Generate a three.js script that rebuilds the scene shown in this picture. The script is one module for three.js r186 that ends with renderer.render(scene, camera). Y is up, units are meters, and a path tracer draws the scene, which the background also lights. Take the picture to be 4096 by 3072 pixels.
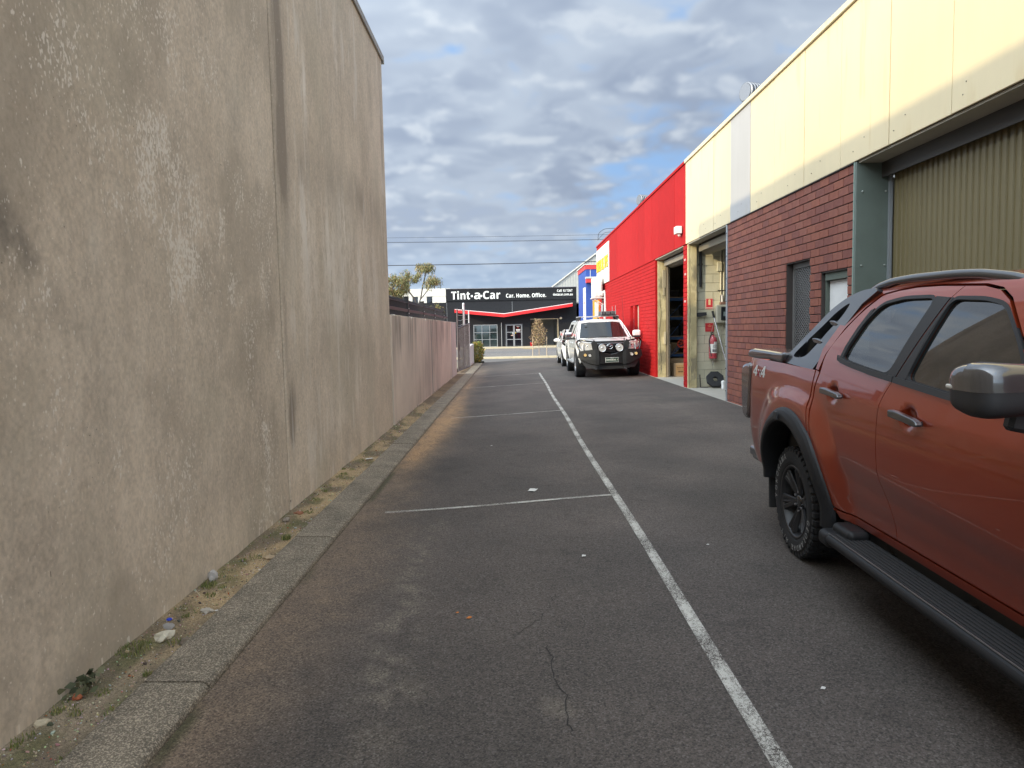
import * as THREE from 'three';
import { mergeGeometries, toCreasedNormals } from 'three/addons/utils/BufferGeometryUtils.js';
import { RoundedBoxGeometry } from 'three/addons/geometries/RoundedBoxGeometry.js';
import { TextGeometry } from 'three/addons/geometries/TextGeometry.js';
import { FontLoader } from 'three/addons/loaders/FontLoader.js';

// ------------------------------------------------------------ camera, sky, sun, exposure
const scene = new THREE.Scene();
const camera = new THREE.PerspectiveCamera(56.93, 4 / 3, 0.05, 1500);
camera.position.set(0, 1.54, 0);
camera.rotation.order = 'YXZ';
camera.rotation.set(-0.0773, 0.0009, -0.02);

const renderer = new THREE.WebGLRenderer({ antialias: true });
renderer.setSize(1024, 768);
renderer.toneMapping = THREE.LinearToneMapping;
renderer.toneMappingExposure = 1.48;
renderer.shadowMap.enabled = true;

const SUN_TRAVEL = new THREE.Vector3(6.04, -2.27, -3.46).normalize();   // where the sunlight goes
const sun = new THREE.DirectionalLight(new THREE.Color().setRGB(1, 0.82, 0.5), 2.1);
sun.position.copy(SUN_TRAVEL).multiplyScalar(-60).add(new THREE.Vector3(2, 2, -20));
sun.target.position.set(2, 2, -20);
sun.castShadow = true;
sun.shadow.radius = 1.7;
sun.shadow.mapSize.set(4096, 4096);
Object.assign(sun.shadow.camera, { left: -60, right: 60, top: 40, bottom: -40, near: 1, far: 200 });
scene.add(sun, sun.target);

// ------------------------------------------------------------ noise
function mulberry(a) { return () => { a |= 0; a = a + 0x6D2B79F5 | 0; let t = Math.imul(a ^ a >>> 15, 1 | a); t = t + Math.imul(t ^ t >>> 7, 61 | t) ^ t; return ((t ^ t >>> 14) >>> 0) / 4294967296; }; }
const rnd = mulberry(20241);
const R = (a, b) => a + (b - a) * rnd();
const hash = (x, y, s) => { let h = Math.imul(x, 374761393) + Math.imul(y, 668265263) + Math.imul(s, 1274126177); h = Math.imul(h ^ h >>> 13, 1274126177); return ((h ^ h >>> 16) >>> 0) / 4294967296; };
function vnoise(x, y, s = 0, wx = 0, wy = 0) {            // value noise, 0..1; wx, wy: period
  let x0 = Math.floor(x), y0 = Math.floor(y); const fx = x - x0, fy = y - y0;
  let x1 = x0 + 1, y1 = y0 + 1;
  if (wx) { x0 = ((x0 % wx) + wx) % wx; x1 = ((x1 % wx) + wx) % wx; }
  if (wy) { y0 = ((y0 % wy) + wy) % wy; y1 = ((y1 % wy) + wy) % wy; }
  const u = fx * fx * (3 - 2 * fx), v = fy * fy * (3 - 2 * fy);
  return (hash(x0, y0, s) * (1 - u) + hash(x1, y0, s) * u) * (1 - v) + (hash(x0, y1, s) * (1 - u) + hash(x1, y1, s) * u) * v;
}
function fbm(x, y, oct, s = 0, gain = 0.5, wx = 0, wy = 0) {
  let a = 1, t = 0, n = 0;
  for (let i = 0; i < oct; i++) { t += a * vnoise(x, y, s + i * 17, wx, wy); n += a; a *= gain; x *= 2; y *= 2; wx *= 2; wy *= 2; }
  return t / n;
}
const clamp = (v, a = 0, b = 1) => v < a ? a : v > b ? b : v;
const sstep = (a, b, v) => { const t = clamp((v - a) / (b - a)); return t * t * (3 - 2 * t); };
const lerp = (a, b, t) => a + (b - a) * t;
const mix3 = (a, b, t) => [lerp(a[0], b[0], t), lerp(a[1], b[1], t), lerp(a[2], b[2], t)];
const s2l = (v) => v <= 0.04045 ? v / 12.92 : Math.pow((v + 0.055) / 1.055, 2.4);
const l2s = (v) => v <= 0.0031308 ? v * 12.92 : 1.055 * Math.pow(v, 1 / 2.4) - 0.055;
const srgb = (r, g, b) => [s2l(r / 255), s2l(g / 255), s2l(b / 255)];

// ------------------------------------------------------------ the sky: broken altocumulus over pale blue air
{
  const W = 2048, Hh = 1024, data = new Float32Array(W * Hh * 4);
  const sd = SUN_TRAVEL.clone().negate();
  const blue = srgb(112, 154, 206), pale = srgb(176, 200, 222), dark = srgb(138, 151, 172), light = srgb(166, 178, 194), white = srgb(194, 202, 211);
  const gap = new THREE.Vector3(0.26, 0.235, -1).normalize(), gap2 = new THREE.Vector3(0.17, 0.15, -1).normalize();
  for (let j = 0; j < Hh; j++) {
    const th = (j + 0.5) / Hh * Math.PI - Math.PI / 2, y = Math.sin(th), c = Math.cos(th);
    for (let i = 0; i < W; i++) {
      const ph = ((i + 0.5) / W - 0.5) * Math.PI * 2;
      const x = Math.cos(ph) * c, z = Math.sin(ph) * c;
      const h = Math.max(y, 0), k = 1 / (h + 0.13);
      const px = x * k * 3.0 + 40, pz = z * k * 3.0 + 40;
      const wx = fbm(px * 1.6 + 9, pz * 1.6, 3, 3) - 0.5, wz = fbm(px * 1.6, pz * 1.6 + 7, 3, 5) - 0.5;
      const qx = px + wx * 0.55, qz = pz + wz * 0.55;
      const big = fbm(qx * 0.5, qz * 0.5, 3, 11), mid = fbm(qx * 1.9, qz * 1.9, 3, 17);
      const lets = fbm(qx * 3.3, qz * 3.3, 5, 23, 0.52);               // cloudlets
      const hole = 0.16 * sstep(0.99, 0.999, x * gap.x + y * gap.y + z * gap.z) + 0.2 * sstep(0.993, 0.9995, x * gap2.x + y * gap2.y + z * gap2.z);
      const cover = sstep(0.2, 0.42, big * 0.3 + mid * 0.3 + lets * 0.4 - hole);
      let cl = mix3(light, dark, sstep(0.3, 0.7, mid * 0.55 + big * 0.45));
      cl = mix3(cl, light, 0.65 * sstep(0.42, 0.68, lets));
      cl = mix3(cl, white, 0.5 * sstep(0.58, 0.78, lets));
      const air = mix3(blue, pale, Math.pow(1 - h, 5));
      const fade = sstep(0.0, 0.16, y);                            // low clouds thin out into haze
      const col = mix3(air, cl, cover * (0.42 + 0.58 * fade));
      // thin cloud scatters sunlight forward: the sky brightens towards the low sun behind the viewer
      const cs = x * sd.x + y * sd.y + z * sd.z, g = (1 + 8 * Math.pow(Math.max(0, 0.5 + 0.5 * cs), 4)) * (1 + 0.8 * h * h);
      const o = (j * W + i) * 4, w = (g - 1) / g;
      data[o] = col[0] * g * (1 + 0.06 * w); data[o + 1] = col[1] * g; data[o + 2] = col[2] * g * (1 - 0.14 * w); data[o + 3] = 1;
    }
  }
  const sky = new THREE.DataTexture(data, W, Hh, THREE.RGBAFormat, THREE.FloatType);
  sky.mapping = THREE.EquirectangularReflectionMapping;
  sky.magFilter = sky.minFilter = THREE.LinearFilter; sky.wrapS = THREE.RepeatWrapping;
  sky.needsUpdate = true;
  scene.background = sky; scene.environment = sky;
  scene.backgroundIntensity = 0.84; scene.environmentIntensity = 0.84;
}

// ------------------------------------------------------------ building helpers
const used = new Map();
function numbered(n) { const k = used.get(n) || 0; used.set(n, k + 1); return k ? n + '_' + String(k).padStart(3, '0') : n; }
function mesh(name, geo, mat, parent) {
  const g = Array.isArray(geo) ? merge(geo) : geo, m = new THREE.Mesh(g, mat);
  m.name = name; m.castShadow = m.receiveShadow = true; if (parent) parent.add(m); return m;
}
function merge(list) {
  const a = list.map((g) => { let q = g.index ? g.toNonIndexed() : g; for (const k of Object.keys(q.attributes)) if (!['position', 'normal', 'uv', 'color'].includes(k)) q.deleteAttribute(k); if (!q.attributes.normal) q.computeVertexNormals(); if (!q.attributes.uv) boxUV(q); return q; });
  const col = a.some((g) => g.attributes.color);
  if (col) for (const g of a) if (!g.attributes.color) g.setAttribute('color', new THREE.BufferAttribute(new Float32Array(g.attributes.position.count * 3).fill(1), 3));
  return a.length === 1 ? a[0] : mergeGeometries(a);
}
function thing(name, label, category, pos = [0, 0, 0], turn = 0, group) {
  const o = new THREE.Group(); o.name = numbered(name); scene.add(o); o.position.set(...pos); o.rotation.y = turn;
  o.userData = { label, category }; if (group) o.userData.group = group; return o;
}
function single(name, geo, mat, label, category, pos = [0, 0, 0], turn = 0, group) {
  const m = mesh(numbered(name), geo, mat, scene); m.position.set(...pos); m.rotation.y = turn;
  m.userData = { label, category }; if (group) m.userData.group = group; return m;
}
function struct(name, geo, mat, parent) { const m = mesh(parent ? name : numbered(name), geo, mat, parent || scene); if (!parent) m.userData = { kind: 'structure' }; return m; }
const flatGeo = (g) => g.index ? g.toNonIndexed() : g;
const T = (g, x = 0, y = 0, z = 0) => g.translate(x, y, z);
function boxUV(g, off = 0) {                                       // uv in metres from the face's main direction
  const p = g.attributes.position, n = g.attributes.normal, uv = new Float32Array(p.count * 2);
  for (let i = 0; i < p.count; i++) {
    const ax = Math.abs(n.getX(i)), ay = Math.abs(n.getY(i)), az = Math.abs(n.getZ(i));
    if (ay > ax && ay > az) { uv[2 * i] = p.getX(i) + off; uv[2 * i + 1] = p.getZ(i); }
    else if (ax > az) { uv[2 * i] = p.getZ(i) + off; uv[2 * i + 1] = p.getY(i); }
    else { uv[2 * i] = p.getX(i) + off; uv[2 * i + 1] = p.getY(i); }
  }
  g.setAttribute('uv', new THREE.BufferAttribute(uv, 2)); return g;
}
// box by its corners, edges cut by b
function bx(x0, x1, y0, y1, z0, z1, b = 0) {
  const w = x1 - x0, h = y1 - y0, d = z1 - z0;
  const g = b > 0 ? chamfer(w, h, d, Math.min(b, w / 2.01, h / 2.01, d / 2.01)) : new THREE.BoxGeometry(w, h, d);
  T(g, (x0 + x1) / 2, (y0 + y1) / 2, (z0 + z1) / 2);
  return boxUV(g.index ? g.toNonIndexed() : g);
}
function chamfer(w, h, d, b) {                                      // 44-triangle box with cut edges
  const P = [], X = w / 2, Y = h / 2, Z = d / 2;
  const quad = (a, q, c, e) => P.push(...a, ...q, ...c, ...a, ...c, ...e);
  const v = (sx, sy, sz, ax) => [sx * (ax === 0 ? X : X - b), sy * (ax === 1 ? Y : Y - b), sz * (ax === 2 ? Z : Z - b)];
  const face = (ax) => { for (const s of [-1, 1]) { const c = [[-1, -1], [1, -1], [1, 1], [-1, 1]].map(([p, q]) => { const k = [0, 0, 0]; k[ax] = s; k[(ax + 1) % 3] = p; k[(ax + 2) % 3] = q; return v(...k, ax); }); if (s < 0) c.reverse(); quad(...c); } };
  face(0); face(1); face(2);
  for (let ax = 0; ax < 3; ax++) { const a1 = (ax + 1) % 3, a2 = (ax + 2) % 3;
    for (const p of [-1, 1]) for (const q of [-1, 1]) { const m = (t, f) => { const k = [0, 0, 0]; k[ax] = t; k[a1] = p; k[a2] = q; return v(...k, f); };
      const c = [m(-1, a1), m(1, a1), m(1, a2), m(-1, a2)]; if (p * q > 0) c.reverse(); quad(...c); } }
  for (const sx of [-1, 1]) for (const sy of [-1, 1]) for (const sz of [-1, 1]) { const c = [v(sx, sy, sz, 0), v(sx, sy, sz, 1), v(sx, sy, sz, 2)]; if (sx * sy * sz < 0) c.reverse(); P.push(...c[0], ...c[1], ...c[2]); }
  const g = new THREE.BufferGeometry(); g.setAttribute('position', new THREE.Float32BufferAttribute(P, 3)); g.computeVertexNormals(); return boxUV(g);
}
const rbox = (w, h, d, r, x = 0, y = 0, z = 0, seg = 3) => T(new RoundedBoxGeometry(w, h, d, seg, r), x, y, z);
function tube(pts, r, seg = 0, sides = 8, closed = false) {
  const c = new THREE.CatmullRomCurve3(pts.map((p) => new THREE.Vector3(...p)), closed, 'catmullrom', 0.3);
  return new THREE.TubeGeometry(c, seg || Math.max(2, pts.length * 4), r, sides, closed);
}
function rod(a, b, r, r2 = r, sides = 10) {                         // straight tapered rod with end caps
  const A = new THREE.Vector3(...a), B = new THREE.Vector3(...b), d = B.clone().sub(A), g = new THREE.CylinderGeometry(r2, r, d.length(), sides);
  g.applyQuaternion(new THREE.Quaternion().setFromUnitVectors(new THREE.Vector3(0, 1, 0), d.clone().normalize()));
  const m = A.add(B).multiplyScalar(0.5); return T(g, m.x, m.y, m.z);
}
function bar(a, b, w, h, bev = 0) {                                 // rectangular bar from a to b
  const A = new THREE.Vector3(...a), B = new THREE.Vector3(...b), d = B.clone().sub(A), L = d.length();
  const g = bev ? chamfer(w, h, L, bev) : new THREE.BoxGeometry(w, h, L);
  g.applyMatrix4(new THREE.Matrix4().lookAt(B, A, new THREE.Vector3(0, 1, 0)).setPosition(A.clone().add(B).multiplyScalar(0.5))); return g;
}
const shapeOf = (pts) => { const s = new THREE.Shape(); pts.forEach((p, i) => i ? s.lineTo(p[0], p[1]) : s.moveTo(p[0], p[1])); s.closePath(); return s; };
function prism(pts, depth, bev = 0, holes = []) {                   // polygon in xy pushed along +z
  const s = shapeOf(pts); for (const h of holes) s.holes.push(shapeOf(h));
  return new THREE.ExtrudeGeometry(s, { depth, bevelEnabled: bev > 0, bevelSize: bev, bevelThickness: bev, bevelOffset: -bev, bevelSegments: 2, curveSegments: 12 });
}
function lathe(pts, seg = 32) { return new THREE.LatheGeometry(pts.map((p) => new THREE.Vector2(...p)), seg); }
// smooth closed outline through points
function smooth(pts, n = 6, tension = 0.5) {
  const c = new THREE.CatmullRomCurve3(pts.map((p) => new THREE.Vector3(p[0], p[1], 0)), true, 'centripetal', tension);
  return c.getPoints(pts.length * n).slice(0, -1).map((v) => [v.x, v.y]);
}
// polygon with rounded corners
function roundPoly(pts, r, n = 5) { const o = [], m = pts.length; pts.forEach((b, i) => { const a = pts[(i - 1 + m) % m], c = pts[(i + 1) % m], la = Math.hypot(a[0] - b[0], a[1] - b[1]), lc = Math.hypot(c[0] - b[0], c[1] - b[1]), k = Math.min(r, la * 0.45, lc * 0.45); const p = [b[0] + (a[0] - b[0]) / la * k, b[1] + (a[1] - b[1]) / la * k], q = [b[0] + (c[0] - b[0]) / lc * k, b[1] + (c[1] - b[1]) / lc * k]; for (let s = 0; s <= n; s++) { const t = s / n; o.push([(1 - t) ** 2 * p[0] + 2 * t * (1 - t) * b[0] + t * t * q[0], (1 - t) ** 2 * p[1] + 2 * t * (1 - t) * b[1] + t * t * q[1]]); } }); return o; }
function smoothOpen(pts, n = 5) { const c = new THREE.CatmullRomCurve3(pts.map((p) => new THREE.Vector3(p[0], p[1], 0)), false, 'centripetal'); return c.getPoints((pts.length - 1) * n).map((v) => [v.x, v.y]); }

// A curved sheet: outline in (u, v), surf(u, v) -> [x, y, z]; cut out cell by cell so that it follows the curve; edges folded back by t
function clipTo(poly, axis, val, keepLess) {
  const out = [];
  for (let i = 0; i < poly.length; i++) {
    const a = poly[i], b = poly[(i + 1) % poly.length], da = keepLess ? val - a[axis] : a[axis] - val, db = keepLess ? val - b[axis] : b[axis] - val;
    if (da >= 0) out.push(a);
    if ((da > 0 && db < 0) || (da < 0 && db > 0)) { const t = da / (da - db); out.push([a[0] + (b[0] - a[0]) * t, a[1] + (b[1] - a[1]) * t]); }
  }
  return out;
}
const area2 = (p) => { let s = 0; for (let i = 0; i < p.length; i++) { const a = p[i], b = p[(i + 1) % p.length]; s += a[0] * b[1] - b[0] * a[1]; } return s / 2; };
function sheet(outline, surf, { cell = 0.04, t = 0.02, hole = null, flip = 1, edge = true } = {}) {
  let poly = outline.slice(); if (area2(poly) < 0) poly.reverse();
  const rings = [poly];
  if (hole) {
    let h = hole.slice(); if (area2(h) > 0) h.reverse(); rings.push(h);
    let best = [1e9, 0, 0]; poly.forEach((a, i) => h.forEach((b, j) => { const d = (a[0] - b[0]) ** 2 + (a[1] - b[1]) ** 2; if (d < best[0]) best = [d, i, j]; }));
    const [, i, j] = best; poly = [...poly.slice(0, i + 1), ...h.slice(j), ...h.slice(0, j + 1), ...poly.slice(i)];
  }
  let u0 = 1e9, u1 = -1e9, v0 = 1e9, v1 = -1e9; for (const [u, v] of poly) { u0 = Math.min(u0, u); u1 = Math.max(u1, u); v0 = Math.min(v0, v); v1 = Math.max(v1, v); }
  const e = 1e-3, nrm = (u, v) => { const a = surf(u - e, v), b = surf(u + e, v), c = surf(u, v - e), d = surf(u, v + e); const n = new THREE.Vector3(b[0] - a[0], b[1] - a[1], b[2] - a[2]).cross(new THREE.Vector3(d[0] - c[0], d[1] - c[1], d[2] - c[2])).normalize().multiplyScalar(flip); return n; };
  const P = [], N = [], U = [];
  const tri = (a, b, c) => {
    const A = surf(...a), B = surf(...b), C = surf(...c), n = [nrm(...a), nrm(...b), nrm(...c)];
    const g = new THREE.Vector3(B[0] - A[0], B[1] - A[1], B[2] - A[2]).cross(new THREE.Vector3(C[0] - A[0], C[1] - A[1], C[2] - A[2]));
    if (g.lengthSq() < 1e-14) return;
    const o = g.dot(n[0]) < 0 ? [[A, n[0], a], [C, n[2], c], [B, n[1], b]] : [[A, n[0], a], [B, n[1], b], [C, n[2], c]];
    for (const [p, q, w] of o) { P.push(...p); N.push(q.x, q.y, q.z); U.push(w[0], w[1]); }
  };
  const nu = Math.max(1, Math.ceil((u1 - u0) / cell)), nv = Math.max(1, Math.ceil((v1 - v0) / cell)), du = (u1 - u0) / nu, dv = (v1 - v0) / nv;
  for (let i = 0; i < nu; i++) {
    const strip = clipTo(clipTo(poly, 0, u0 + i * du, false), 0, u0 + (i + 1) * du, true); if (strip.length < 3) continue;
    for (let j = 0; j < nv; j++) {
      let q = clipTo(clipTo(strip, 1, v0 + j * dv, false), 1, v0 + (j + 1) * dv, true); if (q.length < 3) continue;
      q = q.filter((p, k) => { const r = q[(k + 1) % q.length]; return Math.hypot(p[0] - r[0], p[1] - r[1]) > 1e-6; }); if (q.length < 3) continue;
      const ar = Math.abs(area2(q)); if (ar < 1e-9) continue;
      if (q.length === 4 && ar > du * dv * 0.999) { tri(q[0], q[1], q[2]); tri(q[0], q[2], q[3]); continue; }
      const pts = q.map((p) => new THREE.Vector2(...p));
      for (const f of THREE.ShapeUtils.triangulateShape(pts, [])) tri(q[f[0]], q[f[1]], q[f[2]]);
    }
  }
  const g = new THREE.BufferGeometry();
  g.setAttribute('position', new THREE.Float32BufferAttribute(P, 3)); g.setAttribute('normal', new THREE.Float32BufferAttribute(N, 3)); g.setAttribute('uv', new THREE.Float32BufferAttribute(U, 2));
  if (!edge || !t) return g;
  const E = [];
  for (const ring of rings) for (let i = 0; i < ring.length; i++) {
    const a = ring[i], b = ring[(i + 1) % ring.length], L = Math.hypot(a[0] - b[0], a[1] - b[1]), k = Math.max(1, Math.ceil(L / (cell * 1.5)));
    for (let s = 0; s < k; s++) {
      const p = [lerp(a[0], b[0], s / k), lerp(a[1], b[1], s / k)], q = [lerp(a[0], b[0], (s + 1) / k), lerp(a[1], b[1], (s + 1) / k)];
      const A = surf(...p), B = surf(...q), na = nrm(...p).multiplyScalar(-t), nb = nrm(...q).multiplyScalar(-t);
      const A2 = [A[0] + na.x, A[1] + na.y, A[2] + na.z], B2 = [B[0] + nb.x, B[1] + nb.y, B[2] + nb.z];
      E.push(...A, ...A2, ...B, ...B, ...A2, ...B2);
    }
  }
  const eg = new THREE.BufferGeometry(); eg.setAttribute('position', new THREE.Float32BufferAttribute(E, 3)); eg.computeVertexNormals(); eg.setAttribute('uv', new THREE.Float32BufferAttribute(new Float32Array(E.length / 3 * 2), 2));
  return mergeGeometries([g, eg]);
}
// arrays -> geometry with colours
function soup(P, C) { const g = new THREE.BufferGeometry(); g.setAttribute('position', new THREE.Float32BufferAttribute(P, 3)); if (C) g.setAttribute('color', new THREE.Float32BufferAttribute(C, 3)); g.computeVertexNormals(); return boxUV(g); }

// ------------------------------------------------------------ textures and materials
function tex(w, h, fn, { srgbMap = true, rx = 1, ry = 1, wrap = true } = {}) {   // fn(u, v, i, j) -> [r, g, b] linear 0..1, or a number
  const d = new Uint8Array(w * h * 4);
  for (let j = 0; j < h; j++) for (let i = 0; i < w; i++) {
    const c = fn((i + 0.5) / w, (j + 0.5) / h, i, j), o = (j * w + i) * 4;
    if (typeof c === 'number') d[o] = d[o + 1] = d[o + 2] = clamp(c) * 255; else for (let k = 0; k < 3; k++) d[o + k] = 255 * (srgbMap ? l2s(clamp(c[k])) : clamp(c[k]));
    d[o + 3] = 255;
  }
  const t = new THREE.DataTexture(d, w, h, THREE.RGBAFormat); t.magFilter = THREE.LinearFilter; t.minFilter = THREE.LinearMipmapLinearFilter; t.generateMipmaps = true;
  if (wrap) t.wrapS = t.wrapT = THREE.RepeatWrapping; t.repeat.set(rx, ry);
  if (srgbMap) t.colorSpace = THREE.SRGBColorSpace; t.needsUpdate = true; return t;
}
function canvasTex(w, h, draw) { const c = document.createElement('canvas'); c.width = w; c.height = h; draw(c.getContext('2d'), w, h); const t = new THREE.CanvasTexture(c); t.colorSpace = THREE.SRGBColorSpace; return t; }
const C = (r, g, b) => new THREE.Color().setRGB(r, g, b);
const S = (r, g, b) => new THREE.Color().setRGB(...srgb(r, g, b));
const std = (color, roughness = 0.8, extra = {}) => new THREE.MeshStandardMaterial({ color, roughness, ...extra });
const phys = (color, roughness = 0.5, extra = {}) => new THREE.MeshPhysicalMaterial({ color, roughness, ...extra });
// grain shared by many painted and cast surfaces: a grey pattern near 1 that multiplies the colour
const grain = tex(512, 512, (u, v) => { const n = 0.8 + 0.2 * fbm(u * 8, v * 8, 6, 4, 0.6, 8, 8) + 0.06 * (hash(u * 512 | 0, v * 512 | 0, 9) - 0.5); return [n, n, n]; }, { rx: 0.8, ry: 0.8 });
const weather = tex(1024, 1024, (u, v) => { const st = fbm(u * 40, v * 4, 4, 8, 0.55, 40, 4), b = fbm(u * 5, v * 5, 5, 6, 0.5, 5, 5); const n = 0.78 + 0.16 * b + 0.1 * st; return [n, n * 0.995, n * 0.985]; }, { rx: 0.35, ry: 0.35 });
const bumpFine = tex(512, 512, (u, v) => fbm(u * 64, v * 64, 3, 12, 0.6, 64, 64), { srgbMap: false, rx: 1, ry: 1 });
const fonts = {};
for (const k of ['sans_bold', 'sans_regular', 'serif_bold']) fonts[k] = await new FontLoader().loadAsync('fonts/droid/droid_' + k + '.typeface.json');
// lettering fitted to a width or height; baseline at y = 0, left at x = 0, front towards +z
function text(str, { font = 'sans_bold', h = 1, w = 0, depth = 0.01, seg = 4 } = {}) {
  const g = new TextGeometry(str, { font: fonts[font], size: h, depth, curveSegments: seg, bevelEnabled: false }); g.computeBoundingBox();
  const b = g.boundingBox; T(g, -b.min.x, 0, 0); if (w) g.scale(w / (b.max.x - b.min.x), 1, 1); return g;
}
const ground = (x) => x < 0.95 ? 0.05 * x : 0.0475 + 0.018 * (x - 0.95);

// ============================================================ THE SETTING: ground, lane, street
let leavesOf, leafMaterial;
const spots = (list, z, y) => { let s = 0; for (const [a, b, ra, rb, w] of list) { const d = ((z - a) / ra) ** 2 + ((y - b) / rb) ** 2; if (d < 9) s += w * Math.exp(-d); } return s; };
// asphalt: stones in bitumen, 3 m tile
const asphaltMap = tex(1536, 1536, (u, v, i, j) => {
  const st = hash(i >> 1, j >> 1, 3), f = fbm(u * 300, v * 300, 2, 21, 0.5, 300, 300), c = fbm(u * 6, v * 6, 5, 22, 0.55, 6, 6);
  const st2 = hash(i >> 2, j >> 2, 5); let n = 0.6 + 0.42 * f + 0.2 * (c - 0.5); n *= st > 0.92 ? 1.6 : st < 0.24 ? 0.66 : 1; n *= st2 > 0.93 ? 1.75 : st2 < 0.2 ? 0.6 : 1;
  return [n * 0.80, n * 0.76, n * 0.735];
}, { rx: 1 / 3, ry: 1 / 3 });
const asphaltBump = tex(1024, 1024, (u, v, i, j) => 0.5 * fbm(u * 260, v * 260, 2, 21, 0.5, 260, 260) + 0.5 * hash(i >> 1, j >> 1, 3), { srgbMap: false, rx: 1 / 2.1, ry: 1 / 2.1 });
const asphalt = std(C(1, 1, 1), 0.9, { map: asphaltMap, bumpMap: asphaltBump, bumpScale: 0.004, vertexColors: true });
const laneY = (x, z) => { const t = sstep(34.5, 39, -z); return lerp(ground(x), -0.37, t); };
{ // lane: stains, sand and wear as vertex colours over the stones
  const xs = [], zs = []; for (let x = -1.42; x < 4.0; x += x < -0.4 ? 0.045 : 0.09) xs.push(x); xs.push(4.06);
  for (let z = 7; z > -40.01;) { zs.push(z); z -= z > 0 ? 1 : z > -9 ? 0.07 : z > -16 ? 0.12 : 0.3; }
  const P = [], Cc = [], I = [], uv = [];
  const base = [0.098, 0.082, 0.0705], sand = [0.52, 0.32, 0.16], grey = [0.27, 0.23, 0.175], brown = [0.26, 0.19, 0.13];
  const sandy = [[-9.2, -1.28, 1.0, 0.16, 1], [-10.8, -1.25, 1.2, 0.2, 1.3], [-12.6, -1.2, 1.0, 0.26, 1.3], [-14.4, -1.22, 1, 0.2, 1.0], [-16.4, -1.25, 1.2, 0.14, 0.8], [-20, -1.27, 1.6, 0.1, 0.7]];
  const worn = [[-3.3, -0.62, 0.7, 0.12, 0.75], [-4.1, -0.68, 0.6, 0.1, 0.85], [-2.9, -0.5, 0.5, 0.14, 0.5], [-4.9, -0.7, 0.5, 0.1, 0.8], [-5.6, -0.62, 0.4, 0.08, 0.5], [-2.75, 0.18, 0.06, 0.04, 1.4], [-3.45, -0.12, 0.05, 0.05, 0.9], [-14, 2.6, 1.6, 0.5, 0.3], [-11.6, 3.0, 1.4, 0.4, 0.3]];
  zs.forEach((z) => xs.forEach((x) => {
    P.push(x, laneY(x, z), z); uv.push(x, z);
    const n1 = fbm(x * 1.3 + 5, z * 1.3, 5, 41), n2 = fbm(x * 7, z * 7, 4, 43), n3 = fbm(x * 22, z * 22, 3, 47);
    let c = base.map((b, k) => b * (0.60 + 0.78 * n1 + 0.1 * (n2 - 0.5) + [0.06, 0, -0.02][k] * (n1 - 0.5)));
    if (n2 > 0.68 && n3 > 0.5) c = c.map((q) => q * 0.8);                  // old oil drips
    const edge = x + 1.41;                                            // sandy dirt washed against the kerb
    const dirt = clamp(sstep(0.72, 0.02, edge - 0.30 * (n1 - 0.5) - 0.18 * (n2 - 0.5)) * (0.42 + 0.5 * n2 + 0.5 * (n3 - 0.4)) * sstep(34, 25, -z));
    c = mix3(c, brown, dirt * 0.95);
    c = mix3(c, sand, clamp(spots(sandy, z, x) * (0.55 + 1.3 * (n3 - 0.3)) * (0.6 + n2 * 0.7)) * 0.85);
    c = mix3(c, grey, clamp(spots(worn, z, x) * sstep(0.42, 0.66, n3 * 0.6 + n2 * 0.4)) * 0.5);
    if (edge < 0.07) c = mix3(c, [0.055, 0.06, 0.02], 0.75 * sstep(0.07, 0.03, edge) * sstep(0.45, 0.62, fbm(x * 3, z * 2.2, 3, 51)) * (z > -8 ? 1 : 0.3));   // moss in the gutter
    Cc.push(c[0] * 1.32, c[1] * 1.36, c[2] * 1.4);
  }));
  const nx = xs.length; for (let j = 0; j < zs.length - 1; j++) for (let i = 0; i < nx - 1; i++) { const a = j * nx + i, b = a + 1, c = a + nx, d = c + 1; I.push(a, b, c, b, d, c); }
  const g = new THREE.BufferGeometry(); g.setAttribute('position', new THREE.Float32BufferAttribute(P, 3)); g.setAttribute('color', new THREE.Float32BufferAttribute(Cc, 3)); g.setAttribute('uv', new THREE.Float32BufferAttribute(uv, 2)); g.setIndex(I); g.computeVertexNormals();
  const lane = struct('lane', g, asphalt);
  // cracks: thin torn ribbons lying in the surface
  const crack = (pts, w) => { const V = [], pos = []; const n = pts.length; pts.forEach(([x, z], i) => { const a = pts[Math.max(0, i - 1)], b = pts[Math.min(n - 1, i + 1)], dx = b[0] - a[0], dz = b[1] - a[1], L = Math.hypot(dx, dz), ww = w * (0.5 + rnd()) * Math.min(1, i * 0.6 + 0.1, (n - 1 - i) * 0.6 + 0.1); V.push([x - dz / L * ww, z + dx / L * ww], [x + dz / L * ww, z - dx / L * ww]); });
    for (let i = 0; i < n - 1; i++) { const q = [V[2 * i], V[2 * i + 1], V[2 * i + 2], V[2 * i + 3]].map(([x, z]) => [x, ground(x) + 0.003, z]); pos.push(...q[0], ...q[1], ...q[2], ...q[1], ...q[3], ...q[2]); } return soup(pos); };
  const crackMat = std(C(0.025, 0.022, 0.02), 1);
  const wob = (a, n, s) => { const o = []; for (let i = 0; i < a.length - 1; i++) for (let k = 0; k < n; k++) { const t = k / n; o.push([lerp(a[i][0], a[i + 1][0], t) + R(-s, s), lerp(a[i][1], a[i + 1][1], t) + R(-s, s)]); } o.push(a[a.length - 1]); return o; };
  mesh('crack', crack(wob([[0.13, -3.35], [0.16, -3.2], [0.155, -3.0], [0.2, -2.85], [0.19, -2.65], [0.2, -2.55]], 5, 0.008), 0.0024), crackMat, lane);
  mesh('crack', crack(wob([[-0.05, -3.4], [0.1, -3.62], [0.18, -3.8], [0.22, -4.0]], 5, 0.012), 0.0016), crackMat, lane);
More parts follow.
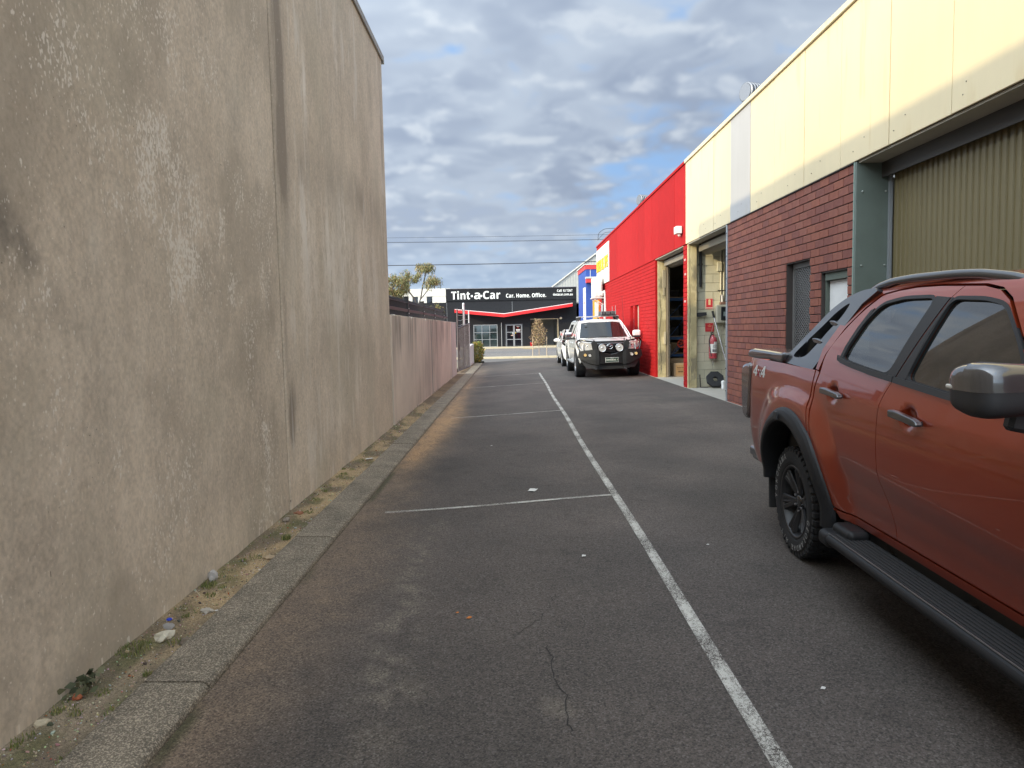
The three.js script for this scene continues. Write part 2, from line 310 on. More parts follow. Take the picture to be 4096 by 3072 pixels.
  mesh('crack', crack(wob([[0.18, -3.78], [0.26, -3.7], [0.3, -3.66]], 4, 0.008), 0.0012), crackMat, lane);
}
const plain = (c, r = 0.9, k = {}) => std(c, r, { map: grain, ...k });
const concrete = plain(C(0.36, 0.335, 0.29), 0.9, { bumpMap: bumpFine, bumpScale: 0.002 });
const paleConcrete = plain(C(0.62, 0.53, 0.36), 0.9);
const flat = (x0, x1, z0, z1, y0, y1 = y0) => { const g = new THREE.BufferGeometry(); g.setAttribute('position', new THREE.Float32BufferAttribute([x0, y0, z0, x1, y0, z0, x0, y1, z1, x1, y0, z0, x1, y1, z1, x0, y1, z1], 3)); g.computeVertexNormals(); return boxUV(g); };
const streetMat = std(C(0.21, 0.20, 0.19), 0.92, { map: asphaltMap });
const lotMat = std(C(0.30, 0.285, 0.265), 0.92, { map: asphaltMap });
struct('ground', flat(-500, 500, 200, -700, -0.55), plain(C(0.16, 0.14, 0.105)));
struct('street', flat(-120, 120, -38.6, -46.05, -0.366, -0.36), streetMat);
struct('forecourt', flat(-40, 40, -46.3, -63.2, -0.24, -0.16), lotMat);
struct('footpath', bx(-40, 40, -0.5, -0.06, -70, -63.2), paleConcrete);
struct('yard', flat(-60, -2.3, 10, -36, -0.06), plain(C(0.2, 0.17, 0.12)));
struct('apron', flat(4.06, 60, -33.4, -38.6, -0.05, -0.3), plain(C(0.22, 0.2, 0.17)));
struct('road_verge', flat(-60, -1.44, -36, -38.6, -0.05, -0.35), plain(C(0.24, 0.2, 0.14)));
{ // far kerb across the street
  const k = thing('far_kerb', 'pale yellow concrete kerb along the far side of the street', 'kerb', [0, 0, 0]);
  for (let x = -24; x < 24; x += 2.4) mesh('kerb_block', bx(x + 0.006, x + 2.394, -0.5, -0.235 + 0.006 * hash(x * 10 | 0, 1, 1), -46.32, -46.04, 0.02), paleConcrete, k);
  const m = (x, z, w, d, a, lab) => { const g = new THREE.BoxGeometry(w, 0.004, d); single('painted_mark', boxUV(flatGeo(g)), std(C(0.75, 0.52, 0.1), 0.8, { map: grain }), lab, 'marking', [x, -0.24 + (-46.3 - z) / 16.9 * 0.08 + 0.006, z], a); };
  m(-2.45, -60.4, 0.35, 2.6, 0, 'short yellow painted mark on the forecourt, below the glass doors');
  m(1.55, -61, 0.35, 2.4, 0.5, 'slanted yellow painted mark on the forecourt behind the brown sapling');
}

// painted lines: worn paint, the tarmac shows through
{
  const wear = tex(512, 1024, (u, v, i, j) => { const e = Math.min(u, 1 - u) * 2; const n = fbm(u * 9, v * 160, 4, 61, 0.65, 9, 160), b = fbm(u * 1, v * 9, 3, 67, 0.5, 1, 9), s = hash(i >> 2, j >> 1, 71); return (n * 0.6 + s * 0.36 + (b - 0.5) * 0.34 > 0.41 + 0.08 * (1 - e)) ? (e < 0.03 + 0.06 * n ? 0 : 1) : 0; }, { srgbMap: false });
  const paintMap = tex(256, 512, (u, v, i, j) => { const n = 0.62 + 0.25 * fbm(u * 6, v * 12, 5, 81, 0.6, 6, 12) + 0.12 * hash(i, j, 5); return [n, n * 0.955, n * 0.85]; });
  const paint = std(C(0.58, 0.58, 0.58), 0.85, { map: paintMap, alphaMap: wear, alphaTest: 0.5 });
  const strip = (pts, w, name, label) => {
    const P = [], uv = []; let L = 0; const rows = pts.map(([x, z], i) => { const a = pts[Math.max(0, i - 1)], b = pts[Math.min(pts.length - 1, i + 1)], dx = b[0] - a[0], dz = b[1] - a[1], l = Math.hypot(dx, dz); if (i) L += Math.hypot(x - pts[i - 1][0], z - pts[i - 1][1]); return [[x - dz / l * w / 2, z + dx / l * w / 2], [x + dz / l * w / 2, z - dx / l * w / 2], L]; });
    for (let i = 0; i < rows.length - 1; i++) { const [a, b, l0] = rows[i], [c, d, l1] = rows[i + 1]; for (const [q, u, v] of [[a, 0, l0], [c, 0, l1], [b, 1, l0], [b, 1, l0], [c, 0, l1], [d, 1, l1]]) { P.push(q[0], laneY(q[0], q[1]) + 0.006, q[1]); uv.push(u, v / 1.6); } }
    const g = new THREE.BufferGeometry(); g.setAttribute('position', new THREE.Float32BufferAttribute(P, 3)); g.computeVertexNormals(); g.setAttribute('uv', new THREE.Float32BufferAttribute(uv, 2));
    single(name, g, paint, label, 'line');
  };
  const long = []; for (let z = 1; z >= -23.8; z -= 0.4) long.push([0.89 + 0.008 * Math.sin(z * 0.9) + (z < -15 ? 0.003 * (-z - 15) : 0), z]); strip(long, 0.07, 'bay_line', 'long worn white line along the middle of the lane');
  const cross = (z, x0, x1, w, dz, lab) => { const p = []; for (let k = 0; k <= 16; k++) { const t = k / 16; p.push([lerp(x0, x1, t), z + dz * t + 0.02 * Math.sin(t * 5)]); } strip(p, w, 'bay_line', lab); };
  cross(-6.15, -1.15, 0.86, 0.06, -0.06, 'worn white cross line of the bay nearest the viewer');
  cross(-12.8, -1.13, 0.87, 0.06, 0.0, 'thin white cross line of the second bay along the lane');
  cross(-19.5, -1.3, 0.9, 0.06, 0.1, 'faint white cross line of the third bay along the lane');
  cross(-24.0, -1.3, 0.93, 0.06, 0.3, 'faint white cross line closing the last bay near the street');
}

// kerb along the lane: cast blocks with pebbles showing
const kerbMap = tex(1024, 1024, (u, v, i, j) => { const f = fbm(u * 190, v * 190, 2, 91, 0.6, 190, 190), c = fbm(u * 5, v * 5, 5, 93, 0.55, 5, 5), s = hash(i >> 1, j >> 1, 7); let n = 0.40 + 0.5 * (f - 0.3) + 0.4 * (c - 0.5); n = f > 0.58 ? n * 1.6 : n; if (s > 0.88) n *= 1.4; if (s < 0.16) n *= 0.6; return [n * 0.42, n * 0.352, n * 0.262]; }, { rx: 1, ry: 1 });
const kerbMat = std(C(0.86, 0.86, 0.86), 0.95, { map: kerbMap, bumpMap: asphaltBump, bumpScale: 0.004 });
{
  const k = thing('lane_kerb', 'long kerb of grey pebbly concrete blocks along the left wall', 'kerb');
  const prof = [[-1.71, -0.25], [-1.405, -0.25], [-1.405, -0.062], [-1.41, -0.045], [-1.422, -0.034], [-1.445, -0.029], [-1.70, -0.024], [-1.71, -0.03]];
  const ends = [3.65, 1.4, -0.85]; for (let z = -3.1; z > -31; z -= 2.25) ends.push(z); ends.push(-33.6);
  for (let i = 0; i < ends.length - 1; i++) {
    const L = ends[i] - ends[i + 1] - 0.014, dx = R(-0.004, 0.004), dy = R(-0.004, 0.004);
    const g = prism(prof.map(([x, y]) => [x + dx, y + dy]), L, 0.0); T(g, 0, 0, ends[i + 1] + 0.007); mesh('kerb_block', boxUV(flatGeo(g), i * 0.37), kerbMat, k);
  }
  const arc = []; for (let a = 0; a <= 8; a++) { const t = a / 8 * Math.PI / 2; arc.push([-2.9 + 1.5 * Math.cos(t), -33.61 - 1.5 * Math.sin(t)]); }   // turns into the street
  const P = []; for (let a = 0; a < 8; a++) { const q = [arc[a], arc[a + 1]].map(([x, z]) => { const dx = x + 2.9, dz = z + 33.61, l = Math.hypot(dx, dz); return [[x, z], [-2.9 + dx / l * 1.23, -33.61 + dz / l * 1.23]]; }), y = -0.028 - 0.02 * a, y2 = y - 0.02; const o0 = q[0][0], i0 = q[0][1], o1 = q[1][0], i1 = q[1][1];
    P.push(o0[0], y, o0[1], o1[0], y2, o1[1], i0[0], y, i0[1], i0[0], y, i0[1], o1[0], y2, o1[1], i1[0], y2, i1[1]); P.push(o0[0], -0.5, o0[1], o1[0], -0.5, o1[1], o0[0], y, o0[1], o0[0], y, o0[1], o1[0], -0.5, o1[1], o1[0], y2, o1[1]); }
  mesh('kerb_return', soup(P), kerbMat, k);
}
// verge: sand, gravel, weeds between kerb and wall
const vergeMap = tex(1024, 1024, (u, v, i, j) => { const f = fbm(u * 90, v * 90, 3, 101, 0.6, 90, 90), s = hash(i >> 1, j >> 1, 13), s2 = hash(i >> 2, j >> 2, 15); let n = 0.62 + 0.5 * (f - 0.5); if (s < 0.16) n *= 0.42; if (s2 > 0.965) n *= 1.5; return [n, n * 0.985, n * 0.96]; }, { rx: 1, ry: 1 });
const vergeMat = std(C(1, 1, 1), 1, { map: vergeMap, vertexColors: true, bumpMap: asphaltBump, bumpScale: 0.008 });
const vergeY = (x, z) => -0.052 + 0.016 * fbm(x * 6, z * 3, 3, 111) + (x < -1.9 ? 0.012 : 0);
{
  const P = [], Cc = [], I = [], uv = [], nx = 10; let rows = 0;
  for (let z = 7; z > -34.2;) { for (let i = 0; i <= nx; i++) { const x = -2.06 + 0.37 * i / nx; P.push(x, vergeY(x, z), z); uv.push(x, z);
    const gr = clamp(sstep(-4.2, -2.9, z + 1.2 * (fbm(x * 4, z * 2, 3, 121) - 0.5))), n = fbm(x * 5, z * 2.4, 4, 123), m = fbm(x * 9, z * 5, 3, 125), far = sstep(12, 20, -z);
    let c = mix3([0.72, 0.53, 0.30], [0.44, 0.36, 0.26], gr * 0.9); c = mix3(c, [0.25, 0.2, 0.14], sstep(0.42, 0.66, n) * 0.85); c = mix3(c, [0.2, 0.2, 0.08], sstep(0.56, 0.7, m) * 0.7 * (1 - far)); c = mix3(c, [0.22, 0.15, 0.1], far * 0.75); Cc.push(...c); }
    rows++; z -= z > 0 ? 0.8 : z > -12 ? 0.06 : 0.3; }
  for (let j = 0; j < rows - 1; j++) for (let i = 0; i < nx; i++) { const a = j * (nx + 1) + i, b = a + 1, c = a + nx + 1, d = c + 1; I.push(a, b, c, b, d, c); }
  const g = new THREE.BufferGeometry(); g.setAttribute('position', new THREE.Float32BufferAttribute(P, 3)); g.setAttribute('color', new THREE.Float32BufferAttribute(Cc, 3)); g.setAttribute('uv', new THREE.Float32BufferAttribute(uv, 2)); g.setIndex(I); g.computeVertexNormals();
  struct('verge', g, vergeMat);
  // loose stones (too many to count) and separate larger ones
  const rockGeo = (r, sx, sy, sz, seed, det = 1) => { const q = new THREE.IcosahedronGeometry(r, det), p = q.attributes.position; for (let i = 0; i < p.count; i++) { const n = 0.6 + 0.8 * vnoise(p.getX(i) / r * 1.7 + seed, p.getY(i) / r * 1.3 + p.getZ(i) / r * 2.1, seed | 0); p.setXYZ(i, p.getX(i) * n * sx, p.getY(i) * n * sy, p.getZ(i) * n * sz); } q.computeVertexNormals(); return q; };
  const N = 4200, inst = new THREE.InstancedMesh(rockGeo(1, 1, 0.6, 1, 3, 0), std(C(1, 1, 1), 0.95), N), M4 = new THREE.Matrix4(), q = new THREE.Quaternion(), e = new THREE.Euler();
  for (let i = 0; i < N; i++) { const z = -1.6 - 14 * Math.pow(rnd(), 1.7), x = R(-1.99, -1.71), big = rnd() < 0.04, s = big ? R(0.006, 0.013) : R(0.0018, 0.0055); e.set(R(0, 3), R(0, 6), R(0, 3)); M4.compose(new THREE.Vector3(x, vergeY(x, z) + s * 0.2, z), q.setFromEuler(e), new THREE.Vector3(s, s, s)); inst.setMatrixAt(i, M4);
    const t = rnd(), c = t < 0.35 ? [0.55, 0.5, 0.42] : t < 0.6 ? [0.1, 0.085, 0.07] : t < 0.68 ? [0.36, 0.13, 0.06] : [0.36, 0.28, 0.18]; inst.setColorAt(i, C(...c.map((v) => v * R(0.7, 1.2)))); }
  inst.name = 'gravel'; inst.userData = { kind: 'stuff', label: 'loose gravel and grit in the sandy strip beside the kerb', category: 'gravel' }; inst.castShadow = inst.receiveShadow = true; scene.add(inst);
  const stone = (x, z, r, sc, col, lab, seed) => single('stone', rockGeo(r, ...sc, seed, 1), std(col, 0.95, { map: grain, flatShading: true }), lab, 'stone', [x, vergeY(x, z) + r * sc[1] * 0.4, z], seed);
  stone(-1.955, -4.46, 0.04, [0.7, 1.1, 0.9], C(0.5, 0.47, 0.44), 'pale grey stone leaning against the wall foot', 3);
  stone(-1.86, -3.62, 0.055, [1.1, 0.45, 0.8], C(0.66, 0.6, 0.47), 'largest cream flat stone lying on the sandy strip', 5);
  stone(-1.90, -3.75, 0.035, [1, 0.5, 1.1], C(0.34, 0.32, 0.3), 'dark grey stone touching the cream flat stone', 7);
  stone(-1.78, -3.95, 0.032, [1.2, 0.5, 0.9], C(0.5, 0.45, 0.38), 'buff stone halfway across the strip behind the cream stone', 9);
  stone(-1.72, -3.55, 0.03, [1.1, 0.7, 1], C(0.2, 0.16, 0.12), 'dark brown stone beside the kerb opposite the cream stone', 11);
  stone(-1.95, -2.78, 0.026, [1.1, 0.6, 0.9], C(0.56, 0.48, 0.34), 'small tan stone near the wall at the lower left corner', 13);
  stone(-1.93, -2.98, 0.018, [1.2, 0.8, 0.9], C(0.42, 0.13, 0.06), 'small red brick chip below the weed', 15);
  stone(-1.74, -4.9, 0.03, [1.2, 0.5, 1.4], C(0.45, 0.34, 0.22), 'brown stone beside the kerb past the leaning pale stone', 17);
  stone(-1.93, -5.85, 0.04, [0.8, 0.5, 1.4], C(0.3, 0.25, 0.2), 'dark rubble stone by the wall before the panel joint', 19);
  stone(-1.9, -6.1, 0.035, [0.8, 0.6, 1.3], C(0.33, 0.14, 0.08), 'broken red brick piece by the panel joint', 21);
  single('bottle_cap', rockGeo(0.012, 1.2, 0.6, 1, 4, 1), std(S(30, 60, 190), 0.5), 'small bright blue plastic scrap beside the cream stone', 'litter', [-1.93, vergeY(-1.93, -3.82) + 0.006, -3.82]);
  for (const [x, z, a, lab] of [[-1.9, -4.38, 0.6, 'thin pale stick on the sand beside the leaning stone'], [-1.94, -4.2, 2.2, 'short bleached stick near the wall'], [-1.93, -6.0, 0.2, 'long grey stick against the wall at the panel joint']]) single('stick', rod([-0.05, 0, 0], [0.05, 0.006, 0], 0.003, 0.002, 6), std(C(0.5, 0.42, 0.3), 0.9), lab, 'stick', [x, vergeY(x, z) + 0.004, z], a);
  const paperGeo = (s) => { const g = new THREE.PlaneGeometry(s, s * 0.7, 5, 4), p = g.attributes.position; for (let i = 0; i < p.count; i++) p.setZ(i, s * 0.12 * (vnoise(i * 0.7, s * 50, 5) - 0.3)); g.rotateX(-Math.PI / 2); g.computeVertexNormals(); return g; };
  const paperMat = std(C(0.6, 0.58, 0.54), 0.9);
  for (const [x, y, z, s, lab] of [[0.17, 0.012, -6.62, 0.11, 'crumpled white paper scrap just beyond the nearest cross line'], [0.45, 0.03, -4.6, 0.035, 'tiny white scrap on the tarmac left of the long line'], [1.24, 0.056, -2.78, 0.022, 'tiny white chip on the tarmac near the bottom right'], [-1.725, -0.036, -3.95, 0.02, 'tiny white scrap against the kerb'], [1.3, 0.058, -4.7, 0.02, 'white speck of litter before the rear wheel'], [-1.8, -0.03, -8.7, 0.1, 'white paper scrap on the sand beyond the panel joint'], [-0.3, -0.012, -9.4, 0.03, 'small pale scrap in the middle of the second bay']]) single('paper_scrap', paperGeo(s), paperMat, lab, 'litter', [x, y + 0.002, z], s * 40);
  for (const [x, z, s] of [[-0.26, -3.72, 0.03], [-0.33, -3.8, 0.018]]) single('leaf', paperGeo(s), std(C(0.5, 0.16, 0.03), 0.9), s > 0.02 ? 'larger dry orange leaf on the tarmac' : 'smaller dry orange leaf on the tarmac', 'leaf', [x, ground(x) + 0.004, z], 1);
  // grass tufts and one broad-leaved weed
  const blades = (n, r, h, cols) => { const P = [], Cc = []; for (let i = 0; i < n; i++) { const a = R(0, 6.28), d = r * Math.sqrt(rnd()), x = d * Math.cos(a), z = d * Math.sin(a), hh = h * R(0.4, 1), w = R(0.0012, 0.003), ox = R(-0.5, 0.5) * hh, oz = R(-0.5, 0.5) * hh, t = R(0, 6.28), wx = Math.cos(t) * w, wz = Math.sin(t) * w, c = cols[rnd() * cols.length | 0]; const m = [x + ox * 0.35, hh * 0.6, z + oz * 0.35], e2 = [x + ox, hh, z + oz];
    P.push(x - wx, 0, z - wz, x + wx, 0, z + wz, m[0] - wx * .7, m[1], m[2] - wz * .7, m[0] - wx * .7, m[1], m[2] - wz * .7, x + wx, 0, z + wz, m[0] + wx * .7, m[1], m[2] + wz * .7, m[0] - wx * .7, m[1], m[2] - wz * .7, m[0] + wx * .7, m[1], m[2] + wz * .7, ...e2); for (let k = 0; k < 9; k++) Cc.push(...c); } return soup(P, Cc); };
  const leafMat = phys(C(1, 1, 1), 0.8, { vertexColors: true, side: THREE.DoubleSide });
  const gcol = [[0.15, 0.19, 0.05], [0.22, 0.24, 0.07], [0.32, 0.29, 0.11], [0.12, 0.15, 0.05]];
  const tufts = []; for (let i = 0; i < 46; i++) { const z = i < 26 ? R(-2.4, -4.4) : R(-4.4, -9.5), x = rnd() < 0.6 ? R(-1.97, -1.86) : R(-1.86, -1.69); tufts.push(T(blades(26 + rnd() * 40 | 0, R(0.02, 0.06), R(0.012, 0.034), gcol), x, vergeY(x, z), z)); }
  tufts.push(T(blades(200, 0.09, 0.032, gcol), -1.93, vergeY(-1.93, -3.45), -3.45), T(blades(120, 0.04, 0.05, gcol), -1.77, vergeY(-1.77, -5.35), -5.35));
  const gm = mesh('grass', tufts, leafMat, scene); gm.userData = { kind: 'stuff', label: 'low grass and weeds in the sandy strip by the wall', category: 'grass' };
  const leaves = (n, pos, size, cols, droop = 0.4, wid = 0.35) => { const P = [], Cc = []; const v = new THREE.Vector3(), ax = new THREE.Vector3(), bx_ = new THREE.Vector3(); for (let i = 0; i < n; i++) { pos(v); ax.set(R(-1, 1), R(-1, 0.6) - droop, R(-1, 1)).normalize(); bx_.set(R(-1, 1), R(-1, 1), R(-1, 1)).cross(ax).normalize(); const L = size * R(0.6, 1.3), w = L * wid, c = cols[rnd() * cols.length | 0], f = R(0.75, 1.25); const A = v, M = [v.x + ax.x * L * .5, v.y + ax.y * L * .5, v.z + ax.z * L * .5]; P.push(A.x, A.y, A.z, M[0] - bx_.x * w / 2, M[1] - bx_.y * w / 2, M[2] - bx_.z * w / 2, v.x + ax.x * L, v.y + ax.y * L, v.z + ax.z * L, A.x, A.y, A.z, v.x + ax.x * L, v.y + ax.y * L, v.z + ax.z * L, M[0] + bx_.x * w / 2, M[1] + bx_.y * w / 2, M[2] + bx_.z * w / 2); for (let k = 0; k < 6; k++) Cc.push(c[0] * f, c[1] * f, c[2] * f); } return soup(P, Cc); };
  leavesOf = leaves; leafMaterial = leafMat;
  const wd = thing('weed', 'broad-leaved grey green weed growing at the wall foot, lower left', 'weed', [-1.93, vergeY(-1.93, -2.98), -3.04]);
  mesh('foliage', leaves(46, (v) => v.set(R(-0.05, 0.05), R(0.01, 0.06), R(-0.06, 0.06)), 0.045, [[0.09, 0.1, 0.05], [0.13, 0.13, 0.07], [0.06, 0.07, 0.035]], -0.35, 0.6), leafMat, wd);
  mesh('stem', [rod([0, -0.01, 0], [0.01, 0.05, 0.01], 0.003), rod([0, -0.01, 0], [-0.02, 0.045, -0.02], 0.003)], std(C(0.12, 0.11, 0.05)), wd);
}

// ============================================================ THE TALL RENDERED WALL ON THE LEFT
{
  const b = thing('rendered_building', 'tall windowless building with stained tan rendered wall on the left', 'building', [-2, 0, 0]);
  const clump = [[-4.1, 2.6, 0.28, 0.22, 1], [-4.3, 2.35, 0.3, 0.2, 1.1], [-4.42, 2.1, 0.2, 0.22, 0.8], [-4.84, 2.78, 0.16, 0.2, 0.4], [-5.0, 2.26, 0.16, 0.35, 0.8], [-5.35, 2.5, 0.12, 0.3, 0.7], [-3.55, 2.6, 0.14, 0.25, 0.5], [-3.12, 1.2, 0.08, 0.3, 0.7], [-4.21, 1.8, 0.15, 0.15, 0.5], [-5.11, 1.85, 0.12, 0.14, 0.5], [-4.4, 3.2, 0.5, 0.25, 0.35], [-3.5, 0.9, 0.1, 0.15, 0.5], [-4.1, 1.1, 0.08, 0.12, 0.5], [-5.4, 1.1, 0.1, 0.2, 0.5], [-5.7, 0.75, 0.3, 0.35, 0.45], [-3.0, 2.75, 0.2, 0.2, 0.5], [-3.15, 1.75, 0.1, 0.1, 0.4], [-4.8, 1.4, 0.06, 0.2, 0.5]];
  const darkSpots = [[-2.83, 2.08, 0.06, 0.1, 0.5], [-2.88, 1.97, 0.1, 0.1, 0.65], [-2.98, 1.86, 0.08, 0.08, 0.4], [-3.12, 1.7, 0.1, 0.1, 0.28], [-3.3, 1.58, 0.14, 0.08, 0.2], [-4.55, 2.75, 0.5, 0.2, 0.12], [-5.9, 1.9, 0.2, 0.3, 0.15], [-4.8, 0.5, 0.5, 0.2, 0.14], [-3.3, 0.4, 0.4, 0.2, 0.16]];
  const paleSpots = [[-3.45, 2.0, 0.06, 0.12, 0.4], [-3.7, 2.3, 0.05, 0.1, 0.2], [-5.3, 3.2, 0.2, 0.3, 0.25], [-3.6, 1.3, 0.4, 0.4, 0.12], [-5.9, 2.9, 0.14, 0.4, 0.15]];
  const B_dark = [[-6.42, 3.1, 0.16, 0.6, 0.9], [-6.4, 3.9, 0.15, 0.6, 1.0], [-6.42, 4.5, 0.13, 0.7, 0.9], [-6.3, 2.4, 0.07, 0.5, 0.6], [-6.28, 1.6, 0.05, 0.4, 0.5], [-6.36, 0.72, 0.07, 0.2, 1.1], [-6.42, 0.95, 0.14, 0.22, 0.55], [-7.0, 3.15, 0.5, 0.3, 0.4], [-8.3, 3.25, 0.6, 0.3, 0.42], [-9.6, 3.3, 0.7, 0.25, 0.42], [-10.6, 3.35, 0.8, 0.28, 0.4], [-7.6, 1.5, 0.3, 0.3, 0.35], [-8.8, 1.45, 0.4, 0.3, 0.35], [-9.9, 1.3, 0.4, 0.3, 0.3], [-11.5, 4.6, 0.12, 1.2, 0.45]];
  const B_pale = [[-7.0, 2.6, 0.3, 0.4, 0.6], [-7.9, 2.5, 0.3, 0.5, 0.6], [-8.7, 2.7, 0.35, 0.5, 0.65], [-9.5, 2.2, 0.4, 0.45, 0.6], [-8.3, 1.9, 0.3, 0.3, 0.5], [-7.2, 3.95, 0.08, 0.35, 0.7], [-8.6, 4.9, 0.1, 0.4, 0.35], [-7.1, 1.9, 0.5, 0.4, 0.35], [-9.2, 0.9, 0.2, 0.4, 0.4], [-10.4, 2.3, 0.3, 0.5, 0.4], [-8.0, 0.6, 0.4, 0.3, 0.3], [-6.9, 0.4, 0.4, 0.3, 0.3]];
  const wallTex = (z0, z1, W, H, second) => tex(W, H, (u, v, i, j) => {
    const z = lerp(z0, z1, u), y = v * 6;
    const big = fbm(z * 0.9, y * 0.7, 5, 131), mid = fbm(z * 3.2, y * 1.6, 5, 133), fine = fbm(z * 26, y * 14, 3, 137, 0.6), str = fbm(z * 9, y * 0.9, 4, 139);
    let c = mix3([0.60, 0.505, 0.395], [0.66, 0.56, 0.445], sstep(0.3, 0.7, big)); c = c.map((q) => q * (0.80 + 0.38 * mid + 0.26 * (fine - 0.5) + 0.24 * (vnoise(z * 75, y * 60, 163) - 0.5) + 0.14 * (hash(i, j, 3) - 0.5)));
    c = mix3(c, [0.5, 0.45, 0.345], 0.3 * sstep(0.5, 0.75, fbm(z * 1.1 + 4, y * 0.9, 4, 141)));                                  // greenish growth
    if (!second) {
      const dk = spots(darkSpots, z, y); c = mix3(c, [0.10, 0.092, 0.08], clamp(dk * (0.5 + 1.3 * (fbm(z * 16, y * 9, 4, 143) - 0.3))));
      c = mix3(c, [0.7, 0.64, 0.54], clamp(spots(paleSpots, z, y) * (0.4 + fine * 0.8)));
      c = mix3(c, [0.40, 0.34, 0.265], 0.5 * sstep(0.52, 0.7, fbm(z * 1.7 + 8, y * 1.2, 5, 145)));
    } else {
      const dk = spots(B_dark, z, y) * 1.5 * sstep(0.25, 0.6, str * 0.6 + mid * 0.4); c = mix3(c, [0.27, 0.225, 0.18], clamp(dk * (0.7 + 0.9 * (mid - 0.4))) * 0.85);
      c = mix3(c, [0.86, 0.785, 0.69], clamp(1.5 * spots(B_pale, z, y) * sstep(0.36, 0.62, str * 0.7 + fine * 0.3)) * 0.85);
      const lines = sstep(0.62, 0.74, fbm(z * 16, y * 1.8, 4, 147)) * sstep(0.45, 0.6, fbm(z * 2, y * 1.4, 3, 149)); c = mix3(c, [0.76, 0.7, 0.62], lines * 0.5);
    }
    // flaked paint: small upright specks, thick in some places
    const dens = second ? 0.03 + 0.3 * spots(B_pale, z, y) : 0.09 + 1.1 * spots(clump, z, y) * sstep(0.34, 0.6, fbm(z * 5, y * 3, 4, 153)) + 0.4 * sstep(0.45, 0.68, fbm(z * 2.4 + 3, y * 1.8, 4, 155));
    const fl = 0.55 * vnoise(z * 92 + 1.5 * mid, y * 44, 151) + 0.45 * vnoise(z * 170, y * 84, 153), fr = fbm(z * 6, y * 2.6, 3, 157);
    const on = sstep(0, 0.05, fl - (0.86 - 0.42 * Math.min(1, dens * (0.4 + 1.2 * fr)))); c = mix3(c, [0.86, 0.79, 0.69], on * 0.8);
    if (vnoise(z * 70, y * 50, 159) > 0.985 && vnoise(z * 3, y * 2, 161) > 0.62) c = [0.1, 0.085, 0.07];
    return c;
  }, { wrap: false });
  const bumpW = tex(512, 512, (u, v) => fbm(u * 50, v * 30, 4, 161, 0.6, 50, 30), { srgbMap: false, rx: 1.1, ry: 1.1 });
  const mk = (map) => std(C(1, 1, 1), 0.95, { map, bumpMap: bumpW, bumpScale: 0.007 });
  const panel = (z0, z1, mat, lab) => { const g = bx(-0.2, 0, -0.3, 5.9, z1 + 0.02, z0 - 0.02, 0.01); const p = g.attributes.position, uv = g.attributes.uv; const p0 = z0, p1 = z1; for (let i = 0; i < p.count; i++) uv.setXY(i, (p.getZ(i) - p0) / (p1 - p0), p.getY(i) / 6); const m = mesh('wall_panel', g, mat, b); if (lab) m.userData.label = lab; };
  const A = mk(wallTex(-0.95, -6.2, 1536, 1792, false));
  panel(-0.95, -6.2, A); panel(-6.2, -11.72, mk(wallTex(-6.2, -11.72, 1280, 1400, true)), 'panel with dark streaks and pale vertical runs'); panel(4.3, -0.95, A); panel(9.5, 4.3, A);
  for (const z of [-6.2, -0.95, 4.3]) mesh('joint_filler', bx(-0.18, -0.03, -0.3, 5.88, z - 0.0195, z + 0.0195), std(C(0.05, 0.045, 0.04)), b);
  mesh('end_wall', bx(-12, -0.205, -0.3, 5.0, -11.715, -11.5), A, b);
  mesh('rear_wall', bx(-12.2, -12.005, -0.3, 5.0, -11.5, 9.5), A, b); mesh('back_wall', bx(-12, -0.205, -0.3, 5.0, 9.3, 9.495), A, b);
  mesh('roof', bx(-12, -0.205, 4.8, 4.9, -11.495, 9.295), std(C(0.4, 0.4, 0.4), 0.6), b);
  mesh('parapet_cap', [bx(-0.24, 0.035, 5.905, 5.95, -11.755, 9.5, 0.006), bx(-0.24, 0.035, 5.83, 5.903, -11.775, -11.735, 0.004), bx(0.012, 0.033, 5.86, 5.903, -11.7, 9.5)], std(C(0.42, 0.41, 0.38), 0.55, { metalness: 0.3, map: grain }), b);
}

